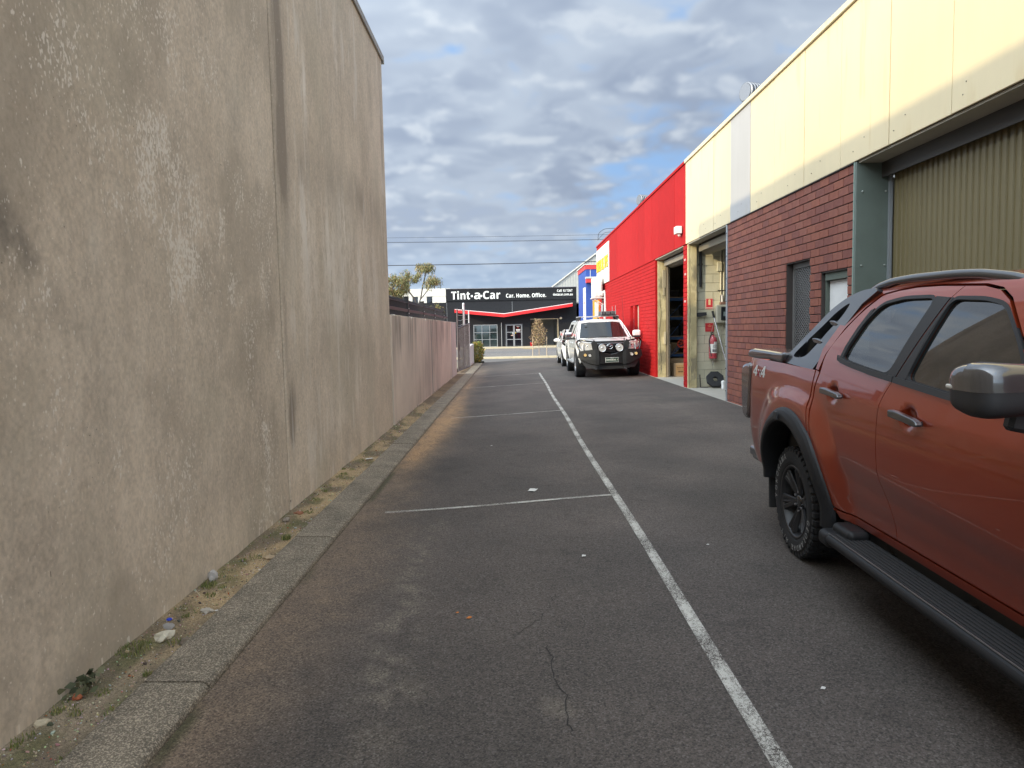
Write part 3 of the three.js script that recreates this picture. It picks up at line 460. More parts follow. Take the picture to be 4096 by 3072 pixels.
// ============================================================ LOW BOUNDARY WALL, FENCE, GATE
{
  const w = thing('boundary_wall', 'low rendered boundary wall with weather-stained panels beyond the tall building', 'wall', [-2, 0, 0]);
  const stain = tex(1024, 512, (u, v) => { const z = u * 8, y = v * 2; const a = fbm(z * 4, y * 0.6, 5, 171, 0.6, 32, 0), b = fbm(z * 1, y * 1.4, 5, 173, 0.5, 8, 0), top = sstep(0.9, 1.85, y + 0.5 * (a - 0.5)); let c = [0.66, 0.565, 0.475].map((q) => q * (0.72 + 0.5 * b)); c = mix3(c, [0.2, 0.17, 0.14], clamp(sstep(0.48, 0.72, a) * (0.22 + 0.9 * top * fbm(z * 14, y * 2, 3, 175)))); return mix3(c, [0.58, 0.52, 0.46], 0.5 * sstep(0.6, 0.75, fbm(z * 7 + 3, y * 0.7, 4, 177))); }, { rx: 1 / 8, ry: 1 / 2 });
  const pm = std(C(1, 1, 1), 0.95, { map: stain, bumpMap: bumpFine, bumpScale: 0.003 });
  const panel = (z0, z1, mat, notchL, notchR) => {   // rounded upper corners, deep slot beside each fence post
    const L = z0 - z1, h = 1.82, r = 0.05, n = 0.016, d = 0.34, pts = [[0, -0.3], [L, -0.3]];
    if (notchR) pts.push([L, h - d], [L - n, h - d - 0.01], [L - n, h - r], [L - n - r * .3, h - r * .3], [L - n - r, h]); else pts.push([L, h]);
    if (notchL) pts.push([n + r, h], [n + r * .3, h - r * .3], [n, h - r], [n, h - d - 0.01], [0, h - d]); else pts.push([0, h]);
    const g = prism(pts, 0.16, 0.006); g.rotateY(Math.PI / 2); T(g, -0.16, 0, z0); mesh('wall_panel', boxUV(flatGeo(g)), mat, w);
  };
  panel(-11.83, -14.2, pm, 0, 1); panel(-14.203, -16.5, pm, 1, 1); panel(-16.503, -17.6, pm, 1, 0); panel(-17.78, -18.95, pm, 0, 1); panel(-18.953, -21.3, pm, 1, 1); panel(-21.303, -23.45, pm, 1, 0);
  panel(-23.62, -25.45, std(C(0.62, 0.56, 0.53), 0.9, { map: weather }), 0, 0);
  for (const z of [-14.2, -16.5, -18.95, -21.3]) mesh('dark_slot_strip', bx(-0.14, -0.02, 1.4, 1.8, z - 0.018, z + 0.014), std(C(0.01, 0.01, 0.01), 1), w);  // black strip in each open slot: shade of the gap put in as colour
  const jm = std(C(0.2, 0.2, 0.21), 0.8, { map: grain });
  mesh('joint_strip', bx(-0.15, -0.004, -0.3, 1.8, -17.775, -17.605), jm, w); mesh('joint_strip', bx(-0.15, -0.004, -0.3, 1.8, -23.615, -23.455), jm, w);
  const f = thing('picket_fence', 'black metal picket fence with brown rail on top of the boundary wall', 'fence', [-2.13, 0, 0]);
  const fm = std(C(0.022, 0.022, 0.026), 0.55), rail = std(C(0.085, 0.055, 0.052), 0.6), bolt = std(C(0.55, 0.55, 0.55), 0.4, { metalness: 0.8 });
  const posts = [-12.1, -14.5, -17.05, -19.45, -22.0];
  for (const z of posts) { const p = mesh('post', bx(-0.045, 0.045, -0.06, 2.23, z - 0.045, z + 0.045, 0.006), fm, f); mesh('post_cap', bx(-0.05, 0.05, 2.231, 2.245, z - 0.05, z + 0.05), fm, p); for (const y of [2.0, 1.9]) mesh('bolt', T(new THREE.SphereGeometry(0.012, 6, 4), 0.05, y, z), bolt, p); }
  for (let i = 0; i < posts.length - 1; i++) { const a = posts[i] - 0.047, c = posts[i + 1] + 0.047; mesh('rail', bx(0.01, 0.035, 1.93, 1.985, c, a, 0.003), rail, f); mesh('rail', bx(0.01, 0.035, 2.1, 2.118, c, a, 0.003), fm, f); const n = Math.round((a - c) / 0.1); for (let k = 1; k < n; k++) { const z = a + (c - a) * k / n; const g = merge([bx(-0.012, 0.008, 1.845, 2.15, z - 0.0115, z + 0.0115), T(new THREE.ConeGeometry(0.0125, 0.04, 4), -0.002, 2.17, z)]); mesh('picket', g, fm, f); } }
  mesh('rail', bx(0.01, 0.035, 1.93, 1.985, -23.3, -22.05, 0.003), rail, f);

  // open mesh gate leaf resting along the wall
  const G = thing('mesh_gate', 'open wire mesh gate leaf with barbed wire extension beyond the boundary wall', 'gate', [-2.0, -0.06, -26.3], -0.045);
  const gm = std(C(0.12, 0.1, 0.1), 0.55, { metalness: 0.5 }), galv = std(C(0.55, 0.55, 0.56), 0.45, { metalness: 0.4 });
  const L = 4.1, zt = (t) => -L * t;
  const topY = (t) => lerp(1.66, 1.88, t), botY = (t) => lerp(0.09, 0.05, t);
  for (const t of [0, 1]) mesh('stile', rod([0, botY(t) - 0.02, zt(t)], [0, t ? 2.42 : 2.36, zt(t)], 0.028), t ? galv : gm, G);
  mesh('mid_stile', rod([0, botY(.45), zt(.45)], [0, 2.42, zt(.45)], 0.018), gm, G);
  mesh('top_rail', rod([0, topY(0), zt(0)], [0, topY(1), zt(1)], 0.024), gm, G); mesh('bottom_rail', rod([0, botY(0), zt(0)], [0, botY(1), zt(1)], 0.024), gm, G);
  const wires = []; for (let k = 1; k < 36; k++) { const v = k / 36; const pts = []; for (let i = 0; i <= 14; i++) { const t = i / 14; pts.push([R(-0.01, 0.01), lerp(botY(t), topY(t), v) + 0.012 * (i % 2 ? 1 : -1), zt(t)]); } wires.push(tube(pts, 0.0055, 28, 4)); }
  for (let k = 1; k < 60; k++) { const t = k / 60; wires.push(rod([0.003, botY(t), zt(t)], [0.003, topY(t), zt(t)], 0.0035, 0.0035, 4)); }
  mesh('wire_mesh', wires, gm, G);
  for (let k = 0; k < 4; k++) mesh('barbed_wire', tube([0, .25, .45, .7, 1].map((t) => [0, lerp(1.78, 2.32, k / 3) + lerp(0, 0.1, t) + 0.02 * Math.sin(t * 17 + k), zt(t)]), 0.006, 24, 5), galv, G);
  mesh('latch', [rbox(0.05, 0.22, 0.09, 0.012, 0.035, 0.95, -0.08), rod([0.03, 0.7, -0.06], [0.03, 0.45, -0.07], 0.012)], gm, G);
  const gp = thing('gate_post', 'thick pale steel pipe post behind the open mesh gate', 'post', [-1.98, -0.06, -29.6]);
  mesh('pipe', rod([0, 0, 0], [0, 2.68, 0], 0.05, 0.05, 20), galv, gp); mesh('cap', T(new THREE.SphereGeometry(0.053, 18, 8, 0, 6.3, 0, 1.57), 0, 2.68, 0), galv, gp);
  const ww = thing('white_garden_wall', 'short white painted wall between the gate and the shrub', 'wall', [-1.86, 0, 0]);
  const wm = std(C(0.78, 0.76, 0.74), 0.85, { map: weather });
  mesh('wall_panel', bx(-0.14, 0, -0.3, 0.82, -32.4, -30.75, 0.01), wm, ww); mesh('wall_panel', bx(-0.14, 0.0, -0.3, 0.86, -34.7, -32.43, 0.01), wm, ww);
}
{ // shrub at the corner
  const s = thing('shrub', 'leafy green shrub with orange tips at the lane corner by the white wall', 'shrub', [-1.72, -0.04, -35.0]);
  const c = [[0.13, 0.16, 0.03], [0.2, 0.22, 0.04], [0.42, 0.24, 0.04], [0.08, 0.1, 0.025]];
  mesh('foliage', leavesOf(3000, (v) => { const a = R(0, 6.28), y = R(0.02, 0.98), r = (0.17 + 0.16 * Math.sin(y * 3.1)) * Math.sqrt(R(0.25, 1.15)); v.set(r * Math.cos(a), y, r * Math.sin(a) * 1.5); }, 0.075, c, -0.3, 0.5), leafMaterial, s);
  mesh('stem', [rod([0, -0.3, 0], [0.03, 0.7, 0.05], 0.018, 0.006), rod([0, -0.1, 0], [-0.1, 0.6, -0.08], 0.012, 0.004)], std(C(0.12, 0.09, 0.06)), s);
}

// ============================================================ ACROSS THE STREET
const darkPaint = phys(C(0.024, 0.025, 0.029), 0.85, { map: grain, specularIntensity: 0.4 }), silver = std(C(0.42, 0.43, 0.44), 0.4, { metalness: 0.6 }), whitePaint = std(C(0.8, 0.8, 0.78), 0.6);
const blackGlass = phys(C(0.006, 0.007, 0.012), 0.04, { ior: 1.55 });
const showGlass = phys(C(0.02, 0.035, 0.038), 0.03, { ior: 1.9 });
{
  const b = thing('tint_shop', 'dark grey shop with white lettering and red winged canopy across the street', 'building', [0.05, -0.1, -66], 0.045);
  // wall pieces around the openings (u across, v up), front face at z = 0
  const W = (u0, u1, v0, v1, z1 = 0, m = darkPaint) => mesh('wall', bx(u0, u1, v0, v1, -0.25, z1), m, b);
  W(-9, -3.6, 0, 2.12); W(-1.34, -0.65, 0, 2.12); W(1.0, 1.7, 0, 2.12); W(4.32, 6.05, 0, 2.12);
  W(-9, -6.05, 2.123, 4.2); W(-6.05, 1.7, 2.123, 4.2); W(1.703, 4.317, 2.56, 4.2); W(4.32, 6.05, 2.123, 4.2);
  W(6.053, 6.5, 0, 3.6, -0.35); W(-6.05, 6.05, 4.203, 4.31, -0.03);
  mesh('joint', bx(0.04, 0.06, 3.0, 4.19, 0.001, 0.006), silver, b); mesh('joint', bx(-6.0, -5.98, 0.1, 4.19, 0.001, 0.006), silver, b);
  for (const [a, c] of [[-3.6, -0.95], [1.0, 1.7], [4.32, 6.0]]) mesh('plinth', bx(a > 0 ? a + 0.003 : -4.9, a > 0 ? c - 0.003 : -3.62, 0.02, 0.72, 0.002, 0.03), darkPaint, b);
  const sb = mesh('sign_board', bx(-6.05, 6.05, 4.313, 5.42, -0.25, 0.05, 0.01), phys(C(0.02, 0.021, 0.024), 0.75, { map: grain, specularIntensity: 0.4 }), b);
  const letter = std(C(0.86, 0.86, 0.82), 0.5), put = (s, o, x, y) => mesh('lettering', T(text(s, { depth: 0.03, ...o }), x, y, 0.051), letter, sb);
  const bold = (s, o, x, y, e) => { for (const d of [-e, 0, e]) put(s, o, x + d, y); };
  put('Tint', { h: 0.72, w: 1.72 }, -5.55, 4.47); put('a', { h: 0.76, w: 0.56 }, -3.45, 4.47); put('Car', { h: 0.72, w: 1.58 }, -2.62, 4.47);
  for (const x of [-3.66, -2.79]) mesh('lettering', T(new THREE.CylinderGeometry(0.1, 0.1, 0.03, 16).rotateX(Math.PI / 2), x, 4.75, 0.066), letter, sb);
  put('Car. Home. Office.', { h: 0.36, w: 3.72 }, -0.5, 4.55); put('Call 13 TINT', { h: 0.22, w: 1.44 }, 4.24, 5.0); put('tintacar.com.au', { h: 0.21, w: 1.84 }, 3.86, 4.66);
  mesh('capping', bx(-6.1, 6.1, 5.423, 5.47, -0.3, 0.09), std(C(0.3, 0.29, 0.31), 0.5, { metalness: 0.4 }), b);
  mesh('roof', bx(-9, 6.4, 3.9, 4.0, -14, -0.26), std(C(0.3, 0.3, 0.3)), b); mesh('side_wall', bx(6.25, 6.45, 0, 3.9, -14, -0.36), darkPaint, b); mesh('side_wall', bx(-9, -8.8, 0, 3.9, -14, -0.26), darkPaint, b); mesh('rear_wall', bx(-8.79, 6.24, 0, 3.9, -14, -13.8), darkPaint, b);
  // winged canopy
  const cp = mesh('canopy', (() => { const g = prism([[-5.2, 3.26], [-0.79, 2.78], [5.47, 3.64], [5.47, 3.87], [-0.79, 3.02], [-5.2, 3.5]], 1.35, 0.0); return T(g, 0, 0, 0.02); })(), std(S(214, 40, 42), 0.45, { map: grain }), b);
  mesh('canopy_flashing', T(prism([[-5.22, 3.505], [-0.79, 3.025], [5.5, 3.875], [5.5, 3.925], [-0.79, 3.08], [-5.22, 3.55]], 1.32, 0), 0, 0, 0.02), whitePaint, cp);
  mesh('canopy_fascia', T(prism([[-5.24, 3.22], [-0.79, 2.74], [5.5, 3.6], [5.5, 3.87], [-0.79, 3.02], [-5.24, 3.5]], 0.03, 0), 0, 0, 1.372), std(S(226, 44, 46), 0.4), cp);
  // shop window: nine panes
  const win = mesh('window', [bx(-3.58, -1.36, 2.04, 2.1, -0.1, 0.03), bx(-3.58, -1.36, 0.02, 0.07, -0.1, 0.03), bx(-3.58, -3.52, 0.073, 2.037, -0.1, 0.03), bx(-1.42, -1.36, 0.073, 2.037, -0.1, 0.03)], silver, b);
  for (const u of [-2.8, -2.08]) mesh('mullion', bx(u - 0.022, u + 0.022, 0.073, 2.037, -0.08, 0.025), silver, win);
  for (const v of [0.73, 1.38]) for (const [p, q] of [[-3.518, -2.823], [-2.777, -2.103], [-2.057, -1.423]]) mesh('transom', bx(p, q, v - 0.02, v + 0.02, -0.08, 0.022), silver, win);
  for (const [p, q] of [[-3.518, -2.823], [-2.777, -2.103], [-2.057, -1.423]]) for (const [r, s] of [[0.073, 0.709], [0.751, 1.359], [1.401, 2.036]]) mesh('pane', bx(p, q, r, s, -0.06, -0.045), showGlass, win);
  // double glazed door
  const df = mesh('door_frame', [bx(-0.63, -0.56, 0, 2.12, -0.12, 0.03), bx(0.91, 0.98, 0, 2.12, -0.12, 0.03), bx(-0.557, 0.907, 2.05, 2.12, -0.12, 0.03)], std(C(0.13, 0.135, 0.145), 0.5, { metalness: 0.4 }), b);
  for (const [p, q] of [[-0.555, 0.17], [0.18, 0.905]]) {
    const d = mesh('door', [bx(p, p + 0.07, 0.01, 2.045, -0.08, -0.02), bx(q - 0.07, q, 0.01, 2.045, -0.08, -0.02), ...[0.01, 0.66, 1.33, 1.985].map((v) => bx(p + 0.073, q - 0.073, v, v + 0.06, -0.08, -0.02))], silver, b);
    for (const v of [0.073, 0.723, 1.393]) mesh('pane', bx(p + 0.073, q - 0.073, v, v + 0.585, -0.06, -0.045), blackGlass, d);
    mesh('handle', bx(p < 0 ? q - 0.06 : p + 0.01, p < 0 ? q - 0.01 : p + 0.06, 0.85, 1.12, -0.018, 0.02), silver, d);
  }
  const stick = (u, v, w, h, col) => mesh('sticker', bx(u, u + w, v, v + h, -0.043, -0.038), std(col, 0.7), df);
  stick(0.4, 1.85, 0.3, 0.03, C(.8, .8, .8)); stick(0.5, 1.72, 0.1, 0.06, S(200, 30, 30)); stick(0.36, 1.56, 0.42, 0.06, C(.85, .85, .85)); stick(0.38, 1.48, 0.38, 0.05, C(.85, .8, .8)); stick(0.44, 1.41, 0.28, 0.03, C(.8, .8, .8)); stick(0.27, 1.24, 0.08, 0.1, S(230, 190, 40)); stick(0.02, 1.25, 0.08, 0.08, C(.8, .8, .8)); stick(-0.02, 1.16, 0.12, 0.05, C(.75, .65, .6)); stick(-0.12, 1.03, 0.22, 0.06, S(225, 190, 175)); stick(-0.2, 1.25, 0.16, 0.05, S(40, 90, 90));
  mesh('downpipe', [rod([-0.98, 0, 0.06], [-0.98, 2.2, 0.06], 0.03), T(new THREE.SphereGeometry(0.05, 10, 6), -0.98, 2.22, 0.06)], silver, b);
  // workshop opening with a dim room behind
  mesh('opening_frame', [bx(1.703, 4.317, 2.5, 2.557, -0.2, 0.02), bx(4.26, 4.317, 0, 2.497, -0.2, 0.02)], std(C(0.55, 0.46, 0.3), 0.7, { map: grain }), b);
  mesh('opening_frame', bx(1.703, 1.74, 0, 2.497, -0.2, -0.02), darkPaint, b);
  mesh('room_wall', [bx(1.5, 1.6, 0, 2.9, -5, -0.26), bx(4.42, 4.52, 0, 2.9, -5, -0.26), bx(1.603, 4.417, 0, 2.9, -5, -4.9), bx(1.5, 4.52, 2.903, 3, -5, -0.26)], std(C(0.34, 0.34, 0.34)), b);
  for (const [u, v, lab] of [[-4.02, 1.94, ''], [4.56, 2.58, '']]) { const l = mesh('wall_lamp', T(new THREE.CylinderGeometry(0.115, 0.115, 0.06, 20).rotateX(Math.PI / 2), u, v, 0.034), silver, b); mesh('lamp_glass', T(new THREE.SphereGeometry(0.11, 16, 8, 0, 6.3, 0, 1.57).scale(1, 0.5, 1).rotateX(Math.PI / 2), u, v, 0.066), std(C(0.72, 0.63, 0.42), 0.4), l); }
  mesh('house_number', T(text('55', { h: 0.18, w: 0.26, depth: 0.015 }), 4.46, 1.14, 0.002), letter, b);
  single('door_mat', boxUV(new THREE.BoxGeometry(1.3, 0.02, 0.5)), std(C(0.03, 0.035, 0.045), 1), 'dark mat in front of the glass doors across the street', 'mat', [0.2, -0.048, -65.55], 0.045);
  const bin = thing('red_bucket', 'small red bucket beside the workshop opening across the street', 'bucket', [1.85, -0.06, -65.6]);
  mesh('body', lathe([[0, 0], [0.13, 0], [0.17, 0.34], [0.16, 0.34], [0.12, 0.02]], 16), std(S(170, 25, 35), 0.5), bin); mesh('handle', tube([[-0.165, 0.33, 0], [-0.1, 0.44, 0], [0.1, 0.44, 0], [0.165, 0.33, 0]], 0.008), silver, bin);
}
{ // white neighbour with tall slots
  const b = thing('white_building', 'white flat-roofed building with dark window slots behind the gum tree', 'building', [-17, -0.1, -70]);
  const wm = std(C(0.74, 0.71, 0.65), 0.8, { map: weather }), slots = [-8, -6.2, -4.4, -2.6, -0.6, 1.2, 3, 4.6, 6.2, 7.6, 9.0];
  let prev = -11; for (const s of slots) { mesh('wall', bx(prev, s - 0.28, 3.0, 5.0, -0.3, 0), wm, b); prev = s + 0.28; mesh('window', bx(s - 0.28, s + 0.28, 3.0, 5.0, -0.28, -0.2), blackGlass, b); }
  mesh('wall', bx(prev, 11, 3.0, 5.0, -0.3, 0), wm, b); mesh('wall', bx(-11, 11, 0, 2.997, -0.3, 0), darkPaint, b); mesh('parapet', bx(-11.05, 11.05, 5.003, 5.75, -0.4, 0.05), wm, b); mesh('roof', bx(-11, 11, 5.2, 5.3, -12, -0.41), wm, b);
  mesh('side_wall', bx(-11, -10.8, 0, 5.2, -12, -0.31), wm, b); mesh('side_wall', bx(10.8, 11, 0, 5.2, -12, -0.31), wm, b); mesh('rear_wall', bx(-10.79, 10.79, 0, 5.2, -12, -11.8), wm, b);
}
{ // blue shop front with red trim and a grey shed behind it
  const blue = plain(C(0.026, 0.075, 0.34), 0.6), red = plain(S(214, 62, 62), 0.6), grey = std(C(0.5, 0.5, 0.47), 0.6, { map: grain });
  const b = thing('blue_shop', 'blue painted shop front with red roof band, right of the dark shop', 'building', [5.8, -0.1, -55]);
  const z1 = -6;
  mesh('side_wall', bx(0, 0.2, 0, 6.1, z1, -0.003), blue, b); mesh('front_wall', bx(0.0, 14, 0, 6.1, 0, 0.2), blue, b); mesh('rear_wall', bx(0.21, 14, 0, 5.9, z1, z1 + 0.2), blue, b);
  mesh('roof_band', bx(-0.06, 14, 6.103, 6.42, z1, 0.26), red, b);
  mesh('roof_sheet', bx(-0.15, 14, 6.423, 6.5, z1, 0.3), std(C(0.55, 0.53, 0.5), 0.5), b);
  mesh('awning', bx(-0.05, 14, 5.05, 5.35, 0.21, 0.9), red, b); mesh('awning_top', bx(-0.08, 14, 5.353, 5.48, 0.201, 0.95), std(C(0.5, 0.5, 0.5), 0.5), b);
  mesh('render_edge', bx(0.3, 0.34, 5.5, 6.09, 0.201, 0.22), std(C(0.6, 0.6, 0.6)), b);
  const dish = thing('satellite_dish', 'cream bowl-shaped dish standing on the blue shop awning', 'dish', [8.25, 5.385, -54.42]);
  mesh('bowl', T(lathe([[0.02, 0], [0.28, 0.03], [0.42, 0.2], [0.5, 0.46], [0.47, 0.46], [0.38, 0.2], [0.02, 0.06]], 24), 0, 0.1, 0), std(C(0.75, 0.72, 0.64), 0.6), dish); mesh('foot', rod([0, 0, 0], [0, 0.12, 0], 0.12), silver, dish);
  const sgn = thing('shop_sign_board', 'tall white sign with red tree emblem on the blue side wall', 'sign', [5.795, 2.0, -57.05]);
  const t = canvasTex(256, 512, (c) => { c.fillStyle = '#f1ede4'; c.fillRect(0, 0, 256, 512); c.fillStyle = '#8d2b33'; for (let k = 0; k < 4; k++) { c.beginPath(); c.moveTo(128, 40 + k * 30); c.lineTo(90 - k * 14, 105 + k * 38); c.lineTo(166 + k * 14, 105 + k * 38); c.fill(); } c.fillStyle = '#f1ede4'; c.beginPath(); c.arc(128, 180, 22, 0, 7); c.fill(); c.fillStyle = '#5b6a78'; for (let k = 0; k < 5; k++) c.fillRect(60 + (k % 2) * 10, 250 + k * 18, 130 - (k % 3) * 20, 7); c.fillStyle = '#c02f2c'; c.fillRect(64, 350, 130, 16); c.fillRect(64, 374, 120, 16); c.fillRect(64, 398, 130, 16); c.fillStyle = '#39424c'; c.fillRect(70, 440, 50, 10); c.fillRect(134, 440, 50, 10); c.fillRect(70, 460, 110, 10); });
  const sg = new THREE.BoxGeometry(0.04, 2.9, 1.5); T(sg, -0.03, 1.2, 1.2); mesh('board', sg, std(C(0.8, 0.78, 0.74), 0.6), sgn); const pl = new THREE.PlaneGeometry(1.46, 2.86); pl.rotateY(-Math.PI / 2); mesh('print', T(pl, -0.053, 1.2, 1.2), std(C(1, 1, 1), 0.6, { map: t }), sgn);
  const s = thing('grey_shed', 'pale grey ribbed metal shed with sloping roof behind the dark shop', 'shed', [5.5, -0.1, -76]);
  const prof = [[-2.4, 0], [14, 0], [14, 10.5], [3.5, 9.3], [-2.4, 5.0]]; mesh('wall', prism(prof, 0.2, 0), grey, s);
  for (let x = -2.3; x < 3.4; x += 0.28) { const yt = 5.0 + (x + 2.4) * 4.3 / 5.9 - 0.05; mesh('rib', bx(x, x + 0.05, 0, yt, 0.201, 0.24), grey, s); }
  mesh('roof', T(prism([[-2.5, 4.95], [3.5, 9.33], [14, 10.53], [14, 10.65], [3.45, 9.46], [-2.55, 5.06]], 12, 0), 0, 0, -11.6), std(C(0.6, 0.58, 0.54), 0.5), s); mesh('rear_wall', T(prism(prof, 0.2, 0), 0, 0, -11.8), grey, s);
}
{ // eucalyptus behind the fence
  const t = thing('gum_tree', 'gum tree with drooping olive leaves behind the picket fence', 'tree', [-6.7, -0.2, -50]);
  const bark = std(C(0.34, 0.27, 0.21), 0.9, { map: grain }), dk = std(C(0.1, 0.08, 0.07), 0.9);
  mesh('trunk', [tube([[0, -0.3, 0], [-0.05, 1.2, 0.1], [-0.1, 2.4, 0.0], [0.05, 3.2, 0]], 0.12, 16, 8), tube([[-1.3, -0.2, 0.4], [-1.25, 1.4, 0.3], [-1.0, 2.7, 0.2], [-1.35, 3.6, 0]], 0.1, 16, 8)], bark, t);
  const tips = [], limbs = [];
  const limb = (pts, r, end) => { limbs.push(tube(pts, r, 14, 6)); const n = end || 3; for (let i = 0; i < n; i++) { const a = pts[pts.length - 1]; tips.push([a[0] + R(-0.25, 0.25), a[1] + R(-0.1, 0.15), a[2] + R(-0.3, 0.3)]); } };
  limb([[0.05, 3.2, 0], [0.0, 3.9, 0.1], [-0.5, 4.6, 0.2], [-0.9, 5.0, 0.1]], 0.05); limb([[0.05, 3.2, 0], [0.35, 4.0, -0.1], [0.55, 4.9, 0], [0.75, 5.6, 0.1], [0.8, 6.2, 0]], 0.045, 5); limb([[-0.1, 2.6, 0], [-0.6, 3.4, 0.1], [-1.2, 4.0, 0], [-1.6, 4.6, -0.1]], 0.05); limb([[0.3, 3.9, -0.1], [0.9, 4.6, 0], [1.3, 5.2, 0.1]], 0.035, 4); limb([[-0.5, 4.6, 0.2], [-0.4, 5.2, 0.1], [-0.2, 5.5, 0]], 0.025); limb([[-1.35, 3.6, 0], [-1.6, 4.5, 0.2], [-1.3, 5.2, 0.1]], 0.04, 4); limb([[-1.35, 3.6, 0], [-2.2, 4.1, 0], [-2.9, 4.6, 0.2]], 0.04, 4); limb([[-1.25, 2.8, 0], [-2.1, 3.0, 0.1], [-3.0, 3.4, 0]], 0.04, 4); limb([[0, 2.4, 0], [0.8, 2.7, 0.2], [1.5, 3.1, 0.1]], 0.03, 4); limb([[-1, 2.5, 0.2], [-0.9, 3.0, 0.4], [-1.0, 3.3, 0.3]], 0.03, 3); limb([[-2.2, 4.1, 0], [-2.6, 5.0, 0], [-2.8, 5.5, 0]], 0.03, 4);
  const br = mesh('branches', limbs, dk, t);
  const twig = []; for (let i = 0; i < 90; i++) { const p = tips[rnd() * tips.length | 0]; twig.push(rod([p[0] - R(-.3, .3), p[1] - R(0.2, 0.6), p[2]], p, 0.012, 0.005, 4)); } mesh('twigs', twig, dk, br);
  const lc = [[0.17, 0.18, 0.07], [0.25, 0.25, 0.1], [0.1, 0.11, 0.05], [0.34, 0.28, 0.12], [0.36, 0.22, 0.09]];
  const clumps = []; for (const p of tips) for (let k = 0; k < 3; k++) clumps.push([p[0] + R(-0.35, 0.35), p[1] + R(-0.25, 0.25), p[2] + R(-0.35, 0.35), R(0.14, 0.36)]);
  for (let k = 0; k < 34; k++) clumps.push([R(-3.2, -0.6), R(3.5, 4.8), R(-0.4, 0.4), R(0.16, 0.34)]);
  for (let k = 0; k < 34; k++) clumps.push([R(-2.4, 1.7), R(2.0, 2.9), R(-0.4, 0.4), R(0.2, 0.36)]);
  mesh('crown', leavesOf(20000, (v) => { const c = clumps[rnd() * clumps.length | 0]; const a = R(0, 6.28), r = c[3] * Math.cbrt(rnd()), q = R(-1, 1), s = Math.sqrt(1 - q * q); v.set(c[0] + r * s * Math.cos(a), c[1] + r * q * 1.2, c[2] + r * s * Math.sin(a)); }, 0.19, lc, 0.85, 0.2), leafMaterial, t);
}
{ // brown sapling between two stakes on the far kerb
  const t = thing('sapling', 'small sapling with dry brown leaves on the far kerb', 'tree', [1.78, -0.24, -46.6]);
  mesh('trunk', [tube([[0, -0.05, 0], [0.0, 0.6, 0], [-0.05, 1.2, 0], [0.0, 2.2, 0]], 0.022, 16, 6), tube([[0, 0.85, 0], [-0.12, 0.95, 0], [-0.3, 1.3, 0]], 0.008), tube([[-0.03, 1.0, 0], [0.2, 1.2, 0.05], [0.4, 1.45, 0]], 0.008)], std(C(0.42, 0.3, 0.2), 0.9), t);
  const prof = (y) => y < 1.2 ? lerp(0.45, 0.72, (y - 0.75) / 0.45) : lerp(0.72, 0.14, Math.pow((y - 1.2) / 1.25, 1.4));
  mesh('crown', leavesOf(1900, (v) => { const y = R(0.72, 2.42), a = R(0, 6.28), r = prof(y) * Math.sqrt(R(0.08, 1)) * (0.45 + 0.8 * vnoise(y * 5 + 3, a * 1.6, 8)); v.set(r * Math.cos(a) - 0.02, y, r * Math.sin(a)); }, 0.085, [[0.4, 0.26, 0.14], [0.5, 0.34, 0.18], [0.24, 0.15, 0.09], [0.3, 0.24, 0.1], [0.14, 0.08, 0.05]], 0.3, 0.42), leafMaterial, t);
  for (const [x, l] of [[1.36, 'left of the two thin stakes beside the brown sapling'], [2.28, 'right of the two thin stakes beside the brown sapling']]) { const s = thing('tree_stake', l, 'stake', [x, -0.24, -46.6], 0, 'stakes beside the sapling'); mesh('stake', rod([0, -0.05, 0], [0.02, 1.25, 0], 0.024, 0.022, 6), std(C(0.55, 0.42, 0.28), 0.9), s); mesh('tie', T(new THREE.TorusGeometry(0.027, 0.007, 5, 10).rotateX(1.57), 0.012, 0.72, 0), std(C(0.05, 0.05, 0.05)), s); }
}
{ // power lines along the street
  const wire = std(C(0.03, 0.03, 0.035), 0.7);
  const line = (y0, y1, sag, r, z, lab) => { const p = []; for (let i = 0; i <= 16; i++) { const t = i / 16; p.push([lerp(-26, 7.6, t), lerp(y0, y1, t) - sag * 4 * t * (1 - t), z]); } single('power_line', tube(p, r, 40, 5), wire, lab, 'power line'); };
  line(7.35, 6.95, 0.12, 0.008, -42, 'topmost thin power line crossing the sky'); line(7.15, 6.72, 0.12, 0.008, -42.3, 'second thin power line from the top'); line(7.05, 6.62, 0.12, 0.008, -41.7, 'lowest of the three thin power lines'); line(5.75, 5.42, 0.16, 0.022, -42, 'thick single cable just above the tree top');
  const pole = (x, lab) => { const p = thing('power_pole', lab, 'pole', [x, -0.4, -42]); mesh('shaft', rod([0, -0.2, 0], [0, 7.9, 0], 0.15, 0.11, 14), std(C(0.22, 0.17, 0.12), 0.95, { map: grain }), p); mesh('crossarm', bx(-0.05, 0.05, 7.25, 7.36, -1.0, 1.0, 0.01), std(C(0.25, 0.2, 0.15), 0.9), p); for (const z of [-0.9, 0.9]) mesh('insulator', T(new THREE.CylinderGeometry(0.04, 0.05, 0.12, 10), 0, 7.42, z), std(C(0.5, 0.45, 0.4), 0.3), p); };
  pole(7.6, 'timber power pole hidden behind the red workshop'); pole(-26, 'timber power pole hidden behind the tall left building');
  single('cable_loop', tube([[5.1, 6.55, -41.5], [5.15, 6.95, -41.5], [5.5, 7.2, -41.5], [6.4, 7.25, -41.7], [7.6, 7.05, -42]], 0.014, 40, 5), wire, 'looped black cable above the far corner of the red roof', 'cable');
  single('cable_loop', tube([[5.1, 6.6, -41.4], [5.5, 6.98, -41.4], [6.2, 7.02, -41.6], [7.6, 6.85, -42]], 0.011, 30, 5), wire, 'shorter black cable under the cable loop', 'cable');
}

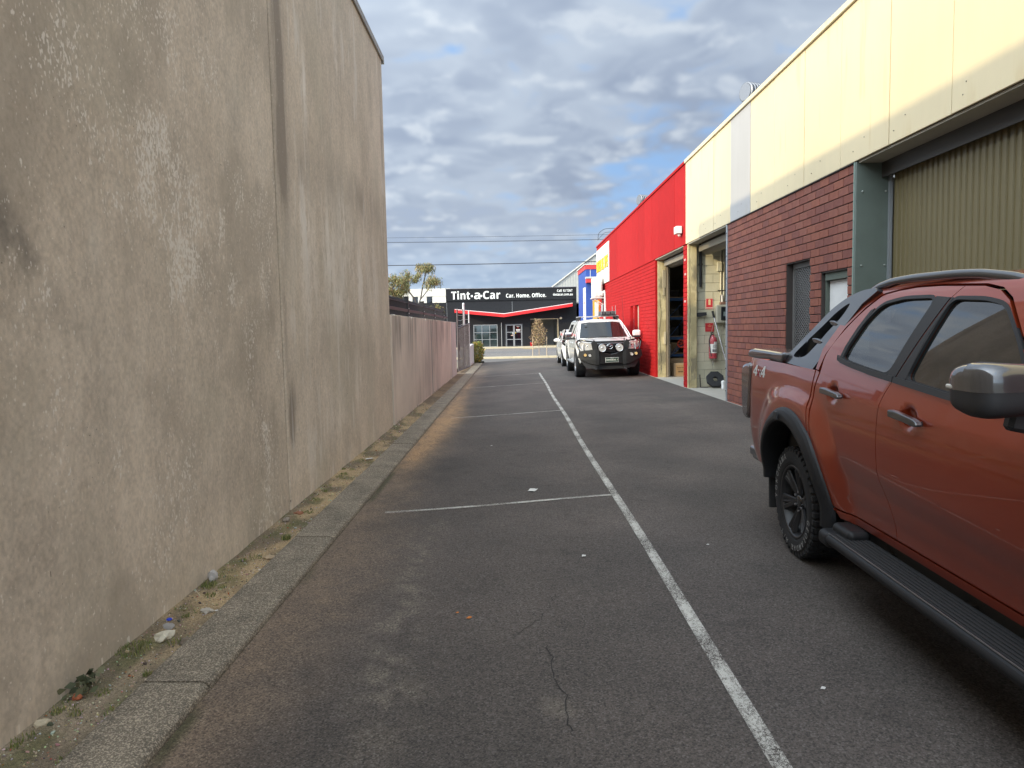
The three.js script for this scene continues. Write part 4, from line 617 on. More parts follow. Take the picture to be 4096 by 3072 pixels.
// ============================================================ THE WORKSHOPS ON THE RIGHT
const FX = 4.04;                                                     // face of the bricks
const brickGrain = tex(512, 512, (u, v, i, j) => { const n = 0.72 + 0.3 * fbm(u * 20, v * 20, 5, 201, 0.6, 20, 20) + 0.12 * (hash(i, j, 6) - 0.5) + 0.12 * (fbm(u * 3, v * 3, 3, 203, 0.5, 3, 3) - 0.5); return [n, n, n]; }, { rx: 1, ry: 1 });
const brickTone = [[0.26, 0.096, 0.068], [0.246, 0.09, 0.066], [0.226, 0.084, 0.065], [0.274, 0.102, 0.071], [0.208, 0.081, 0.066], [0.254, 0.1, 0.075]].map((c) => phys(C(...c), 0.85, { specularIntensity: 0.5, map: brickGrain, bumpMap: bumpFine, bumpScale: 0.002 }));
const redTone = [[0.39, 0.011, 0.012], [0.37, 0.0105, 0.0115], [0.405, 0.012, 0.013]].map((c) => phys(C(...c), 0.8, { map: grain, bumpMap: bumpFine, bumpScale: 0.002, specularIntensity: 0.35 }));
function brickWall(parent, z0, z1, y0, y1, x, open, mats, { len = 0.262, course = 0.11, gap = 0.011, keep = 300, eye = new THREE.Vector3(0, 1.54, 0), ok = () => true, part = 'brick', depth = 0.05 } = {}) {
  const list = [];
  const rows = Math.round((y1 - y0) / course), ch = (y1 - y0) / rows;
  for (let r = 0; r < rows; r++) {
    const ya = y0 + r * ch, yb = ya + ch; let za = z0 - (r % 2 ? len / 2 : 0);
    for (; za < z1; za += len) {
      let spans = [[Math.max(za, z0), Math.min(za + len, z1)]];
      for (const [oz0, oz1, oy0, oy1] of open) if (yb > oy0 + 0.02 && ya < oy1 - 0.02) spans = spans.flatMap(([p, q]) => q <= oz0 || p >= oz1 ? [[p, q]] : [[p, Math.min(q, oz0)], [Math.max(p, oz1), q]].filter(([m, n]) => n - m > 0.02));
      for (const [p, q] of spans) if (q - p > 0.035) list.push({ p, q, ya, yb, d: Math.hypot(x - eye.x, (ya + yb) / 2 - eye.y, (p + q) / 2 - eye.z), m: hash(Math.round(p * 100), r, 301) * mats.length | 0, out: 0.004 * hash(Math.round(p * 100), r, 303) });
    }
  }
  list.sort((a, b) => (ok(b) - ok(a)) || a.d - b.d);
  const cache = new Map(), rest = mats.map(() => []);
  list.forEach((b, i) => {
    const w = b.q - b.p - gap, k = w.toFixed(3); let g = cache.get(k); if (!g) { g = chamfer(depth, ch - gap, w, 0.0035); cache.set(k, g); }
    const cx = x + depth / 2 - b.out, cy = (b.ya + b.yb) / 2, cz = (b.p + b.q) / 2;
    if (i < keep) { const m = mesh(part, g, mats[b.m], parent); m.position.set(cx, cy, cz); }
    else { const q = g.clone(), uv = q.attributes.uv, o = hash(i, 3, 9) * 5; for (let n = 0; n < uv.count; n++) uv.setX(n, uv.getX(n) + o); rest[b.m].push(T(q, cx, cy, cz)); }
  });
  rest.forEach((r, i) => { if (r.length) { const m = mesh(part, r, mats[i], parent); m.userData.kind = 'stuff'; } });
}
function backing(parent, z0, z1, y0, y1, x, depth, open, mat) {     // wall body behind the bricks, cut round the openings
  const zs = [z0, ...open.flatMap((o) => [o[0], o[1]]), z1].sort((a, b) => a - b), g = [];
  for (let i = 0; i < zs.length - 1; i++) { const a = zs[i], b = zs[i + 1]; if (b - a < 1e-4) continue; const o = open.find((q) => q[0] <= a + 1e-4 && q[1] >= b - 1e-4);
    if (!o) g.push(bx(x, x + depth, y0, y1, a, b)); else { if (o[2] > y0) g.push(bx(x, x + depth, y0, o[2], a, b)); if (o[3] < y1) g.push(bx(x, x + depth, o[3], y1, a, b)); } }
  mesh('mortar', g, mat, parent);
}
const creamMap = tex(1024, 512, (u, v) => { const b = fbm(u * 5, v * 3, 5, 211, 0.5, 5, 3), s = fbm(u * 60, v * 3, 3, 213, 0.5, 60, 3), n = 0.87 + 0.14 * b + 0.05 * s; return mix3([n, n, n], [n * 0.88, n * 0.83, n * 0.74], 0.7 * sstep(0.6, 0.8, s) * sstep(0.4, 0.7, b)); }, { rx: 0.17, ry: 0.4 });
const cream = std(C(0.66, 0.555, 0.36), 0.8, { map: creamMap }), creamTrim = std(C(0.64, 0.56, 0.39), 0.7, { map: creamMap });
const soffit = plain(C(0.45, 0.42, 0.35)), steelDark = std(C(0.06, 0.055, 0.05), 0.6, { metalness: 0.4 }), galvStrip = std(C(0.33, 0.35, 0.37), 0.5, { metalness: 0.5 });
const stained = std(C(1, 1, 1), 0.95, { map: tex(512, 1024, (u, v) => { const a = fbm(u * 6, v * 9, 5, 221, 0.55, 6, 9), b = fbm(u * 24, v * 20, 4, 223, 0.55, 24, 20), c = mix3([0.56, 0.47, 0.27], [0.38, 0.31, 0.17], sstep(0.4, 0.65, a)); return mix3(c.map((q) => q * (0.8 + 0.4 * b)), [0.16, 0.14, 0.1], 0.7 * sstep(0.58, 0.7, fbm(u * 5 + 2, v * 5, 5, 225, 0.6, 5, 5))); }, { rx: 0.5, ry: 0.3 }), bumpMap: bumpFine, bumpScale: 0.006 });
const roomWall = plain(C(0.36, 0.34, 0.29));
{ // ---------- cream unit
  const b = thing('cream_workshop', 'workshop unit with cream panel fascia over dark red brick wall', 'building');
  const open = [[-10.48, -9.65, 1.08, 2.4], [-9.3, -8.57, 0.13, 2.18]];
  const mortar = plain(C(0.05, 0.04, 0.036));
  backing(b, -13.3, -8.42, -0.1, 3.39, FX + 0.012, 0.21, open, mortar);
  brickWall(b, -13.29, -8.43, 0.03, 3.385, FX, open, brickTone, { ok: (q) => !(q.ya < 1.2 && q.p > -10.6) });
  // far brick wall past the olive door, out of frame
  backing(b, -2.3, 6.3, -0.1, 3.39, FX + 0.012, 0.21, [], mortar); brickWall(b, -2.29, 6.29, 0.03, 3.385, FX, [], brickTone, { keep: 0 });
  // fascia sheets
  const zs = [-16.4, -15.25, -14.15, -13.08, -12.0, -10.92, -9.83, -8.76, -7.65, -6.58, -5.5, -4.4, -3.3, -2.2, -1.1, 0, 1.1, 2.2, 3.3, 4.4, 5.5, 6.3];
  const grey = std(C(0.40, 0.39, 0.385), 0.8, { map: creamMap });
  for (let i = 0; i < zs.length - 1; i++) { const m = mesh('fascia_panel', bx(FX - 0.02 - 0.003 * (i % 2), FX + 0.004, 3.40, 5.2, zs[i] + 0.007, zs[i + 1] - 0.007, 0.003), i === 3 ? grey : cream, b); if (i === 3) m.userData.label = 'unpainted grey fascia panel';
    for (const y of [3.52, 3.62]) mesh('screw', T(new THREE.SphereGeometry(0.007, 6, 4), FX - 0.024, y, zs[i] + 0.1 + 0.7 * hash(i, y * 10 | 0, 3)), std(C(0.2, 0.17, 0.13)), m); }
  mesh('fascia_backing', bx(FX + 0.006, FX + 0.21, 3.41, 5.18, -16.4, 6.3), std(C(0.1, 0.09, 0.08)), b);
  for (let z = -16.4; z < 6; z += 3.05) mesh('parapet_cap', bx(FX - 0.055, FX + 0.3, 5.205, 5.285, z + 0.003, Math.min(z + 3.047, 6.3), 0.006), creamTrim, b);
  mesh('drip_strip', bx(FX - 0.02, FX + 0.01, 3.387, 3.397, -13.3, -8.42), steelDark, b);
  mesh('roof', bx(FX + 0.22, 12, 4.85, 4.95, -16.4, 6.3), std(C(0.4, 0.4, 0.4), 0.5, { metalness: 0.3 }), b);
  // security window with expanded mesh
  const win = mesh('window', [bx(FX + 0.1, FX + 0.13, 1.08, 1.12, -10.475, -9.655), bx(FX + 0.1, FX + 0.13, 2.33, 2.4, -10.475, -9.655), bx(FX + 0.1, FX + 0.13, 1.123, 2.327, -10.475, -10.42), bx(FX + 0.1, FX + 0.13, 1.123, 2.327, -9.69, -9.655)], std(C(0.13, 0.125, 0.12), 0.6), b);
  mesh('pane', bx(FX + 0.15, FX + 0.156, 1.123, 2.327, -10.418, -9.692), phys(C(0.05, 0.05, 0.05), 0.25), win);
  { const w = []; const z0 = -10.415, z1 = -9.695, y0 = 1.13, y1 = 2.32, dz = 0.036, dy = 0.1; for (let k = -30; k < 60; k++) for (const s of [1, -1]) { let za = z0, zb = z1, ya = y0 + k * dy * 0.5, yb = ya + s * (z1 - z0) / dz * dy * 0.25; const c = (t) => [lerp(za, zb, t), lerp(ya, yb, t)]; let t0 = 0, t1 = 1; const f = (y) => (y - ya) / (yb - ya); const lo = Math.min(f(y0), f(y1)), hi = Math.max(f(y0), f(y1)); t0 = Math.max(0, lo); t1 = Math.min(1, hi); if (t1 - t0 < 0.02) continue; const p = c(t0), q = c(t1); w.push(bar([FX + 0.11, p[1], p[0]], [FX + 0.11, q[1], q[0]], 0.006, 0.009)); } mesh('security_mesh', w, std(C(0.2, 0.195, 0.19), 0.5, { metalness: 0.5 }), win); }
  mesh('lintel', bx(FX + 0.013, FX + 0.2, 2.401, 2.415, -10.48, -9.65), steelDark, win);
  // white door leaf in the narrow opening
  const dr = mesh('door', bx(FX + 0.1, FX + 0.135, 0.13, 2.08, -9.255, -8.575, 0.004), plain(C(0.68, 0.68, 0.67), 0.7), b);
  mesh('door_frame', [bx(FX + 0.06, FX + 0.16, 0.13, 2.178, -9.298, -9.26), bx(FX + 0.04, FX + 0.16, 2.085, 2.178, -9.257, -8.572)], plain(C(0.1, 0.12, 0.1)), dr);
  // steel corner guard at the left end of the bricks
  const gd = mesh('corner_guard', bx(FX - 0.014, FX + 0.05, 0.05, 3.4, -13.36, -13.3, 0.004), galvStrip, b); for (let k = 0; k < 8; k++) mesh('bolt', T(new THREE.SphereGeometry(0.014, 8, 5), FX - 0.018, 0.3 + k * 0.42, -13.33), std(C(0.15, 0.15, 0.15), 0.5, { metalness: 0.7 }), gd);
  mesh('guard_return', bx(FX + 0.053, FX + 0.23, 0.05, 3.4, -13.36, -13.302), plain(C(0.3, 0.28, 0.24)), b);
  // green steel jamb and olive ribbed door
  const green = std(C(0.12, 0.148, 0.128), 0.55, { map: grain });
  const jm = mesh('door_jamb', [bx(FX - 0.012, FX + 0.4, 0.03, 3.39, -8.418, -8.36, 0.004)], green, b); mesh('jamb_edge', bx(FX - 0.016, FX + 0.012, 0.03, 3.395, -8.421, -8.40), std(C(0.2, 0.27, 0.23), 0.5), jm);
  for (const y of [0.6, 1.4, 2.2, 3.05]) for (const x of [0.06, 0.33]) mesh('bolt', T(new THREE.SphereGeometry(0.013, 8, 5), FX + x, y, -8.357), std(C(0.3, 0.33, 0.3), 0.5, { metalness: 0.4 }), jm);
  mesh('guide_rail', [bx(FX + 0.36, FX + 0.395, 0.05, 3.3, -8.357, -8.32), bx(FX + 0.36, FX + 0.395, 0.05, 3.3, -2.4, -2.36)], galvStrip, b);
  const olive = std(C(0.155, 0.124, 0.056), 0.5, { map: weather });
  { const pts = [], p = 0.094; for (let z = -8.3; z < -2.42; z += p) pts.push([z, 0], [z + p * 0.42, 0], [z + p * 0.5, -0.016], [z + p * 0.92, -0.016]); pts.push([-2.4, 0]); const P = []; for (let i = 0; i < pts.length - 1; i++) { const [a, c] = pts[i], [d, e] = pts[i + 1], x0 = FX + 0.40 + c, x1 = FX + 0.40 + e; P.push(x0, 0.06, a, x1, 3.3, d, x1, 0.06, d, x0, 0.06, a, x0, 3.3, a, x1, 3.3, d); } mesh('ribbed_door', soup(P), olive, b); }
  mesh('door_rail', bx(FX + 0.365, FX + 0.43, 0.045, 0.12, -8.31, -2.41), olive, b);
  mesh('door_header', [bx(FX + 0.3, FX + 0.45, 3.24, 3.39, -8.357, -2.31), bx(FX + 0.012, FX + 0.3, 3.375, 3.398, -8.357, -2.31)], soffit, b);
  mesh('door_header', bx(FX + 0.28, FX + 0.298, 3.2, 3.4, -8.357, -2.31), steelDark, b);
  mesh('jamb', bx(FX + 0.013, FX + 0.45, 0.03, 3.39, -2.36, -2.3), green, b);
  // entrance bay: lintel, rolled door, floor, room shell
  mesh('soffit', bx(FX + 0.0, FX + 0.22, 3.375, 3.398, -16.26, -13.37), soffit, b);
  const roll = T(new THREE.CylinderGeometry(0.17, 0.17, 2.86, 24, 1, false).rotateX(Math.PI / 2), FX + 0.44, 3.3, -14.8); mesh('rolled_door', roll, std(C(0.13, 0.11, 0.08), 0.5, { map: weather }), b);
  mesh('bottom_bar', bx(FX + 0.23, FX + 0.27, 3.2, 3.33, -16.2, -13.42), std(C(0.2, 0.17, 0.12), 0.6, { map: weather }), b);
  mesh('floor', bx(FX - 0.02, 11.5, -0.1, 0.105, -16.42, -2.37), concrete, b);
  mesh('room_wall', [bx(11.5, 11.7, 0, 4.85, -16.4, 6.3), bx(FX + 0.25, 11.5, 0.1, 4.85, -2.36, -2.2)], roomWall, b);
  mesh('room_wall', bx(FX + 0.24, FX + 0.3, 0.105, 4.85, -13.3, -8.43), plain(C(0.45, 0.42, 0.34)), b);
}
{ // ---------- party wall of cream painted blocks with a stained concrete nib
  const b = thing('party_wall', 'cream painted concrete block wall inside the open bay', 'wall');
  const bm = [[0.66, 0.62, 0.46], [0.64, 0.6, 0.445], [0.675, 0.635, 0.475]].map((c) => std(C(...c), 0.85, { map: grain, bumpMap: bumpFine, bumpScale: 0.003 }));
  const z = -16.42; let n = 0;
  mesh('mortar', bx(FX + 0.215, 11.4, 0.1, 4.8, z - 0.2, z - 0.012), plain(C(0.36, 0.335, 0.25)), b);
  for (let r = 0; r < 17; r++) for (let c = -1; c < 9; c++) { const x0 = Math.max(FX + 0.22, FX + 0.22 + c * 0.4 + (r % 2 ? 0.2 : 0)), x1 = FX + 0.22 + (c + 1) * 0.4 + (r % 2 ? 0.2 : 0); if (x1 - x0 < 0.05) continue; mesh('block', bx(x0 + 0.004, x1 - 0.004, 0.11 + r * 0.2 + 0.004, 0.11 + (r + 1) * 0.2 - 0.004, z - 0.05, z - 0.004 * hash(r, c, 5), 0.005), bm[hash(r, c, 7) * 3 | 0], b); n++; }
  mesh('concrete_nib', bx(FX + 0.055, FX + 0.213, 0.03, 3.4, -16.68, -16.285, 0.012), stained, b);
  mesh('nib_face', bx(FX + 0.0, FX + 0.053, 0.03, 3.4, -16.33, -16.28, 0.01), stained, b);
}
{ // ---------- red unit
  const b = thing('red_workshop', 'bright red painted workshop with brick wall and panel fascia', 'building');
  const open = [[-24.12, -23.6, 1.05, 2.22], [-23.25, -22.55, 1.05, 2.24]];
  backing(b, -33.2, -19.94, -0.1, 3.39, FX + 0.012, 0.21, open, redTone[1]);
  brickWall(b, -33.19, -19.94, 0.02, 3.385, FX, open, redTone, { gap: 0.008, course: 0.105 });
  brickWall(b, -16.69, -16.34, 0.03, 3.385, FX, [], redTone, { gap: 0.008, keep: 80 });
  for (const [y, d] of [[3.05, 0], [2.72, 0.03], [2.1, 0.01]]) { const h = mesh('hinge_scar', rbox(0.02, 0.05, 0.12, 0.006, FX - 0.008, y, -16.5 + d), std(C(0.6, 0.35, 0.33), 0.8, { map: grain }), b); }
  const fz = [-33.2, -30.1, -26.9, -23.6, -22.5, -21.4, -20.3, -19.45, -17.5, -16.4];
  for (let i = 0; i < fz.length - 1; i++) mesh('fascia_panel', bx(FX - 0.02 - 0.002 * (i % 2), FX + 0.004, 3.40, 5.2, fz[i] + 0.006, fz[i + 1] - 0.006, 0.003), redTone[i % 3], b);
  mesh('fascia_backing', bx(FX + 0.006, FX + 0.21, 3.41, 5.18, -33.2, -16.41), redTone[1], b);
  for (let z = -33.25; z < -16.5; z += 3.37) mesh('parapet_cap', bx(FX - 0.05, FX + 0.3, 5.205, 5.275, z + 0.003, z + 3.367, 0.006), redTone[0], b);
  mesh('drip_strip', bx(FX - 0.024, FX + 0.01, 3.387, 3.397, -33.2, -19.95), redTone[2], b);
  mesh('roof', bx(FX + 0.22, 12, 4.85, 4.95, -33.2, -16.62), std(C(0.4, 0.4, 0.4), 0.5, { metalness: 0.3 }), b);
  mesh('end_wall', bx(FX + 0.02, 12, -0.4, 5.18, -33.4, -33.205), redTone[1], b); mesh('room_wall', bx(11.5, 11.7, 0, 4.85, -33.2, -16.62), roomWall, b); mesh('room_wall', bx(FX + 0.24, 11.4, 0.1, 4.85, -33.19, -33), roomWall, b); mesh('room_wall', bx(FX + 0.24, 11.45, 0.1, 4.8, -16.72, -16.63), roomWall, b); mesh('room_wall', bx(FX + 0.225, FX + 0.24, 0.1, 4.8, -33, -20.35), roomWall, b);
  // doorway reveal: cracked concrete
  const jam = mesh('concrete_jamb', bx(FX + 0.056, FX + 0.3, 0.06, 3.37, -20.3, -19.935, 0.012), stained, b);
  { const cr = []; let x = FX + 0.12, pts = []; for (let y = 0.2; y < 2.5; y += 0.12) { x += R(-0.02, 0.02); pts.push([clamp(x, FX + 0.06, FX + 0.2), y, -19.928]); } for (let i = 0; i < pts.length - 1; i++) cr.push(bar(pts[i], pts[i + 1], 0.006, 0.004)); mesh('crack', cr, std(C(0.03, 0.025, 0.02)), jam); mesh('broken_edge', [rbox(0.1, 0.5, 0.05, 0.015, FX + 0.25, 2.85, -19.93), rbox(0.06, 0.22, 0.05, 0.015, FX + 0.24, 2.5, -19.935)], plain(C(0.36, 0.3, 0.2)), jam); }
  const track = mesh('door_track', [bx(FX + 0.31, FX + 0.35, 0.1, 3.25, -19.98, -19.9), bx(FX + 0.355, FX + 0.40, 0.1, 3.3, -20.0, -19.94)], std(C(0.30, 0.24, 0.17), 0.6, { map: weather }), b); mesh('latch_box', rbox(0.06, 0.36, 0.05, 0.01, FX + 0.26, 1.2, -19.9), std(C(0.5, 0.42, 0.28), 0.7, { map: grain }), track);
  mesh('soffit', bx(FX + 0.0, FX + 0.22, 3.375, 3.398, -19.92, -16.7), soffit, b); mesh('bottom_bar', bx(FX + 0.24, FX + 0.3, 3.2, 3.34, -19.9, -16.75), std(C(0.3, 0.27, 0.22), 0.6, { map: weather }), b); mesh('rolled_door', T(new THREE.CylinderGeometry(0.17, 0.17, 3.1, 24).rotateX(Math.PI / 2), FX + 0.47, 3.32, -18.35), std(C(0.13, 0.11, 0.08), 0.5), b);
  mesh('floor', bx(FX - 0.03, 11.5, -0.1, 0.105, -33, -16.43), concrete, b);
  // two narrow windows
  for (const [z0, z1, y1, m] of [[-24.12, -23.6, 2.22, std(C(0.78, 0.77, 0.74), 0.8)], [-23.25, -22.55, 2.24, plain(C(0.42, 0.38, 0.3))]]) { const w = mesh('window', bx(FX + 0.09, FX + 0.11, 1.06, y1 - 0.01, z0 + 0.03, z1 - 0.03), m, b); mesh('frame', [bx(FX + 0.08, FX + 0.12, 1.05, y1, z0, z0 + 0.028), bx(FX + 0.08, FX + 0.12, 1.05, y1, z1 - 0.028, z1)], redTone[1], w); }
}
{ // sign on the red fascia
  const s = thing('battery_sign', 'white sign with yellow capital letters at the far end of the red fascia', 'sign', [FX - 0.03, 3.41, -31]);
  const Wd = 4.1, Hh = 1.62;
  mesh('board', bx(-0.02, 0.005, 0.0, Hh, -2.08, 2.02, 0.004), std(C(0.8, 0.78, 0.73), 0.6, { map: grain }), s);
  const yel = std(S(236, 196, 40), 0.5), blk = std(C(0.02, 0.02, 0.02), 0.6);
  const row = (str, m, off, dx) => { const g = text(str, { h: 0.5, w: Wd * 0.93, depth: 0.008, font: 'sans_bold' }); g.rotateY(-Math.PI / 2); return mesh('lettering', T(g, -0.022 - dx, 0.62 + off, -1.95 + off), m, s); };
  row('BATTERY ALL TYPES', blk, -0.025, 0.0); row('BATTERY ALL TYPES', yel, 0, 0.01);
}
{ // air conditioner on its bracket
  const a = thing('air_conditioner', 'white outdoor air conditioner unit bracketed to the red wall', 'air conditioner', [FX - 0.06, 2.78, -31]);
  const w = std(C(0.74, 0.7, 0.66), 0.5, { map: grain });
  const body = mesh('casing', rbox(0.38, 0.86, 0.95, 0.03, -0.24, 0.48, 0), w, a);
  mesh('side_panel', bx(-0.36, -0.1, 0.1, 0.86, 0.478, 0.488, 0.004), w, body); mesh('valve_cover', [rbox(0.12, 0.5, 0.06, 0.012, -0.16, 0.5, 0.5), rbox(0.17, 0.18, 0.08, 0.012, -0.12, 0.2, 0.505)], w, body);
  for (let k = 0; k < 12; k++) mesh('vent_slot', bx(-0.405, -0.36, 0.16 + k * 0.055, 0.19 + k * 0.055, 0.44, 0.47), std(C(0.12, 0.12, 0.12)), body);
  mesh('tray', bx(-0.48, 0.04, 0.0, 0.04, -0.5, 0.5, 0.01), w, a); for (const z of [-0.4, 0.4]) mesh('bracket', [bar([-0.42, -0.01, z], [0.05, -0.3, z], 0.03, 0.03), bar([0.05, -0.35, z], [0.05, 0.0, z], 0.03, 0.03)], w, a);
  mesh('pipe', [tube([[-0.08, 0.2, 0.52], [0.0, 0.3, 0.6], [0.02, 0.2, 0.66], [0.03, -0.4, 0.68], [0.035, -2.2, 0.68], [0.035, -2.75, 0.68]], 0.045, 40, 10), rbox(0.07, 0.3, 0.12, 0.02, 0.0, -0.8, 0.68)], w, a);
}
{ // small things on the red wall
  const fl = thing('wall_floodlight', 'small square white floodlight at the corner of the red fascia', 'floodlight', [FX - 0.024, 3.7, -16.75]);
  mesh('housing', rbox(0.14, 0.17, 0.24, 0.015, -0.09, 0.06, 0), whitePaint, fl); mesh('lens', bx(-0.165, -0.161, 0.0, 0.12, -0.09, 0.09), std(C(0.6, 0.6, 0.55), 0.2), fl); mesh('sensor', T(new THREE.SphereGeometry(0.04, 12, 8), -0.06, -0.05, 0.02), whitePaint, fl); mesh('bracket', bx(-0.03, 0, 0.0, 0.1, -0.04, 0.04), whitePaint, fl);
  for (const [x, z, y, l, g] of [[5.0, -14.6, 4.95, 'silver ribbed roof vent above the cream fascia', 0], [5.0, -26.4, 4.95, 'silver ribbed roof vent above the red fascia', 0]]) {
    const v = thing('roof_vent', l, 'roof vent', [x, y, z], 0.4, 'roof vents'); const m = std(C(0.24, 0.24, 0.25), 0.36, { metalness: 0.85 });
    mesh('flue', rod([0, 0, 0], [0, 1.05, 0], 0.15, 0.15, 24), m, v); const rings = []; for (let k = 0; k < 8; k++) rings.push(T(new THREE.TorusGeometry(0.17, 0.028, 8, 28).rotateY(Math.PI / 2), -0.27 + k * 0.075, 0, 0)); rings.push(T(new THREE.CylinderGeometry(0.16, 0.16, 0.62, 28).rotateZ(Math.PI / 2), 0, 0, 0)); mesh('cowl', T(merge(rings), 0.02, 1.2, 0), m, v);
  }
  const tv = thing('projecting_sign', 'narrow yellow and red flag sign beyond the air conditioner', 'sign', [FX - 0.28, 1.3, -32.6]);
  mesh('board', bx(-0.02, 0.28, 0, 1.5, -0.03, 0.03), std(S(214, 178, 60), 0.5), tv); mesh('panel', bx(0.06, 0.24, 0.7, 1.4, 0.031, 0.036), whitePaint, tv); mesh('wedge', T(prism([[0.0, 0.0], [0.28, 0.0], [0.0, 0.5]], 0.006, 0), -0.015, 0.05, 0.031), redTone[0], tv); mesh('arm', bar([0.25, 1.2, 0], [0.3, 1.2, 0], 0.03, 0.03), steelDark, tv);
}
// ---------- inside the cream bay
{
  const bz = -16.42;
  const sign = (name, x, y, w, h, draw, label) => { const s = thing(name, label, 'sign', [x, y, bz + 0.002]); mesh('plate', bx(-w / 2, w / 2, -h / 2, h / 2, 0, 0.008, 0.002), std(S(200, 40, 48), 0.6), s); const p = new THREE.PlaneGeometry(w * 0.97, h * 0.97); mesh('print', T(p, 0, 0, 0.011), std(C(1, 1, 1), 0.6, { map: canvasTex(256, Math.round(256 * h / w), draw) }), s); };
  sign('extinguisher_sign', 4.57, 2.03, 0.165, 0.245, (c, w, h) => { c.fillStyle = '#c5303d'; c.fillRect(0, 0, w, h); c.fillStyle = '#dfc79a'; c.fillRect(86, 40, 84, 190); c.fillRect(104, 22, 48, 24); c.fillStyle = '#efe2d4'; c.fillRect(14, h - 62, w - 28, 34); c.fillStyle = '#c5303d'; c.font = 'bold 24px sans-serif'; c.textAlign = 'center'; c.fillText('EXTINGUISHER', w / 2, h - 36); c.strokeStyle = '#efe2d4'; c.lineWidth = 8; c.strokeRect(4, 4, w - 8, h - 8); }, 'red fire extinguisher sign with pale bottle symbol on the block wall');
  sign('instruction_sign', 4.575, 1.49, 0.2, 0.195, (c, w, h) => { c.fillStyle = '#c0262c'; c.fillRect(0, 0, w, h); c.fillStyle = '#e9b98a'; c.font = 'bold 26px sans-serif'; c.textAlign = 'center'; c.fillText('DRY', w / 2, 50); c.fillText('CHEMICAL', w / 2, 80); c.fillText('POWDER', w / 2, 110); c.fillStyle = '#d98076'; for (let k = 0; k < 5; k++) c.fillRect(34, 140 + k * 16, w - 68, 4); }, 'square red notice above the fire extinguisher');
  const e = thing('fire_extinguisher', 'red and white fire extinguisher wrapped in clear plastic on the block wall', 'fire extinguisher', [4.63, 0.77, bz + 0.1]);
  mesh('cylinder', lathe([[0, 0], [0.08, 0.0], [0.092, 0.02], [0.092, 0.42], [0.075, 0.48], [0.035, 0.51], [0.03, 0.55], [0, 0.55]], 24), std(S(190, 28, 44), 0.35), e);
  mesh('label', T(new THREE.CylinderGeometry(0.0935, 0.0935, 0.26, 24, 1, true, -1.1, 2.2), 0, 0.26, 0), std(C(1, 1, 1), 0.5, { map: canvasTex(256, 256, (c) => { c.fillStyle = '#f0ece4'; c.fillRect(0, 0, 256, 256); c.fillStyle = '#b02430'; c.fillRect(0, 0, 120, 50); c.fillStyle = '#333'; for (let k = 0; k < 6; k++) c.fillRect(90, 70 + k * 14, 130, 5); c.fillRect(80, 170, 40, 60); c.fillRect(130, 170, 40, 60); c.fillRect(180, 170, 30, 60); }), side: THREE.DoubleSide }), e);
  mesh('handle', [bar([-0.01, 0.56, 0], [0.1, 0.62, 0.02], 0.02, 0.015), bar([-0.01, 0.55, 0], [0.08, 0.57, 0.02], 0.018, 0.012), rod([0, 0.54, 0], [0, 0.58, 0], 0.02)], std(C(0.5, 0.42, 0.28), 0.4, { metalness: 0.4 }), e);
  mesh('hose', tube([[0, 0.56, 0.02], [-0.07, 0.54, 0.05], [-0.1, 0.4, 0.05], [-0.075, 0.15, 0.07], [-0.06, 0.06, 0.08]], 0.011, 30, 8), std(C(0.03, 0.03, 0.03), 0.6), e);
  mesh('plastic_wrap', T(lathe([[0.03, -0.16], [0.02, -0.1], [0.05, -0.04], [0.105, 0.02], [0.11, 0.3], [0.1, 0.46], [0.06, 0.54]], 14), 0, 0, 0), phys(C(0.95, 0.95, 0.95), 0.12, { transmission: 0.94, thickness: 0, ior: 1.3, side: THREE.DoubleSide }), e);
  mesh('bracket', bx(-0.03, 0.03, 0.3, 0.62, -0.098, -0.09), steelDark, e);
  const cp = thing('black_pipe', 'black vertical pipe hanging on the block wall beside the nib', 'pipe', [4.36, 2.42, bz + 0.035]); mesh('pipe', rod([0, 0, 0], [0, 0.98, 0], 0.03), std(C(0.02, 0.02, 0.022), 0.6), cp); mesh('clip', bx(-0.045, 0.045, 0.5, 0.53, -0.035, 0.03), steelDark, cp);
  const cd = thing('conduit', 'pale electrical conduits running down the block wall', 'conduit', [4.81, 2.15, bz + 0.02]); mesh('pipe', rod([0.02, -0.1, 0], [0.02, 1.3, 0], 0.016), plain(C(0.75, 0.7, 0.55)), cd); mesh('pipe', rod([0.09, -0.2, 0], [0.09, 1.3, 0], 0.016), plain(C(0.75, 0.7, 0.55)), cd); mesh('pipe', rod([0.14, -0.2, 0], [0.14, 1.3, 0], 0.01), steelDark, cd); mesh('switch_box', rbox(0.11, 0.2, 0.06, 0.012, -0.02, 0.72, 0.02), plain(C(0.7, 0.66, 0.5)), cd); mesh('clip', bx(-0.05, 0.16, 0.17, 0.19, -0.015, 0.02), steelDark, cd);
  const br = thing('hook_arm', 'short black bar projecting from the concrete nib', 'bracket', [4.24, 1.78, bz + 0.06]); mesh('arm', prism([[0, 0.05], [0.24, 0.06], [0.25, -0.01], [0.1, -0.045], [0, -0.04]], 0.03, 0.004), std(C(0.03, 0.03, 0.032), 0.6), br); mesh('plate', bx(-0.008, 0.0, -0.08, 0.09, -0.01, 0.05), steelDark, br);
